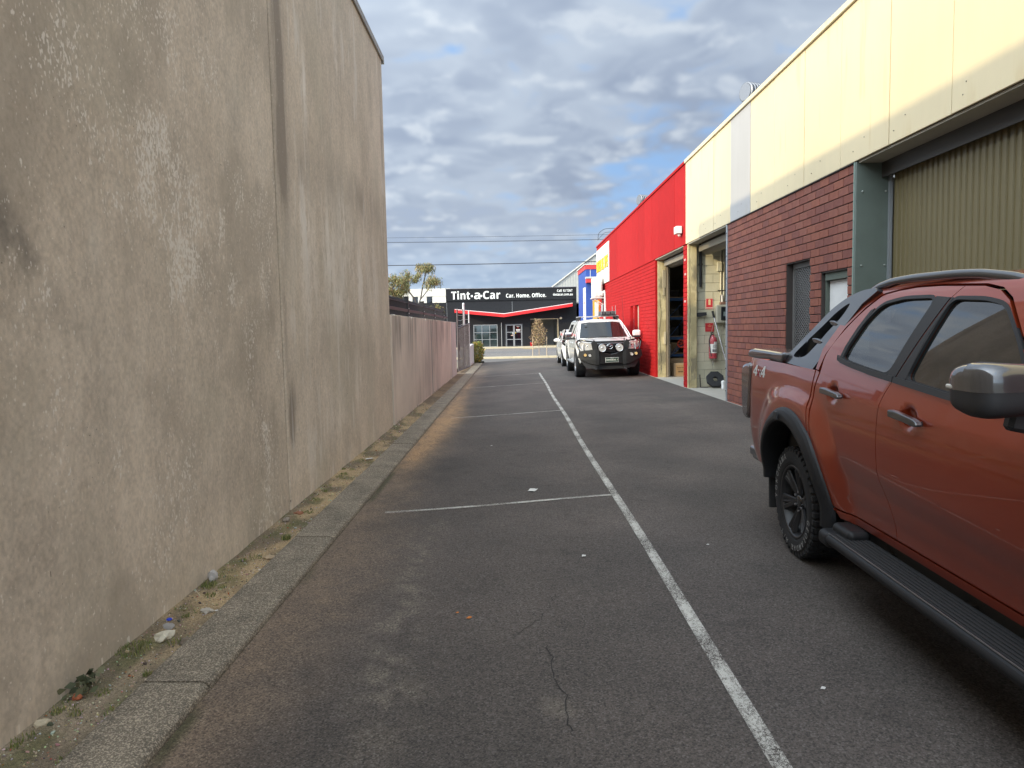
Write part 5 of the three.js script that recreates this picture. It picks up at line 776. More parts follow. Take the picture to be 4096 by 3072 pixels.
  const rag = thing('rag', 'white rag hanging beside the conduits', 'cloth', [4.83, 1.93, bz + 0.05]); { const g = new THREE.PlaneGeometry(0.13, 0.3, 10, 14), p = g.attributes.position; for (let i = 0; i < p.count; i++) { const x = p.getX(i), y = p.getY(i); p.setXYZ(i, x * (0.55 + 0.6 * (0.15 - y)) + 0.03 * (0.15 - y), y + 0.08 * x, 0.02 * Math.sin(x * 60) + 0.01); } g.computeVertexNormals(); mesh('cloth', T(g, 0, 0.15, 0), std(C(0.72, 0.7, 0.66), 1, { side: THREE.DoubleSide }), rag); mesh('hook', rod([0, 0.28, -0.045], [0, 0.29, 0.02], 0.006), steelDark, rag); }
  const ch = thing('wall_charger', 'cream box with black screen mounted on the block wall', 'charger', [4.87, 1.58, bz + 0.002]); mesh('case', rbox(0.36, 0.42, 0.16, 0.03, 0, 0.21, 0.085), plain(C(0.5, 0.47, 0.36)), ch); mesh('screen', rbox(0.26, 0.3, 0.04, 0.015, 0.05, 0.22, 0.17), std(C(0.02, 0.022, 0.024), 0.3), ch); for (let k = 0; k < 3; k++) mesh('meter', bx(-0.03 + k * 0.06, 0.015 + k * 0.06, 0.16, 0.26, 0.191, 0.196), std(C(0.25, 0.3, 0.28), 0.4), ch); mesh('shelf', bx(0.05, 0.24, -0.12, -0.01, 0.02, 0.14), plain(C(0.4, 0.38, 0.33)), ch); mesh('cable', tube([[-0.1, 0.15, 0.1], [-0.22, 0.0, 0.08], [-0.26, -0.2, 0.06], [-0.18, -0.34, 0.05], [-0.06, -0.28, 0.06], [-0.02, -0.02, 0.08]], 0.006, 40, 6), plain(C(0.5, 0.46, 0.36)), ch); mesh('top_clutter', rbox(0.2, 0.07, 0.12, 0.02, 0.02, 0.455, 0.08), std(C(0.2, 0.11, 0.08)), ch);
  const jk = thing('jack_handle', 'chrome lever with black grip leaning in the open bay', 'lever', [4.84, 0.11, -16.05]); mesh('shaft', rod([0.02, 0.55, 0.02], [-0.19, 1.6, -0.26], 0.015), std(C(0.75, 0.75, 0.76), 0.25, { metalness: 0.9 }), jk); mesh('grip', rod([-0.19, 1.6, -0.26], [-0.22, 1.75, -0.29], 0.024), std(C(0.015, 0.015, 0.015), 0.7), jk); mesh('socket', rod([0.06, 0.4, 0.05], [0.02, 0.58, 0.02], 0.026), std(C(0.55, 0.55, 0.55), 0.4, { metalness: 0.5 }), jk);
  mesh('base', [rod([0.07, 0, 0.05], [0.07, 0.24, 0.05], 0.045), rod([0.07, 0.24, 0.05], [0.07, 0.56, 0.05], 0.034)], std(C(0.02, 0.02, 0.022), 0.5), jk); for (const y of [0.36, 0.48, 0.5]) mesh('band', rod([0.07, y, 0.05], [0.07, y + 0.04, 0.05], 0.037), std(S(226, 178, 40), 0.6), jk);
  const oc = thing('rubber_base', 'black octagonal rubber sign base leaning on the block wall', 'sign base', [4.64, 0.11, -16.1]); { const pts = []; for (let k = 0; k < 8; k++) { const a = k * Math.PI / 4 + 0.39; pts.push([0.21 * Math.cos(a), 0.21 * Math.sin(a)]); } const hole = []; for (let k = 0; k < 20; k++) { const a = -k / 20 * Math.PI * 2; hole.push([0.055 * Math.cos(a), 0.055 * Math.sin(a)]); } const g = prism(pts, 0.05, 0.015, [hole]); g.rotateX(-0.55); T(g, 0, 0.175, -0.1); mesh('slab', g, std(C(0.025, 0.025, 0.027), 0.85, { bumpMap: bumpFine, bumpScale: 0.004 }), oc); mesh('grip_slot', T(boxUV(new THREE.BoxGeometry(0.08, 0.012, 0.03)), 0.1, 0.3, -0.14), std(C(0.005, 0.005, 0.005)), oc); }
  const jg = thing('white_jug', 'white moulded plastic jug beside the octagonal rubber base', 'jug', [4.74, 0.107, -15.85], 0.3); mesh('body', prism(smooth([[-0.09, 0], [0.11, 0], [0.11, 0.06], [0.03, 0.12], [0.0, 0.3], [-0.1, 0.3], [-0.1, 0.12]], 4), 0.1, 0.02), std(C(0.72, 0.72, 0.7), 0.5), jg); mesh('spout', rod([-0.05, 0.29, 0.05], [-0.05, 0.33, 0.05], 0.03), std(C(0.6, 0.6, 0.58), 0.5), jg); jg.scale.setScalar(0.6);
  single('iron_stake', merge([rod([0, 0, 0], [-0.02, 0.3, 0], 0.012), rod([0, 0.008, 0], [0.16, 0.008, 0.04], 0.01)]), std(C(0.05, 0.04, 0.035), 0.8), 'bent dark iron stake at the foot of the block wall', 'stake', [4.34, 0.11, -16.3]);
}
// ---------- inside the red unit: racking and boxes
{
  const blueM = std(C(0.05, 0.14, 0.36), 0.5, { map: grain }), board = plain(C(0.34, 0.24, 0.15)), card = plain(C(0.42, 0.29, 0.17)), card2 = plain(C(0.36, 0.25, 0.15));
  const s = thing('storage_rack', 'blue steel storage rack with timber shelves inside the red unit', 'rack', [4.75, 0.105, -21.6]);
  const W = 1.5, D = 0.75, Hh = 2.35;
  for (const x of [0, W]) for (const z of [0, -D]) mesh('upright', bx(x - 0.045, x + 0.045, 0, Hh, z - 0.03, z + 0.03), blueM, s);
  for (const y of [0.5, 1.02, 1.62, 2.2]) { mesh('beam', [bx(0.05, W - 0.05, y, y + 0.08, -0.02, 0.02), bx(0.05, W - 0.05, y, y + 0.08, -D - 0.02, -D + 0.02)], blueM, s); mesh('shelf_board', bx(-0.03, W + 0.03, y + 0.083, y + 0.11, -D - 0.03, 0.03), board, s); }
  for (const [y0, y1] of [[0.55, 0.98], [1.1, 1.6], [1.7, 2.15]]) mesh('brace', bar([0.03, y0, 0.045], [0.45, y1, 0.045], 0.06, 0.012), blueM, s);
  const items = [[0.22, 1.13, 0.3, 0.26, 0.3, [0.06, 0.06, 0.065]], [0.6, 1.13, 0.34, 0.32, 0.3, [0.02, 0.02, 0.024]], [0.25, 1.73, 0.3, 0.22, 0.3, [0.12, 0.11, 0.1]], [0.62, 1.73, 0.25, 0.3, 0.25, [0.05, 0.05, 0.06]], [0.2, 2.31, 0.4, 0.2, 0.3, [0.07, 0.06, 0.055]], [0.7, 2.31, 0.3, 0.26, 0.3, [0.1, 0.1, 0.1]], [1.1, 1.13, 0.4, 0.3, 0.3, [0.2, 0.15, 0.1]], [1.1, 0.61, 0.4, 0.35, 0.4, [0.24, 0.17, 0.11]]];
  const nm = ['grey crate at the left of the middle shelf', 'black crate beside the grey one on the middle shelf', 'brown crate at the left of the upper shelf', 'dark crate in the middle of the upper shelf', 'dark carton at the left on top of the rack', 'grey carton on the middle of the rack top', 'tan carton at the right of the middle shelf', 'tan carton at the right of the lowest shelf'];
  items.forEach(([x, y, w, h, d, c], i) => { const o = thing('crate', nm[i], 'crate', [4.75 + x, 0.105 + y - 0.015, -21.6 - 0.3], R(-0.15, 0.15), 'crates on the blue rack'); mesh('box', bx(-w / 2, w / 2, 0, h, -d / 2, d / 2, 0.008), plain(C(...c)), o); mesh('lid', bx(-w / 2 - 0.006, w / 2 + 0.006, h + 0.001, h + 0.02, -d / 2 - 0.006, d / 2 + 0.006, 0.004), plain(C(...c.map((v) => v * 1.3))), o); });
  const bxs = (x, y, z, w, h, d, m, lab, a, print) => { const o = thing('cardboard_box', lab, 'box', [x, y, z], a, 'cardboard boxes inside the red unit'); mesh('carton', bx(-w / 2, w / 2, 0, h, -d / 2, d / 2, 0.005), m, o); mesh('tape', bx(-0.03, 0.03, h + 0.0005, h + 0.002, -d / 2, d / 2), plain(C(0.5, 0.38, 0.22)), o); mesh('flap_seam', bx(-w / 2, w / 2, h * 0.5, h * 0.5 + 0.003, d / 2, d / 2 + 0.001), plain(C(0.2, 0.14, 0.08)), o); if (print) { const p = new THREE.PlaneGeometry(w * 0.8, h * 0.7); mesh('print', T(p, 0, h * 0.5, d / 2 + 0.003), std(C(1, 1, 1), 0.9, { map: canvasTex(256, 160, (c) => { c.fillStyle = '#a4835c'; c.fillRect(0, 0, 256, 160); c.fillStyle = '#2b2119'; c.font = 'bold 34px sans-serif'; c.textAlign = 'center'; c.fillText('Bryson Gel', 128, 55); c.fillRect(30, 72, 190, 3); for (let k = 0; k < 9; k++) c.fillRect(60 + k * 15, 95, 6 + (k % 3) * 3, 30); }) }), o); } };
  bxs(4.76, 0.106, -20.2, 0.36, 0.38, 0.3, card, 'printed tan cardboard box nearest the red doorway', 0.05, true);
  bxs(4.78, 0.106, -20.62, 0.55, 0.5, 0.35, card2, 'larger brown cardboard box behind the printed one', 0);
  bxs(4.9, 0.716, -21.9, 0.4, 0.32, 0.36, card, 'tan cardboard box on the lowest rack shelf', 0.05);
  const dr = thing('white_drum', 'tall white plastic drum beside the boxes in the red unit', 'drum', [4.55, 0.106, -20.9]); mesh('body', lathe([[0, 0], [0.13, 0], [0.14, 0.03], [0.14, 0.8], [0.12, 0.86], [0, 0.86]], 20), std(C(0.5, 0.5, 0.48), 0.5), dr); mesh('lid', T(new THREE.CylinderGeometry(0.125, 0.125, 0.04, 20), 0, 0.882, 0), std(C(0.4, 0.4, 0.4), 0.5), dr);
  const br2 = thing('blue_brace', 'loose blue steel bar leaning across the cardboard boxes', 'bar', [4.62, 0.0, -20.9]); mesh('bar', bar([0, 0.62, 0.08], [0.4, 1.0, 0.1], 0.07, 0.02), blueM, br2); mesh('end_plate', bx(-0.04, 0.02, 0.56, 0.66, 0.04, 0.1), blueM, br2);
  const wheel = thing('orange_reel', 'small orange reel hanging in the red doorway', 'reel', [4.93, 1.02, -20.6]); mesh('rim', new THREE.TorusGeometry(0.11, 0.022, 8, 24), std(S(200, 70, 45), 0.6), wheel); for (let k = 0; k < 5; k++) { const a = k * 1.257; mesh('spoke', bar([0, 0, 0], [0.1 * Math.cos(a), 0.1 * Math.sin(a), 0], 0.014, 0.014), std(S(200, 70, 45), 0.6), wheel); } mesh('hanger', rod([0, 0.1, 0], [0, 0.35, -0.02], 0.006), steelDark, wheel);
}

// ============================================================ VEHICLES
const tyreMat = std(C(0.016, 0.016, 0.017), 0.85, { bumpMap: bumpFine, bumpScale: 0.002 });
const blackPlastic = std(C(0.022, 0.022, 0.024), 0.55), blackGloss = phys(C(0.012, 0.012, 0.013), 0.2, { clearcoat: 0.6, clearcoatRoughness: 0.1 }), chrome = std(C(0.75, 0.75, 0.77), 0.12, { metalness: 1 });
function offsetPoly(p, d) { const s = Math.sign(area2(p)), n = p.length; return p.map((b, i) => { const a = p[(i - 1 + n) % n], c = p[(i + 1) % n]; let nx = (b[1] - a[1]) + (c[1] - b[1]), ny = -(b[0] - a[0]) - (c[0] - b[0]); const l = Math.hypot(nx, ny) || 1; return [b[0] + nx / l * d * s, b[1] + ny / l * d * s]; }); }
// a wheel whose outer face looks along -x, hub at the origin
function makeWheel(parent, x, y, z, turn, { R0 = 0.35, rim = 0.232, w = 0.23, rimMat, spokes = 6, words = null, steer = 0, knobs = 44 }) {
  const g = new THREE.Group(); g.name = 'wheel'; g.position.set(x, y, z); g.rotation.y = turn + steer; parent.add(g);
  const h = w / 2, prof = [[rim - 0.012, h - 0.012], [rim + 0.004, h - 0.002], [rim + 0.02, h + 0.006], [lerp(rim, R0, 0.55), h + 0.012], [R0 - 0.035, h + 0.002], [R0 - 0.014, h - 0.014], [R0 - 0.008, h - 0.03], [R0 - 0.007, 0], [R0 - 0.008, -h + 0.03], [R0 - 0.014, -h + 0.014], [R0 - 0.035, -h], [lerp(rim, R0, 0.55), -h - 0.012], [rim, -h]];
  const ax = (q) => q.rotateZ(Math.PI / 2);                          // lathe axis y -> -x
  const tyre = mesh('tyre', ax(lathe(prof, 56)), tyreMat, g);
  const kn = []; for (let k = 0; k < knobs; k++) { const a = k / knobs * Math.PI * 2; for (let r = 0; r < 5; r++) { const q = chamfer(0.036, 0.016, 2 * Math.PI * R0 / knobs * 0.66, 0.003); T(q, (r - 2) * 0.043 + 0.006 * Math.sin(k * 2.1 + r), R0 - 0.007, 0); q.rotateX(a + (r % 2) * Math.PI / knobs); kn.push(q); } for (const s of [-1, 1]) { const q = chamfer(0.014, 0.04, 2 * Math.PI * R0 / knobs * 0.6, 0.003); T(q, s * (h - 0.005), R0 - 0.028, 0); q.rotateX(a); kn.push(q); } }
  mesh('tread', kn, tyreMat, tyre);
  const dish = lathe([[0.0, h - 0.055], [0.06, h - 0.05], [0.09, h - 0.09], [rim - 0.045, h - 0.10], [rim - 0.03, h - 0.045], [rim - 0.018, h - 0.006], [rim - 0.004, h + 0.002], [rim + 0.002, h - 0.006]], 48);
  const rm = mesh('rim', ax(dish), rimMat, g);
  for (let k = 0; k < spokes; k++) { const a = k / spokes * Math.PI * 2 + 0.3, sp = []; for (const o of [-0.13, 0.0, 0.13]) { const c = Math.cos(a + o * 0.25), s = Math.sin(a + o * 0.25), c2 = Math.cos(a + o * 1.35), s2 = Math.sin(a + o * 1.35); sp.push(bar([-h + 0.052, c * 0.045, s * 0.045], [-h + 0.016, c2 * (rim - 0.018), s2 * (rim - 0.018)], 0.02, o ? 0.03 : 0.016, 0.004)); } mesh('spoke', sp, rimMat, rm); }
  mesh('hub_cap', ax(lathe([[0, h - 0.028], [0.034, h - 0.03], [0.042, h - 0.04], [0.045, h - 0.07]], 24)), blackGloss, rm);
  for (let k = 0; k < 6; k++) { const a = k / 6 * Math.PI * 2; mesh('wheel_nut', rod([-h + 0.05, 0.062 * Math.cos(a), 0.062 * Math.sin(a)], [-h + 0.03, 0.062 * Math.cos(a), 0.062 * Math.sin(a)], 0.011, 0.009, 6), chrome, rm); }
  if (words) for (const [str, t0, t1, r, hh] of words) { const n = str.length, lm = std(C(0.24, 0.235, 0.225), 0.8), L = []; for (let i = 0; i < n; i++) { if (str[i] === ' ') continue; const th = lerp(t0, t1, (i + 0.5) / n); const q = text(str[i], { h: hh, depth: 0.0016, seg: 2, font: 'sans_regular' }); q.computeBoundingBox(); T(q, -(q.boundingBox.max.x) / 2, r - hh / 2, 0); q.rotateZ(-th); q.rotateY(-Math.PI / 2); L.push(T(q, -h - 0.0105, 0, 0)); } mesh('tyre_lettering', L, lm, tyre); }
  return g;
}
{ // -------------------------------------------------- orange pickup beside the viewer
  const Wd = 1.72, t = thing('orange_pickup', 'dark orange dual-cab pickup parked close on the right', 'pickup', [1.75, 0.062, -4.35], -0.04);
  t.rotation.z = 0.017;
  const paint = phys(C(0.36, 0.05, 0.016), 0.3, { metalness: 0.6, clearcoat: 1, clearcoatRoughness: 0.025, ior: 1.5 });
  const gun = phys(C(0.06, 0.063, 0.07), 0.28, { metalness: 0.5, clearcoat: 1, clearcoatRoughness: 0.06 });
  const glass = phys(C(0.16, 0.165, 0.16), 0.02, { ior: 2.0, transmission: 0.92, thickness: 0 });
  const matte = std(C(0.03, 0.03, 0.032), 0.6), dark = std(C(0.06, 0.058, 0.055), 0.9), flareM = phys(C(0.014, 0.0145, 0.016), 0.5, { specularIntensity: 0.6 });
  const bump = (s, y, a, b, ra, rb) => Math.exp(-(((s - a) / ra) ** 2) - (((y - b) / rb) ** 2));
  const dent = (s, y, a, b, ra, rb) => { const q = ((s - a) / ra) ** 2 + ((y - b) / rb) ** 2; return q < 1 ? (1 - q) * (1 - q) : 0; };
  const dS = (s, y) => {
    const yc = 1.13 - 0.04 * clamp(s, -1, 3), soft = (v) => v > 4 ? v : Math.log1p(Math.exp(v * 2.5)) / 2.5, sh = 0.19 * 0.011 * soft((Math.min(y, 1.2) - yc) / 0.011);
    let d = y < 0.8 ? 0.055 * ((0.8 - y) / 0.35) ** 2 : 0.012 * ((Math.min(y, 1.2) - 0.8) / 0.4) ** 2;
    d += sh; if (y > 1.2) { const q = Math.min(y, 1.6) - 1.2; d += 0.25 * q + 0.27 * q * q; } if (y > 1.6) d += 0.466 * (y - 1.6) + 8 * (y - 1.6) ** 2;
    if (s < -0.85) d += 0.085 * ((-0.85 - s) / 0.3) ** 2;
    if (s > 2.9) d += 0.16 * ((s - 2.9) / 0.6) ** 2;
    if (s > 1.95 && y > 1.2) d += 0.10 * ((s - 1.95) / 0.5) * ((y - 1.2) / 0.4);
    const r = Math.hypot(s + 0.03, y - 0.42); d -= 0.035 * sstep(0.78, 0.58, r) * sstep(1.14, 0.98, y);      // swelling over the rear wheel
    const line = 0.80 - 0.055 * (s - 0.5); d += 0.022 * sstep(line + 0.02, line - 0.13, y) * sstep(0.42, 0.8, s) * sstep(0.4, 0.55, y);    // hollow along the door bottoms
    d += 0.028 * dent(s, y, 0.56, 1.098, 0.085, 0.062) + 0.028 * dent(s, y, 1.345, 1.066, 0.085, 0.062);      // grip hollows
    return d;
  };
  const near = (o = 0) => (s, y) => [dS(s, y) - o, y, s], far = (o = 0) => (s, y) => [Wd - dS(s, y) + o, y, s];
  const both = (name, mat, outline, o, opt = {}) => { const a = mesh(name, sheet(outline, near(o), { flip: 1, ...opt }), mat, t), b = mesh(name, sheet(outline, far(o), { flip: -1, ...opt, cell: 0.06 }), mat, t); return [a, b]; };
  // outlines in (distance forward of the rear axle, height)
  const arc = (cx, cy, r, a0, a1, n) => { const o = []; for (let i = 0; i <= n; i++) { const a = lerp(a0, a1, i / n); o.push([cx + r * Math.cos(a), cy + r * Math.sin(a)]); } return o; };
  const AC = [-0.03, 0.41];
  const bed = [[-1.04, 1.235], [-0.3, 1.222], [0.268, 1.208], [0.262, 1.0], [0.3, 0.86], ...arc(AC[0], AC[1], 0.53, 0.85, Math.PI - 0.05, 22), [-0.6, 0.44], [-1.05, 0.47], [-1.12, 0.56], [-1.15, 0.8], [-1.14, 1.0], [-1.1, 1.17]];
  both('bed_side', paint, bed, 0, { cell: 0.025 });
  both('cab_corner', paint, [[0.285, 1.208], [0.33, 1.2], [0.303, 1.1], [0.305, 0.98], [0.35, 0.82], [0.41, 0.66], [0.5, 0.52], [0.56, 0.46], [0.5, 0.44], [0.41, 0.58], [0.335, 0.78], [0.277, 0.98]], 0.0, { cell: 0.025 });
  const shut = smoothOpen([[1.437, 1.614], [1.377, 1.566], [1.276, 1.421], [1.175, 1.232], [1.137, 1.187], [1.085, 1.091], [1.068, 0.933], [1.08, 0.793], [1.12, 0.66], [1.15, 0.58], [1.158, 0.475]], 4);
  const rdRear = smoothOpen([[0.62, 0.475], [0.545, 0.49], [0.475, 0.565], [0.42, 0.663], [0.362, 0.824], [0.32, 0.99], [0.322, 1.11], [0.348, 1.2], [0.36, 1.3], [0.50, 1.44], [0.64, 1.54], [0.77, 1.607]], 4);
  const rwin = roundPoly([[0.56, 1.286], [0.69, 1.475], [0.80, 1.563], [1.0, 1.584], [1.275, 1.578], [1.105, 1.234], [0.85, 1.255]], 0.06);
  const rearDoor = [...rdRear, [0.9, 1.621], [1.05, 1.628], [1.25, 1.624], ...shut.map(([a, b]) => [a - 0.0025, b])];
  const fwin = roundPoly([[1.395, 1.567], [1.62, 1.555], [1.755, 1.53], [1.9, 1.4], [2.1, 1.168], [1.7, 1.188], [1.258, 1.222]], 0.05);
  const frontDoor = [...shut.map(([a, b]) => [a + 0.0025, b]).reverse(), [1.575, 1.606], [1.68, 1.586], [1.76, 1.545], [1.85, 1.46], [2.0, 1.31], [2.16, 1.16], [2.2, 1.05], [2.2, 0.7], [2.16, 0.5], [2.1, 0.475]];
  const [rd, rdf] = both('rear_door', paint, rearDoor, 0, { cell: 0.02, hole: rwin });
  const [fd, fdf] = both('front_door', paint, frontDoor, 0, { cell: 0.02, hole: fwin });
  const on = (name, mat, outline, o, parent, opt = {}) => mesh(name, sheet(outline, near(o), { flip: 1, cell: 0.03, t: 0.012, ...opt }), mat, parent);
  for (const [w, dr, drf] of [[rwin, rd, rdf], [fwin, fd, fdf]]) { on('window', glass, offsetPoly(w, 0.006), -0.012, dr, { cell: 0.05 }); on('window_seal', blackPlastic, offsetPoly(w, 0.011), 0.003, dr, { hole: offsetPoly(w, -0.004), cell: 0.06 }); mesh('window', sheet(offsetPoly(w, 0.006), far(-0.012), { cell: 0.08, t: 0.01, flip: -1 }), glass, drf); }
  on('quarter_trim', matte, [[0.545, 1.275], [0.575, 1.35], [0.64, 1.45], [0.71, 1.535], [0.745, 1.545], [0.68, 1.45], [0.61, 1.35], [0.585, 1.29]], 0.004, rd);
  on('pillar_trim', matte, [[1.268, 1.582], [1.378, 1.572], [1.172, 1.226], [1.098, 1.23], [1.18, 1.38], [1.24, 1.5]], 0.004, rd); on('pillar_trim', matte, [[1.39, 1.571], [1.402, 1.57], [1.33, 1.42], [1.27, 1.24], [1.262, 1.216], [1.18, 1.222]], 0.004, fd);
  on('belt_moulding', matte, [[0.535, 1.305], [0.56, 1.292], [0.6, 1.288], [0.7, 1.272], [0.96, 1.246], [1.168, 1.232], [1.166, 1.206], [0.96, 1.222], [0.7, 1.25], [0.6, 1.264], [0.548, 1.278]], 0.014, rd, { t: 0.02 }); on('belt_moulding', matte, [[1.18, 1.231], [1.6, 1.197], [2.1, 1.172], [2.1, 1.148], [1.6, 1.171], [1.176, 1.205]], 0.014, fd, { t: 0.02 });
  // handles
  const hnd = (s0, s1, y0, y1, parent) => { const c = smooth([[s0, y0 + 0.016], [s0 + 0.03, y0 + 0.019], [(s0 + s1) / 2, (y0 + y1) / 2 + 0.021], [s1, y1 + 0.01], [s1 + 0.006, y1 - 0.008], [(s0 + s1) / 2, (y0 + y1) / 2 - 0.011], [s0 + 0.02, y0 - 0.014], [s0, y0 - 0.012]], 4); const g = prism(c, 0.018, 0.006); g.rotateY(-Math.PI / 2); const d = dS((s0 + s1) / 2, y0 + 0.06); mesh('handle', T(g, d - 0.028, 0, 0), gun, parent); mesh('handle_mount', [bx(d - 0.03, d + 0.03, y0 - 0.008, y0 + 0.012, s0 + 0.012, s0 + 0.035), bx(d - 0.03, d + 0.03, y1 - 0.006, y1 + 0.01, s1 - 0.03, s1 - 0.01)], blackPlastic, parent); };
  hnd(0.475, 0.705, 1.108, 1.095, rd); hnd(1.247, 1.478, 1.073, 1.055, fd);
  // cab frame: band above the doors and the sill under them
  both('cab_frame', paint, [[0.31, 1.21], [0.345, 1.3], [0.49, 1.45], [0.63, 1.553], [0.765, 1.617], [0.9, 1.631], [1.05, 1.638], [1.25, 1.634], [1.44, 1.624], [1.58, 1.616], [1.69, 1.596], [1.77, 1.555], [1.86, 1.47], [2.01, 1.32], [2.17, 1.17], [2.26, 1.17], [2.1, 1.34], [1.95, 1.5], [1.85, 1.6], [1.7, 1.645], [1.45, 1.667], [1.1, 1.676], [0.85, 1.672], [0.7, 1.655], [0.55, 1.6], [0.42, 1.48], [0.29, 1.33], [0.27, 1.215]], -0.001, { cell: 0.03 });
  both('sill', paint, [[0.56, 0.465], [0.62, 0.465], [1.158, 0.466], [2.12, 0.466], [2.2, 0.49], [2.2, 0.43], [0.6, 0.425]], 0.0, { cell: 0.05 }); both('sill_guard', dark, [[0.5, 0.43], [2.25, 0.43], [2.25, 0.3], [0.5, 0.3]], -0.05, { cell: 0.1 });
  both('front_fender', paint, [[2.21, 1.16], [2.6, 1.13], [3.2, 1.05], [3.42, 0.95], [3.4, 0.7], ...arc(2.82, 0.41, 0.5, 0.5, Math.PI - 0.1, 14), [2.21, 0.5]], 0, { cell: 0.05 });
  mesh('roof', sheet([[0.2, 0.62], [Wd - 0.2, 0.62], [Wd - 0.24, 1.9], [0.24, 1.9]], (x, s) => { const q = (x - Wd / 2) / (Wd / 2 - 0.2), ys = 1.69 - 0.10 * Math.max(0, (0.95 - s) / 0.33) ** 2 * 0.5 - 0.12 * Math.max(0, (s - 1.4) / 0.5) ** 2; return [x, ys - 0.035 * q * q, s]; }, { cell: 0.08, flip: -1 }), paint, t);
  mesh('windscreen', sheet([[0.27, 0], [Wd - 0.27, 0], [Wd - 0.12, 1], [0.12, 1]], (x, v) => [x, lerp(1.575, 1.14, v) , lerp(1.9, 2.62, v) - 0.12 * ((x - Wd / 2) / 0.8) ** 2], { cell: 0.1, flip: -1 }), glass, t);
  mesh('rear_window', sheet([[0.3, 1.22], [Wd - 0.3, 1.22], [Wd - 0.34, 1.6], [0.34, 1.6]], (x, y) => [x, y, 0.33 + (y - 1.2) * 0.75], { cell: 0.1, flip: -1 }), glass, t);
  mesh('cab_rear', [bx(0.06, Wd - 0.06, 0.5, 1.2, 0.3, 0.34), bx(0.16, 0.3, 1.2, 1.3, 0.33, 0.4), bx(Wd - 0.3, Wd - 0.16, 1.2, 1.3, 0.33, 0.4)], dark, t);
  mesh('bonnet', sheet([[0.06, 2.55], [Wd - 0.06, 2.55], [Wd - 0.16, 3.45], [0.16, 3.45]], (x, s) => { const q = (x - Wd / 2) / 0.8; return [x, 1.16 - 0.1 * ((s - 2.5) / 0.9) ** 2 - 0.04 * q * q, s]; }, { cell: 0.08, flip: -1 }), paint, t);
  mesh('grille', [rbox(1.3, 0.34, 0.08, 0.03, Wd / 2, 0.85, 3.48), rbox(1.62, 0.3, 0.2, 0.06, Wd / 2, 0.52, 3.44)], gun, t); for (const x of [0.24, Wd - 0.24]) mesh('headlight', rbox(0.3, 0.18, 0.14, 0.04, x, 0.94, 3.42), phys(C(0.5, 0.5, 0.52), 0.1, { clearcoat: 1 }), t);
  // roof rails
  for (const f of [0, 1]) { const path = [[0.55, 1.635], [0.66, 1.664], [0.8, 1.68], [1.0, 1.684], [1.3, 1.678], [1.5, 1.666], [1.7, 1.638], [1.86, 1.598]].map(([s, y]) => [f ? Wd - 0.215 : 0.215, y - 0.008, s]); const g = tube(path, 0.02, 60, 12); const p = g.attributes.position; const rail = mesh('roof_rail', g, gun, t); }
  // bed: capping, tonneau, sports bar
  const cap = (f) => { const L = smooth([[-1.04, 1.243], [-1.03, 1.27], [-0.97, 1.294], [-0.8, 1.297], [-0.35, 1.288], [-0.25, 1.283], [-0.27, 1.232], [-0.5, 1.234]], 5, 0.15); const g = prism(L, 0.16, 0.02); g.rotateY(-Math.PI / 2); return T(g, f ? Wd - 0.04 : 0.2, 0, 0); };
  for (const f of [0, 1]) mesh('bed_cap', cap(f), gun, t);
  mesh('tonneau', [bx(0.2, Wd - 0.2, 1.19, 1.245, -1.08, 0.24), ...[...Array(12)].map((_, k) => bx(0.22, Wd - 0.22, 1.246, 1.254, -1.05 + k * 0.105, -0.96 + k * 0.105))], std(C(0.03, 0.03, 0.03), 0.6), t);
  const sailO = [...smoothOpen([[-0.30, 1.228], [-0.285, 1.275], [-0.24, 1.292], [-0.162, 1.335], [0.064, 1.462], [0.236, 1.556], [0.396, 1.612], [0.562, 1.643], [0.70, 1.648]], 5), [0.73, 1.632], [0.6, 1.572], [0.46, 1.45], [0.30, 1.30], [0.2, 1.205], [-0.1, 1.217]];
  const sailH = smooth([[-0.16, 1.275], [-0.026, 1.358], [0.154, 1.452], [0.32, 1.54], [0.45, 1.578], [0.40, 1.515], [0.27, 1.43], [0.14, 1.34], [0.02, 1.276]], 4, 0.3);
  const [sa] = [0, 1].map((f) => mesh('sports_bar', sheet(sailO, (s, y) => { const d = 0.035 + 0.30 * (y - 1.2); return [f ? Wd - d : d, y, s]; }, { cell: 0.025, hole: sailH, flip: f ? -1 : 1, t: 0.09 }), gun, t));
  for (const [s, y, w] of [[0.08, 1.372, 0.15], [0.26, 1.474, 0.11]]) mesh('sports_bar_fin', T((() => { const g = prism(smooth([[0, 0.012], [w * 0.6, 0.012], [w, -0.004], [w * 0.9, -0.018], [0.02, -0.006]], 4), 0.05, 0.006); g.rotateY(-Math.PI / 2); return g; })(), 0.035 + 0.3 * (y - 1.2) + 0.05, y, s), gun, sa);
  mesh('sports_bar_hoop', sheet([[0.24, 0], [Wd - 0.24, 0], [Wd - 0.24, 1], [0.24, 1]], (x, v) => [x, 1.585 + 0.03 * (1 - ((x - Wd / 2) / 0.7) ** 2), lerp(0.45, 0.66, v)], { cell: 0.1, flip: -1, t: 0.06 }), gun, t);
  mesh('tailgate', bx(0.12, Wd - 0.12, 0.52, 1.22, -1.155, -1.1, 0.02), paint, t);
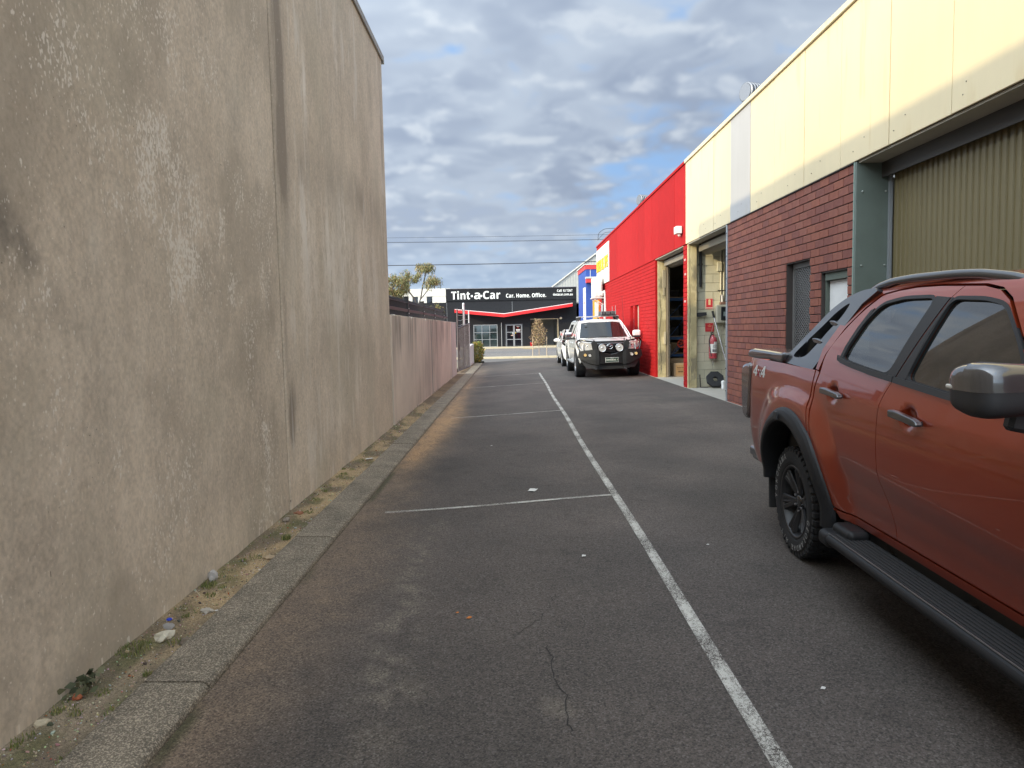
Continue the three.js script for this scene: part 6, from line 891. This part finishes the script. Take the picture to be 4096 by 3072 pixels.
  for (const f of [0, 1]) { const o = roundPoly([[-1.2, 1.16], [-1.06, 1.195], [-0.955, 1.185], [-0.99, 0.99], [-1.03, 0.80], [-1.08, 0.76], [-1.19, 0.775], [-1.21, 0.96]], 0.05, 4); const g = prism(o, 0.1, 0.025); g.rotateY(-Math.PI / 2); const l = mesh('tail_light', T(g, f ? Wd - 0.022 : 0.122, 0, 0.06), phys(C(0.10, 0.075, 0.072), 0.1, { metalness: 0.3, clearcoat: 1, clearcoatRoughness: 0.03 }), t); mesh('lamp_insert', rbox(0.09, 0.12, 0.02, 0.008, f ? Wd - 0.09 : 0.09, 1.05, -1.175), std(S(150, 20, 24), 0.3), l); }
  mesh('rear_bumper', [rbox(1.5, 0.13, 0.16, 0.03, Wd / 2, 0.47, -1.19), rbox(0.16, 0.08, 0.26, 0.025, 0.16, 0.485, -1.1), rbox(0.16, 0.08, 0.26, 0.025, Wd - 0.16, 0.485, -1.1)], gun, t);
  // arches
  const flare = (cx, f) => { const sec = [[0.552, 0.012], [0.548, -0.012], [0.53, -0.028], [0.5, -0.04], [0.478, -0.042], [0.466, -0.037], [0.462, -0.012], [0.462, 0.12]]; const g = sheet([[-0.12, 0], [Math.PI - 0.02, 0], [Math.PI - 0.02, sec.length - 1], [-0.12, sec.length - 1]], (a, v) => { const i = Math.min(sec.length - 2, Math.max(0, Math.floor(v))), q = v - i, r = lerp(sec[i][0], sec[i + 1][0], q), d = lerp(sec[i][1], sec[i + 1][1], q); const s = cx + r * Math.cos(a) * (a < 1 ? 1.06 : 1), y = AC[1] + 0.0 + r * Math.sin(a); const base = dS(clamp(s, -1, 3.3), Math.max(y, 0.47)); return [f ? Wd - base - d + 0 : base + d, y, s]; }, { cell: 0.12, flip: f ? -1 : 1, t: 0.004, edge: false }); g.computeVertexNormals(); return toCreasedNormals(g, 0.9); };
  for (const f of [0, 1]) for (const cx of [AC[0], 2.82]) mesh('wheel_arch', flare(cx, f), flareM, t);
  mesh('fuel_flap_stud', rbox(0.012, 0.05, 0.05, 0.004, dS(0.0, 0.9) - 0.052, 0.905, -0.08), matte, t);
  for (const x of [0.02, Wd - 0.28]) mesh('mud_flap', rbox(0.26, 0.42, 0.02, 0.008, x + 0.13, 0.40, -0.56), std(C(0.025, 0.025, 0.026), 0.8), t);
  mesh('underbody', [bx(0.3, Wd - 0.3, 0.26, 0.62, -1.08, 3.2), bx(0.12, Wd - 0.12, 0.62, 1.17, -0.62, 0.28), bx(0.1, Wd - 0.1, 0.45, 1.15, 0.36, 2.2), bx(0.12, Wd - 0.12, 0.6, 1.0, 2.2, 3.3)], dark, t);
  // cabin: seats with headrests, dash, wheel, lining
  const cloth = std(C(0.09, 0.088, 0.085), 0.9, { bumpMap: bumpFine, bumpScale: 0.002 }), lining = std(C(0.32, 0.31, 0.29), 0.9);
  for (const x of [0.44, Wd - 0.44]) { const s = mesh('seat', [rbox(0.48, 0.16, 0.5, 0.06, x, 0.98, 1.5), rbox(0.48, 0.6, 0.14, 0.06, x, 1.25, 1.25)], cloth, t); mesh('headrest', rbox(0.26, 0.16, 0.09, 0.04, x, 1.5, 1.2), cloth, s); }
  const bench = mesh('rear_bench', [rbox(1.3, 0.14, 0.45, 0.06, Wd / 2, 0.98, 0.72), rbox(1.3, 0.5, 0.12, 0.05, Wd / 2, 1.22, 0.56)], cloth, t); for (const x of [0.46, Wd - 0.46]) mesh('headrest', rbox(0.26, 0.14, 0.08, 0.035, x, 1.47, 0.58), cloth, bench);
  mesh('dashboard', rbox(1.35, 0.3, 0.4, 0.08, Wd / 2, 1.1, 2.3), blackPlastic, t); mesh('steering_wheel', T(new THREE.TorusGeometry(0.18, 0.018, 8, 28).rotateX(-0.5), 0.46, 1.2, 2.0), blackPlastic, t);
  mesh('roof_lining', sheet([[0.26, 0.7], [Wd - 0.26, 0.7], [Wd - 0.26, 1.8], [0.26, 1.8]], (x, s) => [x, 1.63 - 0.02 * ((x - Wd / 2) / 0.6) ** 2, s], { cell: 0.2, edge: false }), lining, t);
  // side steps
  for (const f of [0, 1]) {
    const X = (d) => f ? Wd - d : d, sw = (a, b) => f ? [X(b), X(a)] : [a, b];
    const prof = roundPoly([[-0.092, 0.345], [-0.076, 0.372], [0.085, 0.372], [0.085, 0.33], [0.0, 0.305], [-0.07, 0.312]], 0.014, 4).map(([x, y]) => [X(x), y]);
    const st = mesh('side_step', T(prism(prof, 1.72, 0.004), 0, 0, 0.68), flareM, t);
    const [a, b] = sw(-0.064, 0.075); mesh('step_pad', bx(a, b, 0.3735, 0.378, 0.72, 2.34), std(C(0.014, 0.014, 0.015), 0.9, { bumpMap: bumpFine, bumpScale: 0.003 }), st); for (let k = 0; k < 6; k++) { const [p, q] = sw(-0.052 + k * 0.02, -0.043 + k * 0.02); mesh('step_ridge', bx(p, q, 0.3785, 0.3815, 0.74, 2.32), std(C(0.02, 0.02, 0.021), 0.8), st); }
    const [c0, c1] = sw(-0.071, -0.066); mesh('step_trim', bx(c0, c1, 0.3735, 0.3775, 0.7, 2.38), std(C(0.3, 0.3, 0.3), 0.35, { metalness: 0.7 }), st);
    mesh('step_end', [T(new RoundedBoxGeometry(0.17, 0.085, 0.14, 4, 0.035), X(-0.005), 0.338, 0.66), T(new RoundedBoxGeometry(0.12, 0.07, 0.22, 4, 0.03), X(0.03), 0.385, 0.74), T(new RoundedBoxGeometry(0.17, 0.085, 0.14, 4, 0.035), X(-0.005), 0.338, 2.42)], flareM, st);
    for (const s of [0.95, 1.6, 2.2]) mesh('step_bracket', bar([X(0.04), 0.32, s], [X(0.3), 0.36, s], 0.05, 0.03), dark, st);
  }
  // mirror
  for (const f of [0, 1]) { const m = new THREE.Group(); m.name = 'mirror'; t.add(m); m.position.set(f ? Wd + 0.17 : -0.17, 1.272, 2.235); if (f) m.scale.x = -1;
    const se = (a, b, c, e, cut) => { const g = new THREE.SphereGeometry(1, 40, 28), p = g.attributes.position; for (let i = 0; i < p.count; i++) { const q = [p.getX(i), p.getY(i), p.getZ(i)]; const n = Math.pow(Math.abs(q[0]) ** e + Math.abs(q[1]) ** e + Math.abs(q[2]) ** e, 1 / e); let [x, y, z] = q.map((v) => v / n); if (cut > 0) y = Math.max(y, -0.02); else if (cut < 0) y = Math.min(y, 0.02); const taper = 1 - 0.22 * clamp(-z) ; p.setXYZ(i, x * a, y * b * taper * (1 - 0.12 * x), z * c); } g.computeVertexNormals(); return g; };
    mesh('mirror_cap', se(0.115, 0.08, 0.105, 4.6, 1), phys(C(0.1, 0.1, 0.105), 0.18, { metalness: 0.6, clearcoat: 1, clearcoatRoughness: 0.04 }), m); mesh('mirror_shell', se(0.114, 0.079, 0.104, 4.6, -1), blackPlastic, m);
    mesh('mirror_glass', T(new RoundedBoxGeometry(0.14, 0.08, 0.006, 3, 0.002), 0, 0.0, -0.102), chrome, m); mesh('indicator', T(rbox(0.012, 0.014, 0.07, 0.005), -0.108, 0.006, -0.055), std(C(0.62, 0.6, 0.55), 0.3), m);
    mesh('mirror_arm', [bar([0.02, -0.09, 0.0], [0.2, -0.13, 0.02], 0.05, 0.07, 0.012)], blackPlastic, m); }
  // badge: 4x4
  { const white = std(C(0.62, 0.62, 0.6), 0.5), red = std(S(150, 40, 48), 0.5), by = 1.105; const put = (str, s, hh, w, m, lean, up = 0) => { const g = text(str, { h: hh, w, depth: 0.0015 }); const p = g.attributes.position; for (let i = 0; i < p.count; i++) p.setX(i, p.getX(i) + p.getY(i) * lean); g.rotateY(-Math.PI / 2); const q = g.attributes.position; for (let i = 0; i < q.count; i++) { const ss = q.getZ(i) + s, yy = q.getY(i) + by; q.setXYZ(i, dS(ss, yy) - 0.0015 - up + q.getX(i), yy, ss); } g.computeVertexNormals(); mesh('badge', g, m, t); };
    put('4', -0.85, 0.078, 0.095, white, 0.15); put('x', -0.755, 0.066, 0.085, white, 0.2); put('x', -0.752, 0.06, 0.078, red, 0.2, 0.006); put('4', -0.675, 0.078, 0.095, white, 0.15); }
  const rimM = std(C(0.018, 0.018, 0.02), 0.42);
  const o = { rimMat: rimM, R0: 0.35, rim: 0.232, w: 0.22, words: [['YOKOHAMA', -1.75, -0.3, 0.29, 0.036], ['GEOLANDAR A/T', 1.7, 3.85, 0.29, 0.034]] };
  makeWheel(t, 0.13, 0.35, -0.08, 0, o); makeWheel(t, 0.13, 0.35, 2.8, 0, { ...o, words: null }); makeWheel(t, Wd - 0.13, 0.35, -0.08, Math.PI, { ...o, words: null }); makeWheel(t, Wd - 0.13, 0.35, 2.8, Math.PI, { ...o, words: null });
}
const whiteCar = phys(C(0.80, 0.795, 0.77), 0.35, { clearcoat: 1, clearcoatRoughness: 0.05 });
const carGlass = phys(C(0.14, 0.145, 0.14), 0.02, { ior: 1.6, transmission: 0.92, thickness: 0 });
const lampGlass = phys(C(0.75, 0.75, 0.74), 0.08, { metalness: 0.35, clearcoat: 1, clearcoatRoughness: 0.02 });
{ // -------------------------------------------------- white four-wheel drive with bull bar, facing the viewer
  const t = thing('white_ute', 'white dual-cab four-wheel drive with black bull bar beside the red wall', 'pickup', [2.84, ground(2.84) , -20.25]);
  t.rotation.z = 0.018;
  // half width at (distance back from the bar, height)
  const hw = (s, y) => { let w = y < 0.75 ? 0.91 - 0.05 * ((0.75 - y) / 0.35) ** 2 : y < 1.12 ? 0.91 - 0.045 * ((y - 0.75) / 0.37) ** 2 : 0.865 - 0.243 * (y - 1.12) - 0.22 * (y - 1.12) ** 2; if (s < 1.0) w -= 0.16 * ((1.0 - s) / 0.75) ** 2; if (y > 1.66) w -= 2.2 * (y - 1.66) ** 1.5; for (const c of [1.05, 4.2]) w += 0.025 * sstep(0.75, 0.55, Math.hypot(s - c, y - 0.42)); return w; };
  const L = (o = 0) => (s, y) => [-hw(s, y) - o, y, -s], Rr = (o = 0) => (s, y) => [hw(s, y) + o, y, -s];
  const two = (name, m, poly, o = 0, opt = {}, parent = t) => [mesh(name, sheet(poly, L(o), { cell: 0.06, flip: -1, ...opt }), m, parent), mesh(name, sheet(poly, Rr(o), { cell: 0.06, flip: 1, ...opt }), m, parent)];
  const arc = (cx, r, n = 14) => { const o = []; for (let i = 0; i <= n; i++) { const a = Math.PI - Math.PI * i / n; o.push([cx + r * Math.cos(a), 0.42 + r * Math.sin(a)]); } return o; };
  two('front_fender', whiteCar, [[0.3, 0.62], [0.3, 1.0], [0.6, 1.06], [1.2, 1.12], [1.58, 1.14], [1.58, 0.45], ...arc(1.05, 0.47).reverse().map(([a, b]) => [a, b]), [0.42, 0.5]]);
  two('front_door', whiteCar, [[1.588, 0.42], [1.588, 1.14], [2.62, 1.16], [2.62, 0.42]]); two('rear_door', whiteCar, [[2.63, 0.42], [2.63, 1.16], [3.42, 1.18], [3.42, 0.95], [3.5, 0.7], [3.52, 0.42]].map(([a, b]) => [Math.min(a, 3.45), b]));
  two('tub_side', whiteCar, [[3.46, 0.5], [3.46, 1.18], [5.2, 1.19], [5.24, 0.6], [4.75, 0.5], ...arc(4.2, 0.48).reverse()]);
  // cab and canopy
  const wf = [[2.05, 1.17], [2.35, 1.42], [2.62, 1.58], [2.6, 1.17]], wr = [[2.72, 1.18], [2.74, 1.59], [3.2, 1.6], [3.32, 1.3], [3.33, 1.19]], wc = [[3.62, 1.28], [3.66, 1.6], [4.95, 1.58], [5.0, 1.28]];
  two('cab_frame', whiteCar, [[1.5, 1.145], [1.6, 1.145], [2.05, 1.17], [2.35, 1.42], [2.62, 1.585], [2.62, 1.17], [2.7, 1.18], [2.74, 1.6], [3.2, 1.61], [3.33, 1.3], [3.34, 1.19], [3.45, 1.19], [3.45, 1.68], [3.2, 1.71], [2.6, 1.71], [2.4, 1.66], [2.1, 1.47], [1.62, 1.17]]);
  two('side_window', carGlass, wf, -0.012); two('side_window', carGlass, wr, -0.012);
  two('canopy_side', whiteCar, [[3.47, 1.2], [5.2, 1.2], [5.1, 1.66], [4.9, 1.72], [3.5, 1.72], [3.47, 1.68]], 0.0, { hole: wc }); two('canopy_window', carGlass, wc, -0.008);
  const top = (name, m, poly, fn, par = t) => mesh(name, sheet(poly, fn, { cell: 0.08, flip: -1 }), m, par);
  top('roof', whiteCar, [[-0.6, -5.1], [0.6, -5.1], [0.6, -2.28], [-0.6, -2.28]].reverse(), (x, z) => [x, 1.735 - 0.045 * (x / 0.6) ** 2 - 0.09 * Math.max(0, (z + 2.75) / 0.5) ** 2, z]);
  const ws = mesh('windscreen', sheet([[-0.74, 0], [0.74, 0], [0.6, 1], [-0.6, 1]], (x, v) => [x, lerp(1.15, 1.63, v), lerp(-1.42, -2.24, v) - 0.13 * (x / 0.7) ** 2], { cell: 0.08, flip: 1 }), carGlass, t);
  mesh('windscreen_surround', sheet([[-0.82, -0.05], [0.82, -0.05], [0.66, 1.1], [-0.66, 1.1]], (x, v) => [x, lerp(1.15, 1.63, v) - 0.006, lerp(-1.42, -2.24, v) - 0.13 * (x / 0.7) ** 2 - 0.008], { cell: 0.08, flip: 1, hole: [[-0.72, 0.03], [0.72, 0.03], [0.59, 0.97], [-0.59, 0.97]] }), whiteCar, t);
  for (const x of [-0.3, 0.25]) mesh('wiper', bar([x, 1.16, -1.4], [x - 0.4, 1.19, -1.5], 0.015, 0.012), blackPlastic, ws); mesh('sticker', bar([-0.52, 1.56, -2.09], [-0.44, 1.56, -2.08], 0.03, 0.004), whitePaint, ws);
  top('bonnet', whiteCar, [[-0.78, -1.5], [0.78, -1.5], [0.7, -0.3], [-0.7, -0.3]], (x, z) => [x, 1.14 - 0.13 * Math.max(0, (z + 1.5) / 1.2) ** 1.6 - 0.05 * (x / 0.78) ** 2 + 0.015 * sstep(0.35, 0.45, Math.abs(x)), z]);
  mesh('nose', [rbox(1.5, 0.42, 0.2, 0.06, 0, 0.72, -0.42)], blackPlastic, t); const gr = mesh('grille', rbox(0.92, 0.3, 0.1, 0.04, 0, 0.86, -0.3), blackGloss, t);
  for (const s of [-1, 1]) { const h = mesh('headlight', sheet(smooth([[0.42, 0.86], [0.5, 1.0], [0.68, 1.03], [0.86, 1.04], [0.88, 0.92], [0.78, 0.83], [0.6, 0.82]], 4, 0.3), (x, y) => [s * x, y, -0.26 - 0.55 * Math.max(0, x - 0.45) ** 1.6], { cell: 0.04, flip: s, t: 0.06 }), lampGlass, t); mesh('reflector', T(new THREE.SphereGeometry(0.07, 14, 10), s * 0.62, 0.93, -0.36), chrome, h); }
  // bull bar
  const bb = new THREE.Group(); bb.name = 'bull_bar'; t.add(bb); const barM = std(C(0.016, 0.0165, 0.018), 0.6);
  mesh('centre_beam', prism([[-0.36, 0.42], [0.36, 0.42], [0.36, 0.78], [0.16, 0.72], [0, 0.69], [-0.16, 0.72], [-0.36, 0.78]], 0.14, 0.012), blackGloss, bb).position.z = -0.18;
  for (const s of [-1, 1]) {
    const w = [[0.34, 0.38], [0.34, 0.83], [0.62, 0.82], [0.9, 0.8], [0.93, 0.62], [0.86, 0.56], [0.62, 0.44]]; const q = mesh('wing', sheet(w, (x, y) => [s * x, y, 0.0 - 0.42 * Math.max(0, x - 0.42) ** 1.25 - 0.12 * Math.max(0, 0.55 - y)], { cell: 0.04, flip: s, t: 0.2 }), barM, bb);
    mesh('lower_wing', sheet([[0.36, 0.36], [0.62, 0.43], [0.88, 0.56], [0.7, 0.3], [0.4, 0.28]], (x, y) => [s * x, y, -0.06 - 0.42 * Math.max(0, x - 0.42) ** 1.25], { cell: 0.05, flip: s, t: 0.1 }), blackPlastic, bb);
    for (const [x, y, m] of [[0.73, 0.685, std(C(0.75, 0.5, 0.2), 0.3)], [0.60, 0.672, lampGlass]]) { const z = -0.42 * Math.max(0, x - 0.42) ** 1.25; mesh('fog_lamp', T(new THREE.CylinderGeometry(0.046, 0.046, 0.03, 18).rotateX(Math.PI / 2), s * x, y, z + 0.01), m, q); mesh('fog_ring', T(new THREE.TorusGeometry(0.05, 0.01, 8, 20), s * x, y, z + 0.02), blackGloss, q); }
    mesh('upright', prism([[s * 0.37, 0.78], [s * 0.50, 0.78], [s * 0.55, 1.02], [s * 0.47, 1.11], [s * 0.38, 1.02]], 0.07, 0.008), barM, bb).position.z = -0.12;
    mesh('hoop', tube([[s * 0.48, 1.06, -0.12], [s * 0.66, 1.08, -0.16], [s * 0.86, 1.12, -0.30], [s * 0.93, 1.04, -0.38], [s * 0.9, 0.9, -0.34], [s * 0.86, 0.8, -0.28]], 0.026, 50, 10), blackGloss, bb);
    const lamp = mesh('driving_lamp', T(lathe([[0, -0.09], [0.07, -0.08], [0.112, -0.02], [0.118, 0.01], [0.108, 0.015], [0.105, 0.0]], 28).rotateX(Math.PI / 2), s * 0.245, 0.875, 0.02), blackGloss, bb); mesh('lamp_face', T(new THREE.CylinderGeometry(0.105, 0.105, 0.008, 28).rotateX(Math.PI / 2), s * 0.245, 0.875, 0.025), lampGlass, lamp); mesh('lamp_ring', T(new THREE.TorusGeometry(0.108, 0.007, 8, 30), s * 0.245, 0.875, 0.03), chrome, lamp); mesh('lamp_bulb', T(new THREE.SphereGeometry(0.035, 14, 8).scale(1, 0.6, 0.5), s * 0.245, 0.885, 0.03), chrome, lamp);
  }
  mesh('top_bar', rod([-0.46, 1.045, -0.1], [0.46, 1.045, -0.1], 0.03, 0.03, 14), blackGloss, bb); mesh('skid_plate', prism([[-0.55, 0.26], [0.55, 0.26], [0.4, 0.42], [-0.4, 0.42]], 0.04, 0.006), blackPlastic, bb).position.z = -0.2;
  for (const s of [-1, 1]) mesh('tow_hook', T(new THREE.TorusGeometry(0.035, 0.01, 6, 14), s * 0.43, 0.3, -0.12), chrome, bb);
  // emblem: oval ring with a winged V
  const em = mesh('emblem', T(new THREE.TorusGeometry(0.085, 0.011, 10, 36).scale(1, 0.8, 1), 0, 0.905, -0.19), chrome, gr); mesh('emblem_wing', tube([[-0.085, 0.925, -0.188], [-0.045, 0.928, -0.182], [0, 0.895, -0.178], [0.045, 0.928, -0.182], [0.085, 0.925, -0.188]], 0.009, 30, 8), chrome, em);
  // plate
  const pl = mesh('number_plate', rbox(0.38, 0.138, 0.012, 0.005, 0.03, 0.525, -0.02), std(C(0.62, 0.62, 0.6), 0.5), t); mesh('plate_face', T(new THREE.PlaneGeometry(0.36, 0.12), 0.03, 0.527, -0.0125), std(C(1, 1, 1), 0.5, { map: canvasTex(512, 170, (c) => { c.fillStyle = '#20382f'; c.fillRect(0, 0, 512, 170); c.fillStyle = '#eceae2'; c.font = 'bold 82px serif'; c.textAlign = 'center'; c.fillText('GENERAL 1', 256, 112, 480); c.font = '18px sans-serif'; c.fillRect(180, 16, 150, 6); }) }), pl);
  // mirrors
  for (const s of [-1, 1]) { const m = mesh('mirror', T(new RoundedBoxGeometry(0.25, 0.19, 0.13, 4, 0.055), s * 1.05, 1.25, -1.72), s < 0 ? std(C(0.85, 0.85, 0.86), 0.1, { metalness: 1 }) : whiteCar, t); mesh('mirror_base', [T(new RoundedBoxGeometry(0.24, 0.06, 0.12, 3, 0.025), s * 1.05, 1.145, -1.72), bar([s * 0.95, 1.14, -1.72], [s * 0.84, 1.13, -1.74], 0.06, 0.05)], blackPlastic, m); }
  for (const s of [-1, 1]) for (const d of [2.45, 3.25]) mesh('door_handle', rbox(0.03, 0.03, 0.2, 0.012, s * (hw(d, 1.0) + 0.012), 1.0, -d), chrome, t);
  // roof bars, tool tray, aerials
  for (const z of [-2.75, -3.35]) { const r = mesh('roof_bar', bx(-0.66, 0.66, 1.80, 1.83, z - 0.03, z + 0.03, 0.008), std(C(0.5, 0.5, 0.5), 0.4, { metalness: 0.5 }), t); for (const s of [-1, 1]) mesh('bar_foot', prism([[s * 0.55, 1.80], [s * 0.66, 1.80], [s * 0.66, 1.66], [s * 0.6, 1.66]], 0.09, 0.01), blackPlastic, r).position.z = z - 0.045; }
  const tray = mesh('roof_tray', [bx(0.08, 0.58, 1.832, 1.86, -3.45, -2.65, 0.008)], blackPlastic, t); for (let k = 0; k < 3; k++) mesh('tray_case', rbox(0.15, 0.11, 0.7, 0.02, 0.16 + k * 0.165, 1.917, -3.05), std(C(0.07, 0.07, 0.075), 0.5), tray); for (const [x, z] of [[0.1, -2.68], [0.56, -2.68], [0.1, -3.42], [0.56, -3.42]]) mesh('tray_post', rod([x, 1.86, z], [x, 2.14, z], 0.008), galvStrip, tray); mesh('tray_tube', rod([0.2, 1.98, -3.1], [0.2, 2.2, -3.1], 0.05), galvStrip, tray);
  mesh('whip_aerial', [rod([0.42, 0.9, -0.2], [0.42, 1.14, -0.2], 0.016), rod([0.42, 1.14, -0.2], [0.40, 2.35, -0.25], 0.006, 0.003)], blackPlastic, t); mesh('roof_aerial', [T(new THREE.SphereGeometry(0.03, 10, 6), -0.02, 1.735, -2.62), rod([-0.02, 1.74, -2.62], [-0.05, 1.84, -2.7], 0.006, 0.003)], blackPlastic, t);
  mesh('side_step', [T(new RoundedBoxGeometry(0.16, 0.07, 1.9, 3, 0.03), -0.9, 0.42, -2.55), T(new RoundedBoxGeometry(0.16, 0.07, 1.9, 3, 0.03), 0.9, 0.42, -2.55)].map((g) => g), std(C(0.35, 0.35, 0.35), 0.4, { metalness: 0.6 }), t);
  mesh('underbody', [bx(-0.6, 0.6, 0.32, 0.7, -5.1, -0.4), bx(-0.8, 0.8, 0.45, 1.1, -3.6, -1.6), bx(-0.7, 0.7, 0.7, 1.0, -1.6, -0.45), bx(-0.8, 0.8, 0.7, 1.15, -5.15, -3.6)], std(C(0.06, 0.058, 0.055), 0.9), t); mesh('dashboard', rbox(1.35, 0.2, 0.4, 0.06, 0, 1.08, -1.75), blackPlastic, t); mesh('steering_wheel', T(new THREE.TorusGeometry(0.18, 0.017, 8, 26).rotateX(0.5), -0.36, 1.17, -2.0), blackPlastic, t);
  mesh('seat', [rbox(0.42, 0.6, 0.16, 0.06, -0.36, 1.15, -2.5), rbox(0.42, 0.6, 0.16, 0.06, 0.36, 1.15, -2.5), rbox(0.24, 0.16, 0.09, 0.04, -0.36, 1.5, -2.52), rbox(0.24, 0.16, 0.09, 0.04, 0.36, 1.5, -2.52), rbox(1.3, 0.5, 0.14, 0.05, 0, 1.15, -3.35)], std(C(0.06, 0.06, 0.06)), t);
  mesh('tailgate', rbox(1.68, 0.62, 0.06, 0.02, 0, 0.88, -5.2), whiteCar, t); mesh('canopy_rear', rbox(1.3, 0.48, 0.04, 0.015, 0, 1.44, -5.12), carGlass, t); mesh('rear_bumper', rbox(1.7, 0.16, 0.14, 0.04, 0, 0.52, -5.28), barM, t);
  const o = { rimMat: std(C(0.3, 0.3, 0.31), 0.4, { metalness: 0.6 }), R0: 0.40, rim: 0.222, w: 0.27, knobs: 34 };
  makeWheel(t, -0.80, 0.4, -1.05, 0, o); makeWheel(t, 0.80, 0.4, -1.05, Math.PI, o); makeWheel(t, -0.80, 0.4, -4.2, 0, o); makeWheel(t, 0.80, 0.4, -4.2, Math.PI, o);
}
{ // -------------------------------------------------- white sedan behind it
  const t = thing('white_sedan', 'white sedan mostly hidden behind the four-wheel drive', 'car', [2.79, ground(2.79), -26.6]);
  t.rotation.z = 0.018;
  const hw = (s, y) => { let w = y < 0.6 ? 0.86 - 0.05 * ((0.6 - y) / 0.35) ** 2 : y < 0.95 ? 0.86 - 0.04 * ((y - 0.6) / 0.35) ** 2 : 0.82 - 0.32 * (y - 0.95) - 0.25 * (y - 0.95) ** 2; if (s < 0.9) w -= 0.2 * ((0.9 - s) / 0.9) ** 2; if (s > 3.8) w -= 0.12 * ((s - 3.8) / 0.8) ** 2; for (const c of [0.85, 3.5]) w += 0.012 * sstep(0.6, 0.4, Math.hypot(s - c, y - 0.33)); return w; };
  const two = (name, m, poly, o = 0, opt = {}) => { for (const f of [-1, 1]) mesh(name, sheet(poly, (s, y) => [f * (hw(s, y) + o), y, -s], { cell: 0.07, flip: f, ...opt }), m, t); };
  const arc = (cx, r, n = 12) => { const o = []; for (let i = 0; i <= n; i++) { const a = Math.PI * i / n; o.push([cx + r * Math.cos(a), 0.33 + r * Math.sin(a)]); } return o; };
  two('front_fender', whiteCar, [[0.05, 0.4], [0.02, 0.62], [0.25, 0.78], [0.9, 0.88], [1.3, 0.92], [1.3, 0.24], ...arc(0.85, 0.36), [0.3, 0.25]]);
  two('front_door', whiteCar, [[1.308, 0.24], [1.308, 0.92], [2.3, 0.95], [2.3, 0.24]]); two('rear_door', whiteCar, [[2.31, 0.24], [2.31, 0.95], [3.2, 0.97], [3.2, 0.6], [3.1, 0.4], [3.08, 0.24]]); two('rear_quarter', whiteCar, [[3.21, 0.62], [3.21, 0.97], [4.3, 0.98], [4.55, 0.85], [4.55, 0.4], [3.95, 0.26], ...arc(3.5, 0.36)]);
  const w1 = [[1.6, 0.95], [2.05, 1.24], [2.3, 1.3], [2.3, 0.96]], w2 = [[2.38, 0.96], [2.38, 1.31], [2.95, 1.3], [3.35, 1.1], [3.3, 0.98]];
  two('roof_frame', whiteCar, [[1.3, 0.93], [1.6, 0.95], [2.05, 1.25], [2.3, 1.31], [2.3, 0.96], [2.37, 0.96], [2.37, 1.32], [2.95, 1.315], [3.37, 1.1], [3.33, 0.98], [3.8, 0.99], [3.3, 1.25], [2.9, 1.4], [2.2, 1.42], [1.9, 1.32], [1.35, 0.98]]); two('side_window', carGlass, w1, -0.01); two('side_window', carGlass, w2, -0.01);
  mesh('roof', sheet([[-0.56, -3.1], [0.56, -3.1], [0.56, -1.95], [-0.56, -1.95]], (x, z) => [x, 1.43 - 0.03 * (x / 0.56) ** 2 - 0.1 * ((z + 2.5) / 0.6) ** 2, z], { cell: 0.1, flip: -1 }), whiteCar, t);
  mesh('windscreen', sheet([[-0.66, 0], [0.66, 0], [0.56, 1], [-0.56, 1]], (x, v) => [x, lerp(0.95, 1.36, v), lerp(-1.2, -1.98, v) - 0.12 * (x / 0.6) ** 2], { cell: 0.1 }), carGlass, t); mesh('rear_window', sheet([[-0.6, 0], [0.6, 0], [0.56, 1], [-0.56, 1]], (x, v) => [x, lerp(1.0, 1.36, v), lerp(-3.85, -3.1, v)], { cell: 0.1, flip: -1 }), carGlass, t);
  mesh('bonnet', sheet([[-0.74, -1.3], [0.74, -1.3], [0.62, -0.08], [-0.62, -0.08]], (x, z) => [x, 0.94 - 0.2 * ((z + 1.3) / 1.2) ** 2 - 0.03 * (x / 0.7) ** 2, z], { cell: 0.1, flip: -1 }), whiteCar, t); mesh('boot_lid', sheet([[-0.68, -4.5], [0.68, -4.5], [0.7, -3.8], [-0.7, -3.8]], (x, z) => [x, 1.0 - 0.03 * (x / 0.7) ** 2, z], { cell: 0.1, flip: -1 }), whiteCar, t);
  mesh('front_bumper', rbox(1.4, 0.46, 0.24, 0.1, 0, 0.46, -0.1), whiteCar, t); mesh('rear_bumper', rbox(1.5, 0.5, 0.2, 0.08, 0, 0.6, -4.5), whiteCar, t); mesh('grille', rbox(0.8, 0.14, 0.06, 0.03, 0, 0.52, 0.02), blackGloss, t);
  for (const s of [-1, 1]) { mesh('headlight', rbox(0.3, 0.13, 0.3, 0.05, s * 0.55, 0.68, -0.22), lampGlass, t); mesh('mirror', [T(new THREE.SphereGeometry(1, 20, 14).scale(0.13, 0.075, 0.09), s * 0.98, 1.0, -1.55), bar([s * 0.9, 0.97, -1.56], [s * 0.76, 0.94, -1.58], 0.06, 0.03)], whiteCar, t); mesh('tail_light', rbox(0.24, 0.2, 0.12, 0.04, s * 0.62, 0.82, -4.52), std(S(140, 10, 15), 0.3), t); }
  mesh('underbody', [bx(-0.6, 0.6, 0.2, 0.5, -4.4, -0.15), bx(-0.74, 0.74, 0.25, 0.9, -3.1, -1.3), bx(-0.64, 0.64, 0.5, 0.85, -4.4, -0.2)], std(C(0.06, 0.058, 0.055), 0.9), t);
  const o = { rimMat: std(C(0.35, 0.35, 0.36), 0.4, { metalness: 0.6 }), R0: 0.31, rim: 0.21, w: 0.2, spokes: 5, knobs: 40 };
  makeWheel(t, -0.76, 0.31, -0.85, 0, o); makeWheel(t, 0.76, 0.31, -0.85, Math.PI, o); makeWheel(t, -0.76, 0.31, -3.5, 0, o); makeWheel(t, 0.76, 0.31, -3.5, Math.PI, o);
}
renderer.render(scene, camera);
